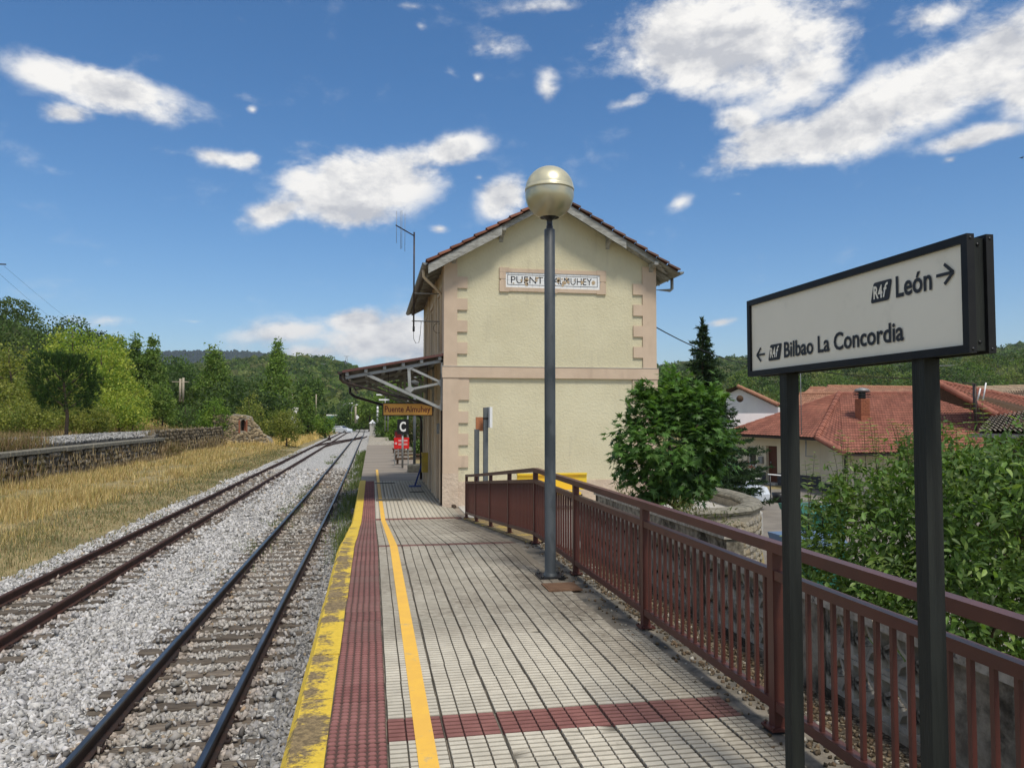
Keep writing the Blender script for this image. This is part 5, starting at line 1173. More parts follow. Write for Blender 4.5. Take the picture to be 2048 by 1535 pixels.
# ------------------------------------------------------------------ trees
ACACIA = [(.27, .30, .055), (.20, .26, .05), (.32, .33, .07), (.15, .21, .04)]
OLIVE = [(.20, .205, .055), (.24, .235, .065), (.15, .175, .045), (.12, .145, .04)]
POPLAR = [(.12, .18, .045), (.15, .21, .055), (.09, .14, .038), (.19, .24, .07)]
DEEP = [(.07, .11, .036), (.09, .14, .043), (.048, .082, .029), (.12, .175, .052)]
BRIGHT = [(.15, .22, .04), (.12, .19, .035), (.19, .25, .05), (.09, .15, .03)]
def crown_pts(lobes, ncl, per, cr, shell=.62):
    lobes = np.array(lobes, float); vol = np.prod(lobes[:, 3:], 1) ** .55; w = rng.choice(len(lobes), ncl, p=vol / vol.sum())
    d = rng.normal(size=(ncl, 3)); d /= np.linalg.norm(d, axis=1)[:, None]; rad = (shell + (1 - shell) * rng.random(ncl))[:, None]
    c = lobes[w, :3] + d * lobes[w, 3:] * rad; cid = np.repeat(np.arange(ncl), per)
    return c[cid] + rng.normal(size=(ncl * per, 3)) * cr * rng.uniform(.5, 1.3, (ncl, 1))[cid], cid
def trunk(b, x, y, z0, z1, r, lean=.0, limbs=5, spread=1., lz=.4):
    h = z1 - z0; pts = [(x + lean * t * h + .03 * h * math.sin(5 * t), y + .02 * h * math.sin(4 * t + 1), z0 - .15 + (h + .15) * t) for t in (0, .15, .35, .6, .85, 1)]
    b.tube(pts, [r * 1.35, r, r * .85, r * .6, r * .35, r * .12], 9)
    for k in range(limbs):
        t = lz + (1 - lz) * .75 * k / max(limbs, 1); p = Vector((x + lean * t * h, y, z0 + h * t)); a = k * 2.4 + random.random(); l = spread * random.uniform(.55, .95)
        b.tube([p, p + Vector((math.cos(a) * l * .5, math.sin(a) * l * .5, l * .35)), p + Vector((math.cos(a) * l, math.sin(a) * l, l * .85))], [r * .45, r * .3, r * .1], 6)
def tree(px, pyb, d, pyt, wpx, shape, pal, label, name='tree', cat='tree', leaf=.16, ncl=160, per=26, group=None, zb=None, cr=None):
    p = at(px, pyb, d); z0 = zb if zb is not None else float(gz(p[0], p[1])); zt = at(px, pyt, d)[2]; H = zt - z0; W_ = wpx * d / 1538 / 2
    t = empty(name, (p[0], p[1], z0), label, cat, group); x, y = p[0], p[1]; L = []
    if shape == 'column':
        ncl = int(ncl * 1.7)
        for k in range(10):
            u = k / 9; rr0 = W_ * (.98 - .80 * u ** 1.9) * (.75 if k == 0 else 1); L.append((x + rng.uniform(-.22, .22) * rr0, y + rng.uniform(-.2, .2) * rr0, z0 + H * (.12 + .82 * u), rr0, rr0, H * .085))
    elif shape == 'cone':
        for k in range(6): u = k / 5; L.append((x, y, z0 + H * (.16 + .74 * u), W_ * (1.05 - .9 * u), W_ * (1.05 - .9 * u), H * .12))
    elif shape == 'round':
        L = [(x, y, z0 + H * .6, W_ * .75, W_ * .75, H * .34)] + [(x + W_ * .55 * math.cos(a), y + W_ * .55 * math.sin(a), z0 + H * rng.uniform(.42, .72), W_ * .45, W_ * .45, H * .2) for a in np.arange(0, 6.2, .9)]
    else:   # bushy down to the ground
        L = [(x, y, z0 + H * .5, W_ * .7, W_ * .7, H * .45)] + [(x + W_ * .6 * math.cos(a), y + W_ * .5 * math.sin(a), z0 + H * rng.uniform(.22, .62), W_ * .42, W_ * .42, H * .24) for a in np.arange(0, 6.2, .8)]
    P_, cid = crown_pts(L, ncl, per, cr or W_ * .13); P_[:, 2] = np.maximum(P_[:, 2], z0 + .05); pal = np.array(pal); n = len(P_)
    c = pal[rng.choice(len(pal), ncl)][cid] * rng.uniform(.72, 1.28, (n, 1))
    b = MB(); trunk(b, x, y, z0, z0 + H * .85, max(.05, H * .018), limbs=6, spread=W_ * .8, lz=.25 if shape != 'bush' else .1); b.build('trunk', BARK, t)
    scatter('crown', P_, LEAFV, LEAFF, rng.uniform(.6, 1.4, n) * leaf, FOL, c, parent=t, kind='stuff')
    return t
T_ = tree
GRP = None
T_(20, 860, 62, 668, 150, 'bush', OLIVE, 'olive-yellow thicket tree at the left edge of the photo', leaf=.22, ncl=260, per=26)
T_(95, 865, 58, 716, 150, 'bush', OLIVE, 'dull yellow-green thicket directly behind the small dark pine', leaf=.20, ncl=260)
T_(148, 850, 72, 622, 190, 'bush', ACACIA, 'tallest bright yellow-green acacia above the small pine', leaf=.25, ncl=360, per=28)
T_(205, 850, 68, 668, 120, 'bush', ACACIA, 'bright acacia crown leaning to the right of the tallest one', leaf=.23, ncl=240)
T_(222, 852, 82, 642, 55, 'round', ACACIA, 'slim light green acacia poking up beside the paired poplars', leaf=.25)
T_(235, 865, 60, 770, 130, 'bush', ACACIA, 'low yellow-green shrub mound sloping down right of the pine', name='shrub', cat='shrub', leaf=.17, ncl=240)
T_(165, 868, 56, 800, 110, 'bush', OLIVE, 'low olive scrub at the foot of the pine', name='shrub', cat='shrub', leaf=.15, ncl=180)
T_(45, 875, 50, 800, 130, 'bush', OLIVE, 'shadowy low scrub left of the pine trunk', name='shrub', cat='shrub', leaf=.15, ncl=200)
T_(268, 855, 92, 672, 62, 'column', POPLAR, 'left one of the paired green poplars behind the acacias', leaf=.28, ncl=220)
T_(303, 855, 92, 670, 62, 'column', POPLAR, 'right one of the paired green poplars behind the acacias', leaf=.28, ncl=220)
T_(262, 870, 66, 745, 70, 'bush', ACACIA, 'small bright shrub below the paired poplars', name='shrub', cat='shrub', leaf=.18, ncl=150)
T_(322, 862, 76, 756, 60, 'bush', POPLAR, 'small bushy green tree right of the paired poplars', leaf=.2, ncl=150)
T_(350, 850, 125, 704, 92, 'round', DEEP, 'round dark oak between the paired poplars and the broad poplar', leaf=.34, ncl=220)
T_(372, 858, 84, 800, 90, 'bush', DEEP, 'low dark shrub behind the pale twin poles', name='shrub', cat='shrub', leaf=.2, ncl=150)
T_(425, 850, 100, 697, 86, 'column', POPLAR, 'broad pale green poplar left of the tall slender one', leaf=.30, ncl=300)
T_(430, 855, 80, 785, 66, 'bush', BRIGHT, 'vivid green shrub at the foot of the broad poplar', name='shrub', cat='shrub', leaf=.2, ncl=150)
T_(485, 850, 110, 765, 80, 'bush', DEEP, 'mid green tree between the two single poplars', leaf=.25, ncl=160)
T_(500, 852, 84, 782, 84, 'bush', OLIVE, 'olive shrub growing over the ruined hut', name='shrub', cat='shrub', leaf=.2, ncl=170)
T_(552, 855, 112, 681, 66, 'column', [(.15, .22, .055), (.12, .18, .045), (.19, .26, .07)], 'tall slender poplar standing alone in the middle of the left side', leaf=.30, ncl=340)
T_(520, 855, 100, 790, 70, 'bush', DEEP, 'dark bush at the foot of the tall slender poplar', name='shrub', cat='shrub', leaf=.22, ncl=140)
T_(572, 860, 76, 811, 66, 'bush', OLIVE, 'dark olive bush in the dry grass near the track', name='shrub', cat='shrub', leaf=.16, ncl=200)
T_(614, 845, 140, 735, 66, 'round', DEEP, 'dark rounded tree behind the small poplar', leaf=.36, ncl=200)
T_(613, 848, 115, 775, 46, 'column', POPLAR, 'small upright poplar in front of the dark rounded tree', leaf=.26, ncl=170)
T_(650, 846, 112, 822, 46, 'bush', BRIGHT, 'light green bush left of the white building', name='shrub', cat='shrub', leaf=.22, ncl=110)
T_(700, 842, 170, 800, 70, 'bush', DEEP, 'dark tree behind the curved street lamps', leaf=.4, ncl=160)
T_(738, 842, 160, 790, 70, 'round', POPLAR, 'green tree beyond the far fence', leaf=.4, ncl=160)
T_(775, 850, 92, 808, 56, 'bush', DEEP, 'dark bush right of the gate pillar', name='shrub', cat='shrub', leaf=.22, ncl=140)
T_(800, 848, 100, 742, 110, 'round', BRIGHT, 'spreading light green tree seen under the canopy', leaf=.28, ncl=320)
T_(850, 850, 85, 730, 120, 'round', DEEP, 'darker green tree seen under the canopy beside the wall', leaf=.26, ncl=300)
T_(792, 866, 78, 826, 44, 'bush', BRIGHT, 'bright bush behind the far maroon railing', name='shrub', cat='shrub', leaf=.18, ncl=140)
T_(832, 900, 52, 832, 60, 'bush', [(.10, .10, .05), (.14, .12, .08), (.06, .08, .03)], 'dusty brown-green scrub bank behind the red notice board', name='shrub', cat='shrub', leaf=.14, ncl=200)
T_(845, 915, 46, 872, 40, 'bush', DEEP, 'dark green shrub by the pale lamp column', name='shrub', cat='shrub', leaf=.12, ncl=130)
T_(1340, 850, 75, 780, 120, 'round', DEEP, 'green tree behind the maple beside the station', leaf=.25, ncl=200)
T_(1325, 990, 24, 905, 70, 'bush', [(.16, .12, .05), (.2, .08, .05), (.10, .12, .04)], 'reddish shrub by the house corner behind the maple', name='shrub', cat='shrub', leaf=.08, ncl=70)

# small dark pine
p = at(127, 862, 46); pz = float(gz(p[0], p[1])); pt = empty('pine_tree', (p[0], p[1], pz), 'small dark round-headed pine on a bare trunk above the loading bank', 'pine tree'); zt = at(127, 686, 46)[2]; zc = pz + (zt - pz) * .60
b = MB(); trunk(b, p[0], p[1], pz, zt - .6, .11, limbs=9, spread=1.4, lz=.38); b.build('trunk', BARK, pt)
N_ = 1500; d = rng.normal(size=(N_, 3)); d /= np.linalg.norm(d, axis=1)[:, None]; d[:, 2] = np.where(d[:, 2] < -.78, -d[:, 2], d[:, 2]); rr_ = .45 + .55 * rng.random(N_) ** .5
tf = np.array([p[0], p[1], zc]) + d * np.array((2.0, 2.0, 1.95)) * rr_[:, None] * (1 + .20 * fbm2(d[:, 0] * 4, d[:, 2] * 4, 4))[:, None]
K = 20; dirs = d[:, None] * .8 + np.array((0, 0, .55)) + rng.normal(size=(N_, K, 3)) * .42; dirs /= np.linalg.norm(dirs, axis=2)[..., None]; dirs = dirs.reshape(-1, 3)
def basis(t, n):
    y = t / np.linalg.norm(t, axis=1)[:, None]; x = np.cross(y, n); x /= np.linalg.norm(x, axis=1)[:, None] + 1e-9; z = np.cross(x, y); return np.stack([x, y, z], 2)
NEED = np.array([(-.045, 0, 0), (.045, 0, 0), (0, 1, 0)])
B = basis(dirs, rng.normal(size=dirs.shape)); cpn = np.array([(.035, .065, .02), (.05, .09, .026), (.025, .045, .016)])[rng.choice(3, N_)]
scatter('crown', np.repeat(tf, K, 0), NEED, [(0, 1, 2)], rng.uniform(.18, .32, N_ * K), FOL, np.repeat(cpn, K, 0) * rng.uniform(.7, 1.4, (N_ * K, 1)), parent=pt, rots=B, kind='stuff')

# spruce beyond the maple
p = at(1407, 870, 31); pz = float(gz(p[0], p[1])); zt = at(1407, 643, 31)[2]; sp_ = empty('spruce_tree', (p[0], p[1], pz), 'dark pointed spruce rising between the station and the big sign', 'spruce tree')
MB().tube([(p[0], p[1], pz - .2), (p[0], p[1], zt - .3)], [.14, .02], 8).build('trunk', BARK, sp_)
P_, D_ = [], []
H = zt - pz; z = zt - .12
for z in np.arange(pz + .7, zt - .05, .15):
    u = (zt - z) / H; rad = .07 + 2.15 * u ** .92 * (1 + .9 * max(0, u - .4)); nb_ = int(5 + 8 * u)
    for k in range(nb_):
        a = rng.uniform(0, 6.28); L_ = rad * rng.uniform(.6, 1.15) * (1 + .25 * math.sin(3 * a + z)); m_ = int(8 + L_ * 34); s = np.linspace(.08, 1, m_)
        q = np.stack([p[0] + math.cos(a) * L_ * s, p[1] + math.sin(a) * L_ * s, z + L_ * (.10 * s - .32 * s ** 1.2 + .20 * s ** 3)], -1)
        side = rng.normal(size=(m_, 3)) * .55 + np.array((math.cos(a), math.sin(a), .05)) * .8
        P_.append(q); D_.append(side)
for zz in np.arange(zt - .35, zt + .12, .03): P_.append(np.array([[p[0], p[1], zz]] * 3)); D_.append(rng.normal(size=(3, 3)) * .4 + np.array((0, 0, .9)))
P_, D_ = np.concatenate(P_), np.concatenate(D_); n = len(P_)
P2 = np.repeat(P_, 3, 0) + rng.normal(size=(3 * n, 3)) * .03; D2 = np.repeat(D_, 3, 0) + rng.normal(size=(3 * n, 3)) * .35
SPR = np.array([(-.16, 0, 0), (.16, 0, 0), (.05, 1, 0)])
scatter('crown', P2, SPR, [(0, 1, 2)], rng.uniform(.10, .2, 3 * n), FOL, np.array([(.03, .05, .028), (.04, .07, .034), (.02, .034, .02)])[rng.choice(3, 3 * n)] * rng.uniform(.7, 1.4, (3 * n, 1)), parent=sp_, rots=basis(D2, rng.normal(size=D2.shape)), kind='stuff')

# near leaves ------------------------------------------------------
def leaf_objects(name, pv, pf, m_, parent, P_, B, S_, cols, nobj=300):
    """the leaves nearest the viewer as single leaves, the rest joined"""
    o_ = np.argsort(np.linalg.norm(P_ - np.array([0, 0, CZ]), axis=1)); near, rest = o_[:nobj], o_[nobj:]
    scatter('foliage', P_[rest], pv, pf, S_[rest], m_, cols[rest], parent=parent, rots=B[rest], kind='stuff')
    mes = []
    for q in range(6):
        me = bpy.data.meshes.new(name); me.from_pydata([tuple(map(float, a)) for a in pv], [], [tuple(map(int, f)) for f in pf]); ca = me.color_attributes.new('Col', 'FLOAT_COLOR', 'POINT')
        c4 = np.ones((len(pv), 4), np.float32); c4[:, :3] = cols[near[q]]; ca.data.foreach_set('color', c4.ravel()); me.materials.append(m_); mes.append(me)
    inv_ = parent_mat(parent).inverted()
    for i in near:
        o = bpy.data.objects.new(name, mes[int(i) % 6]); COL.objects.link(o); o.parent = parent; o.matrix_parent_inverse = inv_
        M4 = Matrix([[*B[i][0], P_[i][0]], [*B[i][1], P_[i][1]], [*B[i][2], P_[i][2]], [0, 0, 0, 1]]); lo, ro, _ = M4.decompose(); o.location = lo; o.rotation_mode = 'QUATERNION'; o.rotation_quaternion = ro; o.scale = (float(S_[i]),) * 3
# maple (palmate leaves)
out = [(0, 0), (.12, .05), (.50, -.10), (.20, .20), (.66, .46), (.20, .42), (.34, .72), (.10, .55), (0, 1.05), (-.10, .55), (-.34, .72), (-.20, .42), (-.66, .46), (-.20, .20), (-.50, -.10), (-.12, .05)]
MV = np.array([(0, .36, .05)] + [(x, y, -.10 * abs(x)) for x, y in out]); MF = [(0, 1 + i, 1 + (i + 1) % 16) for i in range(16)]
mc = at(1347, 872, 12.6); mp = empty('maple_tree', (mc[0], mc[1], -.6), 'young dense green maple with lobed leaves in front of the gable', 'maple tree')
b = MB(); trunk(b, mc[0], mc[1], -.6, mc[2] + .3, .07, limbs=8, spread=.8, lz=.55); b.build('trunk', BARK, mp)
MLB = [(1340, 805, .42), (1298, 832, .40), (1392, 822, .40), (1268, 880, .34), (1342, 885, .52), (1422, 872, .40), (1262, 938, .30), (1322, 948, .45), (1390, 948, .42), (1438, 922, .28), (1305, 980, .27), (1368, 985, .28), (1288, 792, .20), (1418, 795, .24), (1350, 768, .20), (1246, 905, .16), (1456, 888, .15)]
ML_ = []
for (a, c, r) in MLB: q = at(a, c, 12.6 + rng.uniform(-.25, .25)); ML_.append((*q, r * .86, r * .86, r * .86))
PM, mcid = crown_pts(ML_, 470, 11, .085, shell=.70); N_ = len(PM); d = PM - (mc + np.array((0, 0, -.1))); d /= np.linalg.norm(d, axis=1)[:, None]
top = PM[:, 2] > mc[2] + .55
nrm = d * .55 + np.array((0, 0, .85)) + rng.normal(size=(N_, 3)) * .38; tip = d * .8 + np.array((0, 0, -.45)) + rng.normal(size=(N_, 3)) * .5
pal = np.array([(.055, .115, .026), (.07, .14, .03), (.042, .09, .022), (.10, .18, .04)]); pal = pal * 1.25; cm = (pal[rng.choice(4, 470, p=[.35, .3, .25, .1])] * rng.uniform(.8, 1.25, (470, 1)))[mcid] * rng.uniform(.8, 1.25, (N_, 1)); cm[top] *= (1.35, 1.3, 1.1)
LEAFM = mat('near_leaf', (1, 1, 1), rough=.42, attr=True, transl=.35, spec=.3)
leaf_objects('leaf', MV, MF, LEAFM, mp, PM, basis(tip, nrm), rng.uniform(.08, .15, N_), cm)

# big bush behind the block wall
OV = np.array([(0, 0, 0), (-.2, .28, .07), (-.16, .65, .05), (0, 1, -.08), (.16, .65, .05), (.2, .28, .07), (0, .45, 0)]); OF = [(0, 6, 1), (1, 6, 2), (2, 6, 3), (3, 6, 4), (4, 6, 5), (5, 6, 0)]
SV = OV * (.62, 1, 1)
lob = [(1765, 1085, 8.2, .85), (1920, 1060, 7.7, .9), (2050, 1050, 7.2, .9), (1690, 1180, 8.2, .62), (1850, 1220, 7.4, .72), (2000, 1230, 6.6, .66), (1980, 965, 8.2, .5), (1870, 950, 8.7, .5), (1730, 1000, 8.9, .42), (1650, 1090, 8.9, .32), (2150, 1130, 6.4, .9), (2190, 960, 7.2, .8), (1660, 1250, 7.8, .4), (1770, 1290, 7.2, .42), (1930, 1330, 6.2, .4)]
LB = []
for (a, c, dd, r) in lob: q = at(a, c, dd); LB.append((*q, r, r, r))
bc = at(1880, 1100, 8); bu = empty('bush', (bc[0], bc[1], -1.0), 'large leafy green bush with long upright shoots behind the block wall at the right', 'bush')
PB, cid = crown_pts(LB, 1900, 15, .08, shell=.62); keepb = PB[:, 0] > 3.15; PB = PB[keepb]; n = len(PB)
cen = np.array([bc[0], bc[1], bc[2] - .3]); dd_ = PB - cen; dd_ /= np.linalg.norm(dd_, axis=1)[:, None]
nrm = dd_ * .4 + np.array((0, 0, .9)) + rng.normal(size=(n, 3)) * .5; tip = dd_ * .5 + rng.normal(size=(n, 3)) * .7 + np.array((0, 0, -.15))
pal = np.array([(.11, .19, .042), (.14, .23, .052), (.08, .14, .033), (.20, .28, .075)]); cb_ = (pal[rng.choice(4, 1900, p=[.32, .25, .28, .15])] * rng.uniform(.7, 1.25, (1900, 1)))[cid][keepb] * rng.uniform(.75, 1.3, (n, 1))
leaf_objects('leaf', OV, OF, LEAFM, bu, PB, basis(tip, nrm), rng.uniform(.04, .12, n), cb_)
# arching shoots with paired narrow leaves
tips = [(1600, 985, 8.9), (1622, 1000, 8.8), (1635, 905, 8.8), (1662, 925, 8.9), (1690, 862, 8.8), (1700, 900, 8.9), (1735, 838, 8.9), (1760, 870, 8.8), (1792, 840, 8.9), (1815, 850, 8.8), (1840, 880, 8.6), (1880, 835, 8.6), (1900, 860, 8.5), (1925, 845, 8.5), (1950, 870, 8.4), (1962, 800, 8.6), (1975, 850, 8.2), (2000, 880, 8), (2010, 900, 8), (2035, 880, 7.8), (2045, 920, 7.6), (1590, 1075, 8.7), (1720, 935, 8.7), (1850, 905, 8.6), (1985, 915, 8), (2100, 900, 7.4), (1780, 930, 8.4), (1905, 905, 8.3), (1680, 960, 8.8), (1650, 985, 8.8)]
SP_, ST_, SN_ = [], [], []; stems = MB()
for (a, c, dd) in tips:
    for rep in range(3 if a > 1650 else 2):
        e = at(a + rng.uniform(-14, 14) * (1 if rep else .2), c + rng.uniform(0, 40) * (1 if rep else 0), dd + rng.uniform(-.3, .3)); l = rng.uniform(.55, .85); s = e - np.array((rng.uniform(-.15, .15), rng.uniform(-.15, .15), l)); bend = np.array((rng.uniform(-.12, .12), 0, 0)); m_ = 15
        pts = [s + (e - s) * t + bend * t * t for t in np.linspace(0, 1, 6)]; stems.tube([tuple(q) for q in pts], [.006, .005, .004, .003, .003, .002], 4)
        for t in np.linspace(.12, 1, m_):
            q = s + (e - s) * t + bend * t * t; a0 = rng.uniform(0, 6.28)
            for sg_ in (0, math.pi): SP_.append(q); ST_.append((math.cos(a0 + sg_), math.sin(a0 + sg_), .15)); SN_.append((0, 0, 1) + rng.normal(size=3) * .3)
stems.build('stems', BARK, bu); SP_, ST_, SN_ = map(np.array, (SP_, ST_, SN_)); n = len(SP_)
scatter('shoot_leaves', SP_, SV, OF, rng.uniform(.05, .09, n), LEAFM, np.array([(.20, .26, .07), (.25, .30, .09), (.15, .22, .055)])[rng.choice(3, n)] * rng.uniform(.85, 1.2, (n, 1)), parent=bu, rots=basis(ST_, SN_), kind='stuff')
b = MB(); 
for (a, c, dd, r) in lob: q = at(a, c, dd); b.tube([(bc[0] + (q[0] - bc[0]) * .3, bc[1] + (q[1] - bc[1]) * .3, -1.05), tuple((q + np.array((bc[0], bc[1], -.5))) / 2), tuple(q)], [.04, .03, .01], 6)
b.build('branches', BARK, bu)
# weeds rooted along the parapet
def weeds(name, P_, label, size=.06, pal=POPLAR, per=9, cat='weeds'):
    n = len(P_); Q = np.repeat(P_, per, 0) + rng.normal(size=(n * per, 3)) * size * 1.2; d = rng.normal(size=Q.shape) * .6 + np.array((0, 0, .5)); pal = np.array(pal)
    scatter(name, Q, SV, OF, rng.uniform(.6, 1.5, n * per) * size, LEAFM, pal[rng.choice(len(pal), n * per)] * rng.uniform(.7, 1.3, (n * per, 1)), rots=basis(d, rng.normal(size=d.shape) * .4 + np.array((0, 0, 1))), kind='stuff', label=label, cat=cat)
n = 130; weeds('wall_weeds', np.stack([rng.uniform(4.5, 4.75, n), rng.uniform(9.5, 14, n), rng.uniform(1.38, 1.62, n)], -1), 'straggling weeds growing behind the dark mottled parapet', .06, [(.12, .13, .04), (.08, .12, .03), (.18, .16, .07)])

# ------------------------------------------------------------------ grasses
BL = np.array([(-.5, 0, 0), (.5, 0, 0), (.32, .06, .55), (-.25, .06, .55), (0, .28, 1)]); BF4 = [(0, 1, 2), (0, 2, 3), (3, 2, 4)]
def grass(name, x, y, z, h, w, cols, label, cat='grass', lean=.4):
    n = len(x); th = rng.uniform(0, 6.28, n); tl = rng.normal(0, lean, n); c, s = np.cos(th), np.sin(th); ct, st = np.cos(tl), np.sin(tl); Z_ = np.zeros(n)
    Rz = np.stack([np.stack([c, -s, Z_], -1), np.stack([s, c, Z_], -1), np.stack([Z_, Z_, Z_ + 1], -1)], 1); Rx = np.stack([np.stack([Z_ + 1, Z_, Z_], -1), np.stack([Z_, ct, -st], -1), np.stack([Z_, st, ct], -1)], 1)
    s3 = np.stack([w, h, h], -1); scatter(name, np.stack([x, y, z], -1), BL, BF4, s3, GRASSM, cols, rots=Rz @ Rx, kind='stuff', label=label, cat=cat)
STRAW = np.array([(.62, .46, .20), (.52, .38, .16), (.70, .55, .28), (.36, .24, .11), (.36, .32, .12)])
def cpal(pal, n, p=None): pal = np.array(pal); return pal[rng.choice(len(pal), n, p=p)] * rng.uniform(.75, 1.25, (n, 1))
n = 72000; y = 13 * (85 / 13.) ** rng.random(n); x = -6.7 - 8.0 * rng.random(n) ** .85; k = x > -.62 * y - 3; x, y = x[k], y[k]; tuft = fbm2(x * 1.3, y * .9, 31) + .5 * fbm2(x * 3.1, y * 2.3, 33); k = tuft > -.25 + .5 * rng.normal(size=len(x)) * .6; x, y, tuft = x[k], y[k], tuft[k]; n = len(x)
h = (.14 + .20 * np.clip(tuft, -.5, 1) + .26 * rng.random(n) ** 1.5) * np.clip((-x - 6.5) / 2.9, .16, 1.0); cols = cpal(STRAW, n); g_ = (np.clip((-x - 6.8) / 2.6, 0, 1) + .25 * rng.normal(size=n)) < .42; cols[g_] = cpal([(.15, .16, .075), (.20, .19, .09), (.11, .14, .055)], g_.sum())
grass('dry_grass', x, y, gz(x, y) - .03, h, np.maximum(.008, .0007 * y) * rng.uniform(.7, 1.3, n), cols, 'dry straw-yellow grass between the siding and the loading bank')
n = 42000; y = 80 * (230 / 80.) ** rng.random(n); x = -7.4 - rng.random(n) ** 1.2 * 34; k = (far_c(y) - 2.3 > x); x, y = x[k], y[k]; n = len(x)
grass('golden_grass', x, y, gz(x, y) - .03, rng.uniform(.35, .8, n), .0007 * y * rng.uniform(.7, 1.4, n), cpal([(.74, .54, .20), (.64, .46, .17), (.80, .62, .28), (.52, .38, .15)], n), 'golden dry grass on the bank in the middle distance')
n = 50000; y = 26 * (95 / 26.) ** rng.random(n); x = -16.5 - rng.random(n) ** 1.3 * 20; k = x > -.64 * y - 6; x, y = x[k], y[k]; n = len(x)
cb2 = cpal([(.30, .20, .10), (.24, .16, .085), (.38, .28, .14), (.20, .18, .07), (.45, .34, .18)], n)
grass('brown_grass', x, y, gz(x, y) - .04, rng.uniform(.25, .75, n) * (.6 + .5 * np.clip(fbm2(x, y * .6, 7), 0, 1)), .0008 * y * rng.uniform(.7, 1.3, n), cb2, 'brown seeding grass on top of the loading bank below the trees')
n = 5200; y = rng.uniform(24, 82, n); x = rng.uniform(-15.1, -14.3, n); grass('bank_foot_grass', x, y, gz(x, y) + np.where(rng.random(n) < .35, rng.uniform(0, 1.0, n), 0), rng.uniform(.15, .5, n), .0008 * y, cpal([(.32, .24, .14), (.22, .16, .10), (.42, .33, .19)], n), 'dry stalks standing against the loading bank wall')
n = 7000; y = 15.5 + 50 * rng.random(n) ** 1.4; x = -.46 - np.abs(rng.normal(0, .26, n)) * np.clip((y - 12) / 8, .4, 1.3); k = (x > -1.15) & (fbm2(x * 3, y * 1.1, 9) > -.35); x, y = x[k], y[k]; n = len(x)
grass('platform_edge_weeds', x, y, bed_z(x, y), rng.uniform(.08, .42, n), np.maximum(.008, .0007 * y), cpal([(.10, .15, .04), (.14, .19, .06), (.20, .20, .09), (.07, .11, .03)], n), 'green weeds growing along the foot of the platform edge', lean=.4)
n = 2600; y = rng.choice([17, 19.5, 22, 25, 29, 33, 52, 60], n) + rng.normal(0, 1.0, n); x = near_c(y) - .75 + rng.normal(0, .25, n); k = fbm2(x * 3, y * 1.5, 14) > 0; x, y = x[k], y[k]; n = len(x)
grass('track_weeds', x, y, bed_z(x, y), rng.uniform(.05, .22, n), np.maximum(.006, .0006 * y), cpal([(.13, .17, .06), (.17, .19, .08)], n), 'small sparse weeds in the ballast beside the platform track', lean=.5)
# grass and shrubs on the ground right of the far platform
n = 9000; y = rng.uniform(60, 130, n); x = 2.2 + rng.random(n) * 9; grass('verge_grass', x, y, gz(x, y), rng.uniform(.2, .6, n), .001 * y, cpal([(.40, .32, .14), (.2, .2, .08), (.14, .17, .05)], n), 'sunlit rough grass beside the far end of the platform')

# brown scrub spilling over the bank wall, and stray low weeds in the verge
for (cy, cx, sp, hh, nn) in ((36.0, -15.4, 1.6, .9, 1500), (39.5, -15.9, 1.2, .8, 700), (60.5, -15.1, 1.4, 1.0, 900), (64, -15.2, 1.2, .7, 500), (73, -15.3, 1.5, .7, 500)):
    x = cx + rng.normal(0, .35, nn); y = cy + rng.normal(0, sp, nn); z = np.where(x < -15.3, 1.35, .2) + rng.random(nn) * .4
    grass('scrub', x, y, z, rng.uniform(.3, 1, nn) * hh, .0008 * y, cpal([(.26, .17, .10), (.34, .24, .14), (.18, .15, .06), (.22, .20, .08)], nn), 'brown scrub clump spilling over the loading bank wall ' + {36.0: 'at the left edge of the photo', 39.5: 'just left of the pine', 60.5: 'halfway along the gravel ridge', 64: 'where the gravel ridge fades out', 73: 'nearest the ruined hut'}[cy], 'scrub', lean=.5)

n = 26000; y = 12.5 * (70 / 12.5) ** rng.random(n); x = -6.1 - 3.3 * rng.random(n); k = x > -.62 * y - 2; x, y = x[k], y[k]; keep = (x < -6.9) | (fbm2(x * 2, y * 1.4, 41) > .2); x, y = x[keep], y[keep]; n = len(x)
grass('verge_weeds', x, y, np.maximum(gz(x, y), np.where(x > -7.6, bed_z(x, y), -9)) - .02, rng.uniform(.04, .17, n), np.maximum(.012, .0009 * y), cpal([(.17, .19, .085), (.24, .22, .11), (.36, .29, .15), (.12, .15, .06), (.30, .20, .11)], n), 'short grey-green weeds creeping into the ballast left of the siding', 'weeds', lean=.6)
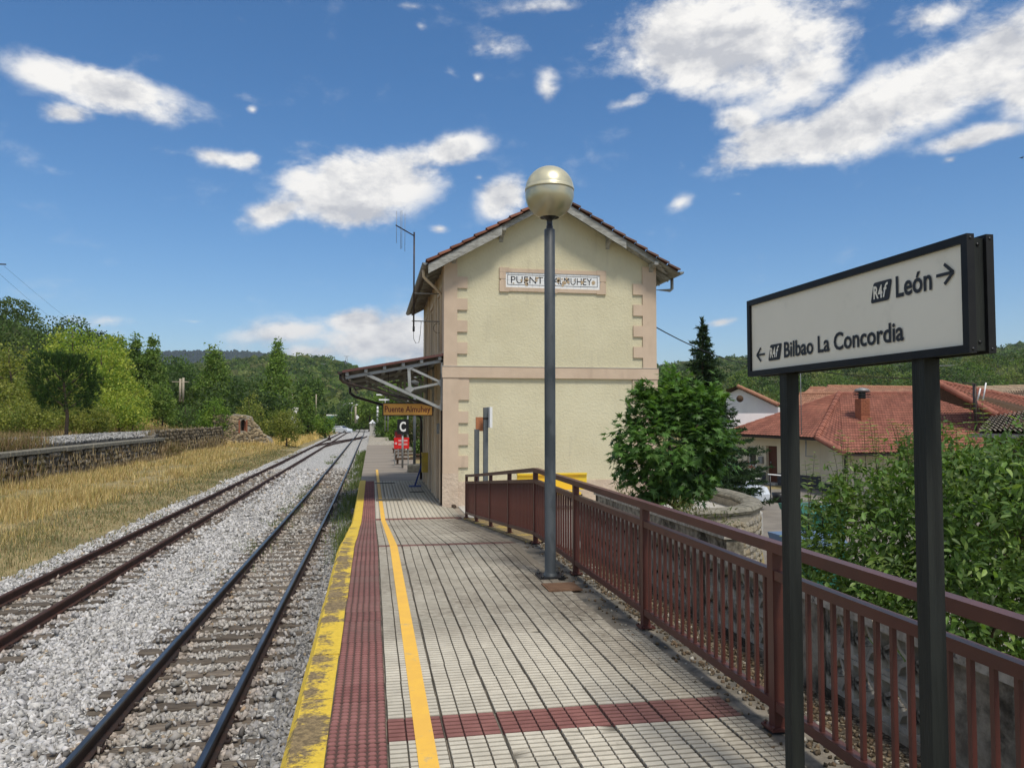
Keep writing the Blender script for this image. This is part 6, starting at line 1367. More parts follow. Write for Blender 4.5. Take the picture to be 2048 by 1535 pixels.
# ------------------------------------------------------------------ village houses
def roof_patch(name, BLc, BRc, TRc, TLc, rows, cols, m_, parent, amp=.035, left=None, label=None):
    BLc, BRc, TRc, TLc = map(np.array, (BLc, BRc, TRc, TLc)); nrm = np.cross(BRc - BLc, TLc - BLc); nrm = nrm / np.linalg.norm(nrm); nrm = nrm if nrm[2] > 0 else -nrm
    V, F_, C_ = [], [], []; seg = cols * 4
    for r in range(rows):
        for (t, lift) in ((r / rows, amp * .8), ((r + 1) / rows + .003, 0)):
            A, Bq = BLc + (TLc - BLc) * t, BRc + (TRc - BRc) * t
            for k in range(seg + 1):
                u = k / seg; V.append(A + (Bq - A) * u + nrm * (lift + amp * (.5 + .5 * math.cos(2 * math.pi * cols * u)) + .02))
        b0 = len(V) - 2 * (seg + 1); jit_ = rng.uniform(.82, 1.15, cols + 1)
        C_ += [(j, j, j) for _ in (0, 1) for j in jit_[np.arange(seg + 1) // 4]]
        for k in range(seg): F_.append((b0 + k, b0 + k + 1, b0 + seg + 2 + k, b0 + seg + 1 + k))
        if r: pass
    o = npmesh(name, V, F_, m_, np.array(C_), parent)
    # boards below so that the roof has thickness
    e = nrm * -.06; MB().add([BLc + nrm * -.005, BRc + nrm * -.005, TRc + nrm * -.005, TLc + nrm * -.005, BLc + e, BRc + e, TRc + e, TLc + e], [(0, 1, 2, 3), (7, 6, 5, 4), (0, 4, 5, 1), (1, 5, 6, 2), (2, 6, 7, 3), (3, 7, 4, 0)]).build('roof_boards', WOODWALL, o)
    return o
def cap_tiles(p, q, n, m_, parent, r=.13):
    p, q = Vector(p), Vector(q); d = (q - p).normalized(); me = bpy.data.meshes.new('ridge_tile'); b = MB(); L = (q - p).length / n * 1.12
    b.tube([(0, 0, 0), (L, 0, 0)], [r, r * .86], 10); me.from_pydata(b.v, [], b.f); me.materials.append(m_); ca = me.color_attributes.new('Col', 'FLOAT_COLOR', 'POINT'); ca.data.foreach_set('color', np.ones(4 * len(b.v), np.float32)); iv = parent_mat(parent).inverted()
    for k in range(n): o = bpy.data.objects.new('ridge_tile', me); COL.objects.link(o); o.parent = parent; o.matrix_parent_inverse = iv; o.location = p.lerp(q, k / n) + Vector((0, 0, .03 + .012 * (k % 2))); o.rotation_euler = d.to_track_quat('X', 'Z').to_euler()
def wall_between(name, A, B, z0, z1, m_, parent, ops=(), t=.3, z0b=None):
    """wall from A to B (xy); openings given as (frac0, frac1, z0, z1)"""
    A, B = np.array(A[:2]), np.array(B[:2]); L = np.linalg.norm(B - A); u = (B - A) / L; nn = np.array([-u[1], u[0]]);
    if nn @ (A) < 0: nn = -nn
    b = MB(); wall_open(b, 'x', 0, t, 0, L, z0, z1, [(a * L, c * L, e, f) for a, c, e, f in ops]); b.v = [tuple(A + u * v[0] + nn * v[1]) + (v[2],) for v in b.v]
    return b.build(name, m_, parent), A, u, nn, L
def frac(px, A, B):
    r = at(px, 835, 1) - np.array([0, 0, CZ]); A, B = np.array(A[:2]), np.array(B[:2]); M_ = np.array([[B[0] - A[0], -r[0]], [B[1] - A[1], -r[1]]]); return float(np.linalg.solve(M_, -A)[0])
hA0, hA1, hC, hC2, r1, r2 = at(1446, 867, 44), at(1634, 876, 38), at(1688, 907, 35.5), at(2060, 902, 33), at(1679, 788, 42), at(1990, 787, 38.5)
gzv = -.72
hs_ = empty('red_roofed_house', (hA1[0], hA1[1], gzv), 'single-storey cream house with dark stone skirting and a red tiled hip roof', 'house')
W0, W1, W2, W3 = at(1463, 900, 44.2), at(1641, 900, 39.2), at(1688, 900, 36.6), at(2100, 900, 33.5)
fd = [(frac(1493, W0, W1), frac(1511, W0, W1), .25, 1.35), (frac(1531, W0, W1), frac(1553, W0, W1), gzv, 1.40), (frac(1584, W0, W1), frac(1596, W0, W1), .25, 1.35)]
_, A, u, nn, L = wall_between('wall', W0, W1, gzv - .6, 1.95, HOUSEWALL, hs_, fd, t=.35)
def local(a, t_, z): return (*(A + u * a + nn * t_), z)
def lbox(a0, a1, t0, t1, z0, z1):
    b = MB(); b.prism([local(a0, t0, z0), local(a1, t0, z0), local(a1, t1, z0), local(a0, t1, z0)], (0, 0, z1 - z0)); return b
for i, (f0, f1, z0, z1) in enumerate(fd):
    if i == 1:
        o = lbox(f0 * L, f1 * L, .22, .27, z0 + .15, z1).build('door', DOORWOOD, hs_); lbox(f0 * L + .12, f0 * L + .17, .17, .219, .45, .55).build('handle', GREYMETAL, o)
        lbox(f0 * L - .05, f1 * L + .05, -.25, .21, z0 - .1, z0 + .14).build('doorstep', PALECONCRETE, hs_)
    else:
        o = lbox(f0 * L, f1 * L, .2, .24, z0, z1).build('window', WHITEWALL, hs_); lbox(f0 * L + .06, f1 * L - .06, .185, .199, z0 + .08, z1 - .08).build('pane', GLASS, o); lbox(f0 * L - .06, f1 * L + .06, -.06, .18, z0 - .09, z0 - .003).build('sill', PALECONCRETE, o)
dz_ = (fd[1][0] * L, fd[1][1] * L); lbox(0, dz_[0] - .02, -.03, -.001, gzv - .6, -.05).build('skirting', DARKSTONE, hs_); lbox(dz_[1] + .02, L, -.03, -.001, gzv - .6, -.05).build('skirting', DARKSTONE, hs_)
a_ = frac(1523, W0, W1) * L; lbox(a_ - .16, a_ + .12, -.14, -.002, .42, .80).build('letter_box', GREYMETAL, hs_)
wall_between('wall', W1, W2, gzv - .8, 1.75, HOUSEWALL, hs_, [], t=.3); wall_between('wall', W2, W3, gzv - .8, 1.5, HOUSEWALL, hs_, [], t=.3); wall_between('skirting', W1 - np.array([.05, .02, 0]), W2 - np.array([.05, .02, 0]), gzv - .8, -.35, DARKSTONE, hs_, [], t=.045)
q = (W1 + W2) / 2
roof_patch('roof', hA0, hA1, r1, r1 + (hA0 - r1) * .04, 22, 32, REDTILE, hs_)
roof_patch('roof', hC, hC2, r2, r1, 24, 60, REDTILE, hs_); roof_patch('roof', hA1, hC, r1 + (hC - hA1) * .01, r1, 24, 6, REDTILE, hs_)
roof_patch('roof', hA0 + np.array([9, 12, 0]), hA0, r1, r1 + np.array([3, 5, 0]), 18, 20, REDTILE, hs_)
cap_tiles(hA1, r1, 26, REDTILE, hs_, .17); cap_tiles(r1, r2, 30, REDTILE, hs_, .12); cap_tiles(hA1, hC, 12, REDTILE, hs_, .13); cap_tiles(hA0, r1, 24, REDTILE, hs_, .11)
MB().beam(hA0 + np.array([0, 0, -.07]), hA1 + np.array([0, 0, -.07]), .10, .09).build('gutter', DARKMETAL, hs_); MB().beam(hA1 + np.array([0, 0, -.07]), hC + np.array([0, 0, -.07]), .08, .08).build('gutter', DARKMETAL, hs_); MB().beam(hC + np.array([0, 0, -.07]), hC2 + np.array([0, 0, -.07]), .08, .08).build('gutter', DARKMETAL, hs_)
e_ = at(1468, 880, 43.6); MB().tube([(e_[0], e_[1], 1.85), (e_[0], e_[1], gzv - .3)], .06, 8).build('downpipe', DARKMETAL, hs_); e_ = at(1688, 910, 36.3); MB().tube([(e_[0] + .5, e_[1] - .3, 1.3), (e_[0], e_[1] - .1, 1.1), (e_[0], e_[1] - .1, gzv - .3)], .06, 8).build('downpipe', DARKMETAL, hs_)
# meter bracket and chimney
e_ = at(1612, 885, 38.8); MB().tube([(e_[0], e_[1], 1.8), (e_[0] - .05, e_[1] - .05, 1.0), (e_[0] + .3, e_[1] - .4, 1.0)], .03, 6).build('cable_bracket', GREYMETAL, hs_)
ch = at(1725, 840, 38.6); cz0, cz1 = 2.5, at(1725, 797, 38.6)[2]; chm = MB().box((ch[0] - .24, ch[1] - .24, cz0), (ch[0] + .24, ch[1] + .24, cz1)).build('chimney', BRICKRED, hs_)
k = 0
for z in np.arange(cz0 + .6, cz1 - .05, .085):
    for a in ((-.245, -.01), (.01, .245)) if k % 2 else ((-.245, -.13), (-.115, .115), (.13, .245)):
        MB().box((ch[0] + a[0], ch[1] - .262, z), (ch[0] + a[1], ch[1] - .2402, z + .07)).build('brick', BRICKRED, chm)
    k += 1
for j in range(3): MB().box((ch[0] - .28, ch[1] - .28, cz1 + .06 + j * .12), (ch[0] + .28, ch[1] + .28, cz1 + .10 + j * .12)).build('cowl_plate', BLACKMETAL, chm)
MB().box((ch[0] - .12, ch[1] - .12, cz1), (ch[0] + .12, ch[1] + .12, cz1 + .32)).build('flue', BLACKMETAL, chm)
MB().lathe([(0, -.02), (.34, 0), (.38, .05), (.30, .13), (.1, .19), (0, .2)], (ch[0], ch[1], cz1 + .36), 16).build('cowl_cap', GREYMETAL, chm)
# second roof (steeper verge) to the right
g0, g1, g2, g3 = at(1995, 831, 34.5), at(2260, 880, 32), at(2260, 840, 35), at(1869, 763, 37)
h2 = empty('gabled_house', (g0[0], g0[1], gzv), 'red tiled gable roof rising over the hip roof at the right behind the sign post', 'house')
roof_patch('roof', g0, g1, g2, g3, 16, 44, REDTILE, h2); cap_tiles(g3, g0, 20, REDTILE, h2, .15); cap_tiles(g3, g2, 30, REDTILE, h2, .12); wall_between('wall', g0 + np.array([.5, .5, 0]), g1, gzv - .6, g0[2] - .5, HOUSEWALL, h2, [])
MB().prism([tuple(g3 + np.array([.02, 0, -.1])), tuple(g0 + np.array([.02, 0, -.1])), tuple(at(1868, 795, 37.2))], (.2, .3, 0)).build('gable_triangle', WOODWALL, h2)
# others behind
def simple_house(pts, m_, label, rows, cols, wallm=None, zw=None, name='house'):
    a, b_, c, d = [at(*p) for p in pts]; t = empty(name, (a[0], a[1], gzv), label, 'house'); roof_patch('roof', a, b_, c, d, rows, cols, m_, t); cap_tiles(d, c, 16, m_, t, .16)
    back = [(c + (c - b_) * np.array([1, 1, -1])), (d + (d - a) * np.array([1, 1, -1]))]; roof_patch('rear_roof', back[1], back[0], c, d, 6, cols, m_, t)
    _ = wall_between('wall', a + np.array([.3, .3, 0]), b_ + np.array([-.1, .3, 0]), gzv - .4, min(a[2], b_[2]) - .12, wallm or HOUSEWALL, t, []); return t
simple_house([(1572, 835, 52), (1668, 836, 50), (1684, 788, 54), (1600, 789, 56)], ORANGETILE, 'orange tiled roof just left of the red hip roof', 12, 20)
simple_house([(1632, 792, 66), (1880, 796, 64), (1875, 776, 70), (1655, 773, 70)], ORANGETILE, 'long pale orange roof peeping above the red ridge', 8, 50)
simple_house([(1958, 796, 66), (2200, 802, 62), (2200, 768, 68), (1940, 776, 72)], BEIGETILE, 'beige tiled roof over an ochre wall at the right edge', 8, 50, mat('ochre_wall', (.55, .40, .18), (.5, .36, .16), rough=.9))
simple_house([(1600, 792, 75), (1660, 790, 75), (1650, 776, 78), (1620, 776, 78)], ORANGETILE, 'tiny orange roof top behind the hip roof apex', 5, 12)
# white gabled house
wA, wB, wC = at(1452, 779, 56), at(1477, 773, 55), at(1556, 810, 52); wh = empty('white_house', (wB[0], wB[1], gzv), 'white house with a red tiled verge behind the spruce', 'house')
lowz = gzv - .4; MB().prism([(wA[0], wA[1], lowz), (wA[0], wA[1], wA[2] - .4), (wB[0], wB[1], wB[2] - .15), (wC[0], wC[1], wC[2] - .15), (wC[0], wC[1], lowz)], (1.2, 1.8, 0)).build('wall', WHITEWALL, wh)
n_ = np.array([4., 6., 0]); ov = np.array([-.25, -.4, 0]); roof_patch('roof', wC + ov, wC + n_, wB + n_, wB + ov, 12, 14, ORANGETILE, wh); roof_patch('roof', wA + ov + (0, 0, -.1), wB + ov, wB + n_, wA + n_, 8, 8, ORANGETILE, wh); cap_tiles(wB + ov, wC + ov, 14, ORANGETILE, wh, .13)
p_ = at(1480, 797, 53.6); MB().lathe([(0, 0), (.22, .0), (.22, .05), (0, .06)], (0, 0, 0), 14)
MB().tube([tuple(p_), tuple(p_ + np.array([-.06, -.1, 0]))], .24, 14).build('round_window', WOODWALL, wh)
p0, p1_ = at(1470, 835, 50), at(1560, 812, 49); MB().box((p0[0] - 1, p0[1], gzv - .3), (p1_[0] + 1, p0[1] + .25, at(1500, 826, 50)[2])).build('garden_wall', WHITEWALL, None, 'pale wall in front of the white house', 'wall')
# old shed with lichen tiles at the right edge
s0, s1, s2, s3 = at(1958, 866, 21), at(2200, 872, 18), at(2200, 800, 22), at(1985, 836, 25)
sh_ = empty('old_shed', (s0[0], s0[1], -1), 'old shed with a mossy grey tiled roof and brown wall at the right edge', 'shed')
roof_patch('roof', s0, s1, s2, s3, 9, 22, OLDTILE, sh_, amp=.06); wall_between('wall', s0 + np.array([.5, .4, 0]), s1 + np.array([0, .4, 0]), -1.4, s0[2] - .1, WOODWALL, sh_, []); MB().beam(s0 + np.array([-.3, -.05, -.05]), s1 + np.array([0, -.05, -.05]), .1, .1).build('gutter', GREYMETAL, sh_)
# roof-top poles and aerials
def pole(px, pyb, pyt, d, r, label, m_=GREYMETAL, name='aerial_pole', cat='pole', extra=None):
    a, c = at(px, pyb, d), at(px, pyt, d); t = empty(name, tuple(a), label, cat); MB().tube([tuple(a), (a[0], a[1], c[2])], r, 7).build('pole', m_, t); return t, a, c
t, a, c = pole(1603, 868, 700, 37, .02, 'thin aerial rod standing before the red roof left of the hip')
t, a, c = pole(1952, 862, 768, 29, .055, 'dark leaning service pole by the old shed roof', DARKMETAL, 'service_pole'); MB().beam(tuple(c), tuple(c + np.array([-.5, .1, .05])), .04, .04).build('arm', DARKMETAL, t); 
t, a, c = pole(1948, 825, 765, 31, .03, 'short dark rod left of the service pole', DARKMETAL)
t, a, c = pole(1872, 775, 712, 44, .02, 'television aerial above the gable roof', GREYMETAL, 'television_aerial', 'aerial'); MB().tube([(c[0] - 1.0, c[1], c[2] - .6), (c[0] + 1.2, c[1], c[2] - .5)], .015, 5).build('boom', GREYMETAL, t)
for k in range(6): MB().tube([(c[0] - .8 + k * .32, c[1] - .25, c[2] - .58), (c[0] - .8 + k * .32, c[1] + .25, c[2] - .56)], .01, 5).build('rod', GREYMETAL, t)
for (px, top, lb_) in ((1961, 776, 'left of two white rods on the right-hand roof'), (1972, 765, 'right of two white rods on the right-hand roof')):
    a = at(px - 6, 800, 33); c = at(px, top, 33); MB().tube([tuple(a), tuple(c)], .03, 6).build('white_rod', WHITE, None, lb_, 'rod')
cable(at(1640, 742, 40), at(1860, 756, 38), .1, .014, 'black cable passing just under the big sign'); cable(at(1945, 768, 31), at(1980, 905, 30), .02, .012, 'cable dropping beside the service pole')

# street things by the house
def zat(px, py, z): r = at(px, py, 1) - np.array([0, 0, CZ]); return np.array([0, 0, CZ]) + r * (z - CZ) / r[2]
kb = MB(); k0, k1 = zat(1520, 998, -.8), zat(1640, 1008, -.8); kb.beam(tuple(k0), tuple(k1), .25, .28).build('kerb', PALECONCRETE, None, 'low concrete kerb along the street in front of the house', 'kerb')
tb = at(1492, 962, 41.5); tb[2] = gzv + .0; tt = empty('garden_table', tuple(tb), 'small white garden table beside the house door', 'table'); MB().box((tb[0] - .55, tb[1] - .35, tb[2] + .70), (tb[0] + .55, tb[1] + .35, tb[2] + .74)).build('tabletop', WHITE, tt)
for a in (-.45, .45):
    for c in (-.28, .28): MB().box((tb[0] + a - .02, tb[1] + c - .02, tb[2]), (tb[0] + a + .02, tb[1] + c + .02, tb[2] + .7)).build('leg', WHITE, tt)
def chair(px, lb_, s, first=[None]):
    q = at(px, 965, 41.0); q[2] = gzv; t = empty('garden_chair', tuple(q), lb_, 'chair', 'garden chairs by the white table')
    MB().box((q[0] - .24, q[1] - .24, q[2] + .42), (q[0] + .24, q[1] + .24, q[2] + .45)).build('seat', WHITE, t); o = MB()
    o.tube([(q[0] + s * .24, q[1] + .22 * math.cos(a), q[2] + .45 + .45 * math.sin(a)) for a in np.linspace(0, math.pi, 9)], .018, 6); o.build('backrest', GREYMETAL, t)
    for a in (-.2, .2):
        for c in (-.2, .2): MB().box((q[0] + a - .015, q[1] + c - .015, q[2]), (q[0] + a + .015, q[1] + c + .015, q[2] + .42)).build('leg', GREYMETAL, t)
chair(1471, 'garden chair left of the small white table', -1); chair(1511, 'garden chair right of the small white table', 1)
fp = at(1498, 951, 41.5); t = empty('flower_pot', (fp[0], fp[1], gzv + .742), 'white pot of dark red flowers standing on the garden table', 'flower pot'); MB().lathe([(0, 0), (.09, 0), (.12, .17), (0, .17)], (fp[0], fp[1], gzv + .742), 12).build('pot', WHITE, t)
P_ = rng.normal(size=(160, 3)) * (.16, .16, .07) + (fp[0], fp[1], gzv + 1.02); scatter('flowers', P_, LEAFV, LEAFF, np.full(160, .07), FOL, np.array([(.25, .02, .04), (.05, .09, .03)])[rng.choice(2, 160)], parent=t, kind='stuff')
hr = empty('garden_railing', tuple(zat(1541, 1003, -.8)), 'thin white hand railing on a dark post at the kerb', 'railing'); q = zat(1541, 1003, -.8); MB().tube([tuple(q), (q[0], q[1], q[2] + 1.15)], .03, 6).build('post', BLACKMETAL, hr); q2 = zat(1566, 1006, -.8); MB().tube([(q[0] - .1, q[1], q[2] + 1.22), (q[0] + .9, q[1] + .2, q[2] + 1.12)], .03, 6).build('rail', WHITE, hr)
pt_ = zat(1560, 1002, -.8); t = empty('plant_tub', tuple(pt_), 'dark round plant tub on the kerb beside the house steps', 'plant tub'); MB().lathe([(0, 0), (.28, 0), (.36, .38), (.32, .38), (.3, .3), (0, .3)], tuple(pt_), 16).build('tub', BLACKMETAL, t)

def car(p, yaw, label, paint, L=3.9, W_=1.66, red=False):
    t = empty('parked_car', tuple(p), label, 'car', None); co, si = math.cos(yaw), math.sin(yaw)
    def tr(x, y, z): return (p[0] + x * co - y * si, p[1] + x * si + y * co, p[2] + z)
    prof = [(-L / 2, .30), (-L / 2 - .02, .75), (-L / 2 + .12, .92), (-L / 2 + .45, 1.36), (-L / 2 + .75, 1.44), (.15, 1.45), (.95, .98), (L / 2 - .15, .82), (L / 2, .55), (L / 2 - .03, .28), (1.55, .25), (-1.5, .25)]
    b = MB(); n = len(prof); ys_ = [(-W_ / 2, .0), (-W_ / 2 + .06, 1), (W_ / 2 - .06, 1), (W_ / 2, 0)]; vs = []
    for (yy_, k) in ys_:
        for x, z in prof: vs.append(tr(x * (1 if k else .985), yy_ * (1 if z < 1 else .84), z if k else (z if z < 1 else z - .03)))
    b.add(vs, [tuple(range(n)), tuple(range(3 * n, 4 * n))[::-1]] + [(j * n + i, j * n + (i + 1) % n, (j + 1) * n + (i + 1) % n, (j + 1) * n + i) for j in range(3) for i in range(n)]); body = b.build('body', paint, t)
    def q4(pts, nm, m_): MB().prism([tr(*q) for q in pts], tuple(np.array(tr(.006, 0, 0)) - np.array(tr(0, 0, 0)))).build(nm, m_, t)
    w = W_ / 2 * .8
    MB().add([tr(-L / 2 + .165, -w, .96), tr(-L / 2 + .165, w, .96), tr(-L / 2 + .43, w * .95, 1.335), tr(-L / 2 + .43, -w * .95, 1.335)], [(0, 1, 2, 3)]).build('rear_window', GLASS, t)
    MB().add([tr(.86, -w, 1.04), tr(.86, w, 1.04), tr(.24, w * .95, 1.42), tr(.24, -w * .95, 1.42)], [(3, 2, 1, 0)]).build('windscreen', GLASS, t)
    for s in (-1, 1):
        yv = s * (W_ / 2 * .93 + .012); MB().add([tr(-1.3, yv, 1.0), tr(.62, yv, 1.0), tr(.12, yv * .94, 1.36), tr(-1.12, yv * .94, 1.36)], [(0, 1, 2, 3)]).build('side_window', GLASS, t)
        MB().box((0, 0, 0), (0, 0, 0)); MB().prism([tr(-L / 2 - .03, s * (W_ / 2 - .22), .62), tr(-L / 2 - .03, s * (W_ / 2 - .02), .62), tr(-L / 2 + .06, s * (W_ / 2 - .02), .94), tr(-L / 2 + .06, s * (W_ / 2 - .2), .94)], tuple(np.array(tr(.03, 0, 0)) - np.array(tr(0, 0, 0)))).build('tail_light', REDPAINT, t)
        for x in (-1.25, 1.25):
            a, c = Vector(tr(x, s * (W_ / 2 - .18), .3)), Vector(tr(x, s * (W_ / 2 + .01), .3)); wh_ = MB().tube([a, c], .3, 18).build('wheel', BLACKMETAL, t); MB().tube([c, c + (c - a).normalized() * .012], .17, 12).build('rim', GREYMETAL, wh_)
    return t
cz_ = at(1440, 965, 33); car((cz_[0], cz_[1], gzv - .05), R(205 - 90 + 180), 'pale silver-blue hatchback parked beyond the curved parapet, mostly behind the maple', CARWHITE)
cz_ = at(684, 845, 150); car((cz_[0], cz_[1], float(gz(cz_[0], cz_[1]))), R(-35), 'white car with red tail end parked far off beside the white building', CARWHITE)
# bins behind the bush
for (px, py, d_, m1, m2, lb_) in ((1625, 1040, 13.5, GREENBIN, GREENBIN, 'green wheeled bin half hidden behind the bush leaves'), (1615, 1100, 11.5, BLUEBIN, BLUEBIN, 'blue-lidded bin low behind the left side of the bush')):
    q = at(px, py, d_); q[2] = -1.03; zt_ = at(px, py - 30, d_)[2]; t = empty('wheeled_bin', tuple(q), lb_, 'bin', 'bins behind the bush'); b = MB(); b.prism([(q[0] - .33, q[1] - .3, -1.0), (q[0] + .33, q[1] - .3, -1.0), (q[0] + .4, q[1] - .36, zt_ - .1), (q[0] - .4, q[1] - .36, zt_ - .1)], (0, .7, 0)); b.build('body', GREENBIN, t)
    MB().prism([(q[0] - .43, q[1] - .42, zt_ - .095), (q[0] + .43, q[1] - .42, zt_ - .095), (q[0] + .4, q[1] - .3, zt_), (q[0] - .4, q[1] - .3, zt_)], (0, .75, 0)).build('lid', m2, t)
    for s in (-1, 1): MB().tube([(q[0] + s * .25, q[1] + .35, -.93), (q[0] + s * .33, q[1] + .35, -.93)], .1, 10).build('wheel', BLACKMETAL, t)

# ------------------------------------------------------------------ far end of the line
def street_lamp(px, pyb, pyt, d, lb_, reach=2.0, m_=GREYMETAL, dirx=1):
    a, c = at(px, pyb, d), at(px, pyt, d); t = empty('street_lamp', tuple(a), lb_, 'street lamp', 'street lamps far down the line'); h = c[2] - a[2]
    MB().tube([tuple(a), (a[0], a[1], a[2] + h * .7), (a[0] + dirx * reach * .12, a[1], a[2] + h * .85), (a[0] + dirx * reach * .4, a[1], a[2] + h * .96), (a[0] + dirx * reach, a[1], a[2] + h)], .11, 7).build('post', m_, t)
    MB().box((a[0] + dirx * reach - .1, a[1] - .2, a[2] + h - .08), (a[0] + dirx * (reach + 1.1) if dirx > 0 else a[0] - reach + .1, a[1] + .2, a[2] + h + .12)).build('lamp_head', WHITE, t); return t
street_lamp(684, 847, 806, 175, 'curved street lamp nearer the white building', 1.3); street_lamp(703, 846, 809, 165, 'curved street lamp right beside the white pole', 1.0)
pole(711, 846, 812, 150, .18, 'plain pale post standing between the street lamps and the fence', POLEWOOD, 'pale_post')
t, a, c = pole(714, 846, 834, 150, .06, 'road sign with a pale diamond plate near the level crossing', GREYMETAL, 'road_sign', 'sign'); MB().prism([(c[0] - .45, c[1], c[2]), (c[0], c[1], c[2] + .45), (c[0] + .45, c[1], c[2]), (c[0], c[1], c[2] - .45)], (0, .05, 0)).build('plate', WHITE, t)
t, a, c = pole(755, 845, 808, 95, .12, 'white ringed platform lamp at the far end of the platform', WHITE, 'platform_lamp', 'lamp post'); MB().box((c[0] - .3, c[1] - .15, c[2]), (c[0] + .6, c[1] + .15, c[2] + .12)).build('lamp_head', WHITE, t)
for z in np.arange(.3, .9, .2): MB().lathe([(.125, 0), (.125, .12)], (a[0], a[1], a[2] + (c[2] - a[2]) * z), 10).build('band', DARKMETAL, t)
for (px, pb, ptp, d, lb_) in ((770, 862, 790, 72, 'thin pale lamp column left of two past the maroon railing'), (776, 862, 800, 68, 'thin pale lamp column right of two past the maroon railing')):
    t, a, c = pole(px, pb, ptp, d, .05, lb_, GREYMETAL, 'platform_lamp', 'lamp post'); MB().box((c[0] - .8, c[1] - .12, c[2] - .02), (c[0] + .1, c[1] + .12, c[2] + .1)).build('lamp_head', WHITE, t)
t, a, c = pole(815, 905, 800, 44, .045, 'slim pale post behind the letter C sign', GREYMETAL, 'pale_post')
# gate pillar
q = at(745, 866, 96); t = empty('gate_pillar', (q[0], q[1], .3), 'pale stone gate pillar with a pointed cap at the end of the platform', 'pillar'); MB().box((q[0] - .35, q[1], .2), (q[0] + .35, q[1] + .7, 2.2)).build('shaft', PALECONCRETE, t); MB().add([(q[0] - .45, q[1] - .1, 2.2), (q[0] + .45, q[1] - .1, 2.2), (q[0] + .45, q[1] + .8, 2.2), (q[0] - .45, q[1] + .8, 2.2), (q[0], q[1] + .35, 2.7)], [(0, 1, 4), (1, 2, 4), (2, 3, 4), (3, 0, 4), (3, 2, 1, 0)]).build('cap', WHITE, t)
gt = empty('metal_gate', (q[0] + .4, q[1], .3), 'low barred gate beside the pale pillar', 'gate')
for k in range(9): MB().box((q[0] + .5 + k * .18, q[1] + .3, .35), (q[0] + .53 + k * .18, q[1] + .33, 1.45)).build('bar', GREYMETAL, gt)
for z in (.45, 1.35): MB().box((q[0] + .38, q[1] + .29, z), (q[0] + 2.0, q[1] + .299, z + .05)).build('rail', GREYMETAL, gt)
# far fence
fc = empty('far_fence', tuple(at(735, 846, 200)), 'pale barred fence crossing behind the end of the tracks', 'fence')
f0, f1 = at(722, 847, 205), at(746, 847, 195)
for k in range(13):
    q = f0 + (f1 - f0) * k / 12; MB().box((q[0] - .06, q[1] - .06, q[2] - .2), (q[0] + .06, q[1] + .06, q[2] + .9)).build('post', GREYMETAL, fc)
for z in (.25, .85): MB().beam(tuple(f0 + (0, 0, z)), tuple(f1 + (0, 0, z)), .06, .08).build('rail', WHITE, fc)
# white building with green container
q = at(672, 848, 185); wbz = q[2] - .3; t = empty('white_building', (q[0], q[1], wbz), 'small white flat-roofed building with a projecting canopy far beside the line', 'building')
MB().box((q[0] - 2.0, q[1], wbz), (q[0] + 1.0, q[1] + 5, wbz + 2.3)).build('wall', WHITEWALL, t); MB().box((q[0] - 2.2, q[1] - 1, wbz + 2.3), (q[0] + 2.3, q[1] + 5.2, wbz + 2.65)).build('roof', WHITE, t); MB().box((q[0] + 1.7, q[1] - .6, wbz), (q[0] + 1.9, q[1] - .4, wbz + 2.3)).build('column', WHITE, t)
MB().box((q[0] + .1, q[1] - .03, wbz), (q[0] + .8, q[1] - .001, wbz + 2)).build('door', GREYMETAL, t)
q = at(662, 849, 170); MB().box((q[0] - .9, q[1] - 1, q[2] - .3), (q[0] + 1.0, q[1] + .6, q[2] + 2.0), .1).build('container', mat('teal_green', (.03, .12, .10), (.04, .15, .12), rough=.6), None, 'teal green recycling container in front of the white building', 'container')
q = at(575, 822, 135); t = empty('shed', (q[0], q[1], q[2] - 2), 'pale shed roof glimpsed between the tall poplar and the dark bush', 'shed'); MB().box((q[0] - 3.2, q[1], q[2] - 3), (q[0] + 3.2, q[1] + 4, q[2] - .4)).build('wall', WHITEWALL, t); MB().prism([(q[0] - 3.4, q[1] - .3, q[2] - .39), (q[0] + 3.4, q[1] - .3, q[2] - .39), (q[0] + 3.0, q[1] + 2, q[2] + .6), (q[0] - 3.0, q[1] + 2, q[2] + .6)], (0, 0, .1)).build('roof', PALECONCRETE, t)
q = at(374, 772, 140); t = empty('farm_building', (q[0], q[1], q[2] - 3), 'ochre farm building half hidden by trees behind the twin poles', 'building'); MB().box((q[0] - 2.4, q[1], q[2] - 3.5), (q[0] + 2.4, q[1] + 4, q[2] + .1)).build('wall', mat('tan_wall', (.42, .30, .17), (.36, .26, .15), rough=.9), t); MB().prism([(q[0] - 2.6, q[1] - .2, q[2] + .1), (q[0] + 2.6, q[1] - .2, q[2] + .1), (q[0], q[1] - .2, q[2] + 1.1)], (0, 4.4, 0)).build('roof', BRICKRED, t)
for (px, lb_, tp) in ((360, 'left of the twin pale utility poles', 757), (366, 'right of the twin pale utility poles', 755)):
    t, a, c = pole(px, 803, tp, 88, .13, lb_, POLEWOOD, 'utility_pole', 'utility pole')
    if px == 360: MB().beam((a[0] - .9, a[1], c[2] - .35), (a[0] + .9, a[1], c[2] - .35), .1, .1).build('crossarm', POLEWOOD, t)
for (px, pb, tp, d, lb_) in ((585, 812, 787, 130, 'distant pale pole right of the tall poplar'), (632, 832, 788, 120, 'distant pale pole left of the white building')): pole(px, pb, tp, d, .09, lb_, POLEWOOD, 'utility_pole', 'utility pole')
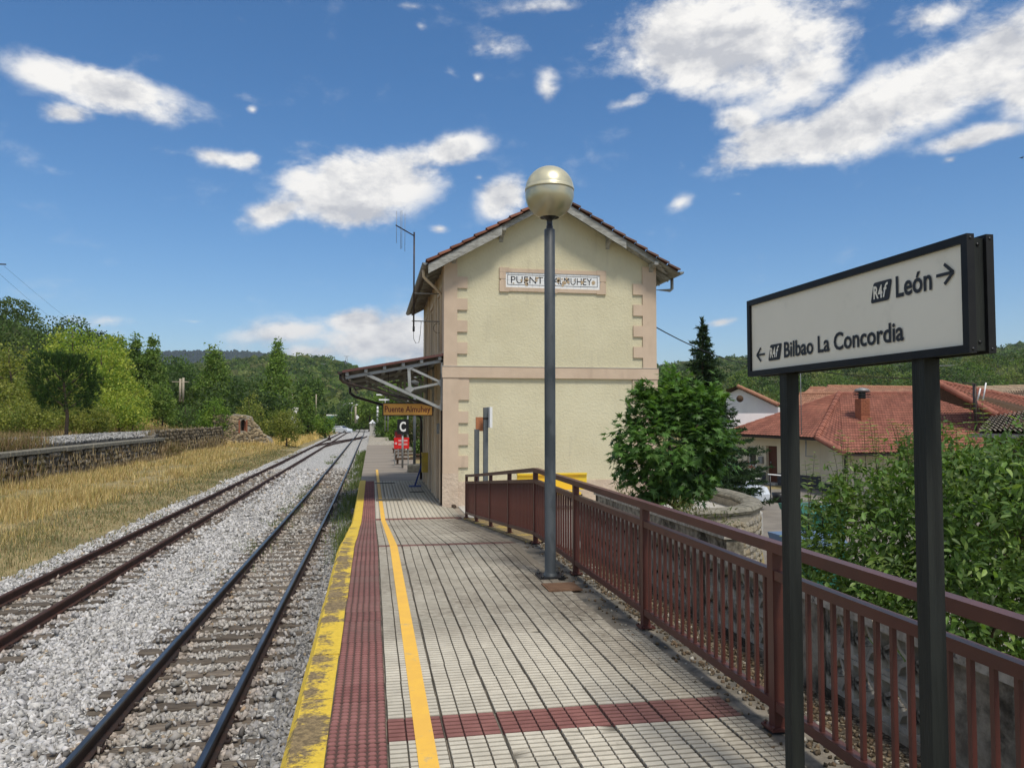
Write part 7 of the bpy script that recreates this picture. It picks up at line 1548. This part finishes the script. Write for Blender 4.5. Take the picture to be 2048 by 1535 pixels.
for (px, pb, tp, d, lb_) in ((647, 748, 727, 420, 'lattice pylon low on the wooded hillside'), (693, 728, 712, 470, 'small pylon on the skyline left of the station')):
    a, c = at(px, pb, d), at(px, tp, d); t = empty('pylon', tuple(a), lb_, 'pylon'); b = MB(); h = c[2] - a[2]
    for s in (-1, 1): b.beam((a[0] + s * .8, a[1], a[2]), (a[0] + s * .3, a[1], a[2] + h), .16, .16)
    for k in range(5): b.beam((a[0] - .75 + .09 * k, a[1], a[2] + h * k / 5), (a[0] + .7 - .09 * k, a[1], a[2] + h * (k + 1) / 5), .1, .1)
    b.build('mast', GREYMETAL, t); MB().beam((a[0] - 1.6, a[1], a[2] + h), (a[0] + 1.6, a[1], a[2] + h), .18, .18).build('crossarm', GREYMETAL, t)
# far maroon railing along the platform end
fr_ = empty('far_railing', (2.0, 56, ZL), 'maroon railing along the far stretch of platform past the station', 'railing')
for y in np.arange(52, 72, 2): MB().box((1.97, y - .03, ZL), (2.03, y + .03, ZL + .95)).build('post', RAILRED, fr_)
for z in (.93, .8, .12): MB().box((1.975, 52, ZL + z), (2.025, 70, ZL + z + .05)).build('rail', RAILRED, fr_)
b = MB()
for y in np.arange(52.1, 70, .12): b.box((1.99, y, ZL + .17), (2.01, y + .02, ZL + .8))
b.build('bars', RAILRED, fr_, kind='stuff')
MB().prism([(2.1, 50, .4), (2.1, 52, .4), (2.1, 51.5, 1.0), (2.1, 50.2, .95)], (1.2, 0, 0)).build('rock', PLANTER, None, 'low grey rock where the far railing begins', 'rock')
# power line pylon arm at the left edge and its wires
q = at(-6, 528, 70); t = empty('power_pole', (q[0], q[1], q[2] - 8), 'tip of a power line crossarm at the left edge of the sky', 'power pole'); MB().tube([(q[0] - .8, q[1], q[2] - 9), (q[0] - .8, q[1], q[2] + .3)], .15, 8).build('pole', GREYMETAL, t); MB().beam((q[0] - 2, q[1], q[2]), (q[0] + .75, q[1], q[2]), .1, .1).build('crossarm', DARKMETAL, t)
cable(at(8, 532, 70), at(330, 730, 230), 3, .009, 'thin power line sloping down over the left trees', grp=None)
cable(at(-4, 545, 70), at(300, 735, 230), 3, .009, 'second thin power line below the first over the left trees')
# distant bird
q = at(2043, 316, 60); t = empty('bird', tuple(q), 'small dark bird flying at the right edge of the sky', 'bird')
MB().tube([(q[0] - .16, q[1], q[2]), (q[0] - .05, q[1], q[2] + .02), (q[0] + .1, q[1], q[2]), (q[0] + .18, q[1], q[2] + .01)], [.008, .035, .03, .01], 8).build('body', BLACKMETAL, t)
for s in (-1, 1): MB().prism([(q[0] - .06, q[1], q[2] + .02), (q[0] + .06, q[1], q[2] + .02), (q[0] + .1, q[1] + s * .22, q[2] + .12), (q[0] + .04, q[1] + s * .3, q[2] + .10)], (0, 0, .008)).build('wing', BLACKMETAL, t)
# ------------------------------------------------------------------ air
hz = bpy.data.materials.new('haze'); hz.use_nodes = True; hz.node_tree.nodes.clear(); g = NT(hz.node_tree)
pv_ = g.node('ShaderNodeVolumePrincipled'); pv_.inputs['Color'].default_value = (.80, .88, 1, 1); pv_.inputs['Density'].default_value = .00011; pv_.inputs['Anisotropy'].default_value = .2
g.l.new(pv_.outputs[0], g.node('ShaderNodeOutputMaterial').inputs['Volume'])
MB().box((-3400, -450, -4), (3400, 6400, 420)).build('haze', hz, None, 'thin blue air between the viewer and the far ridges', 'haze', kind='stuff')
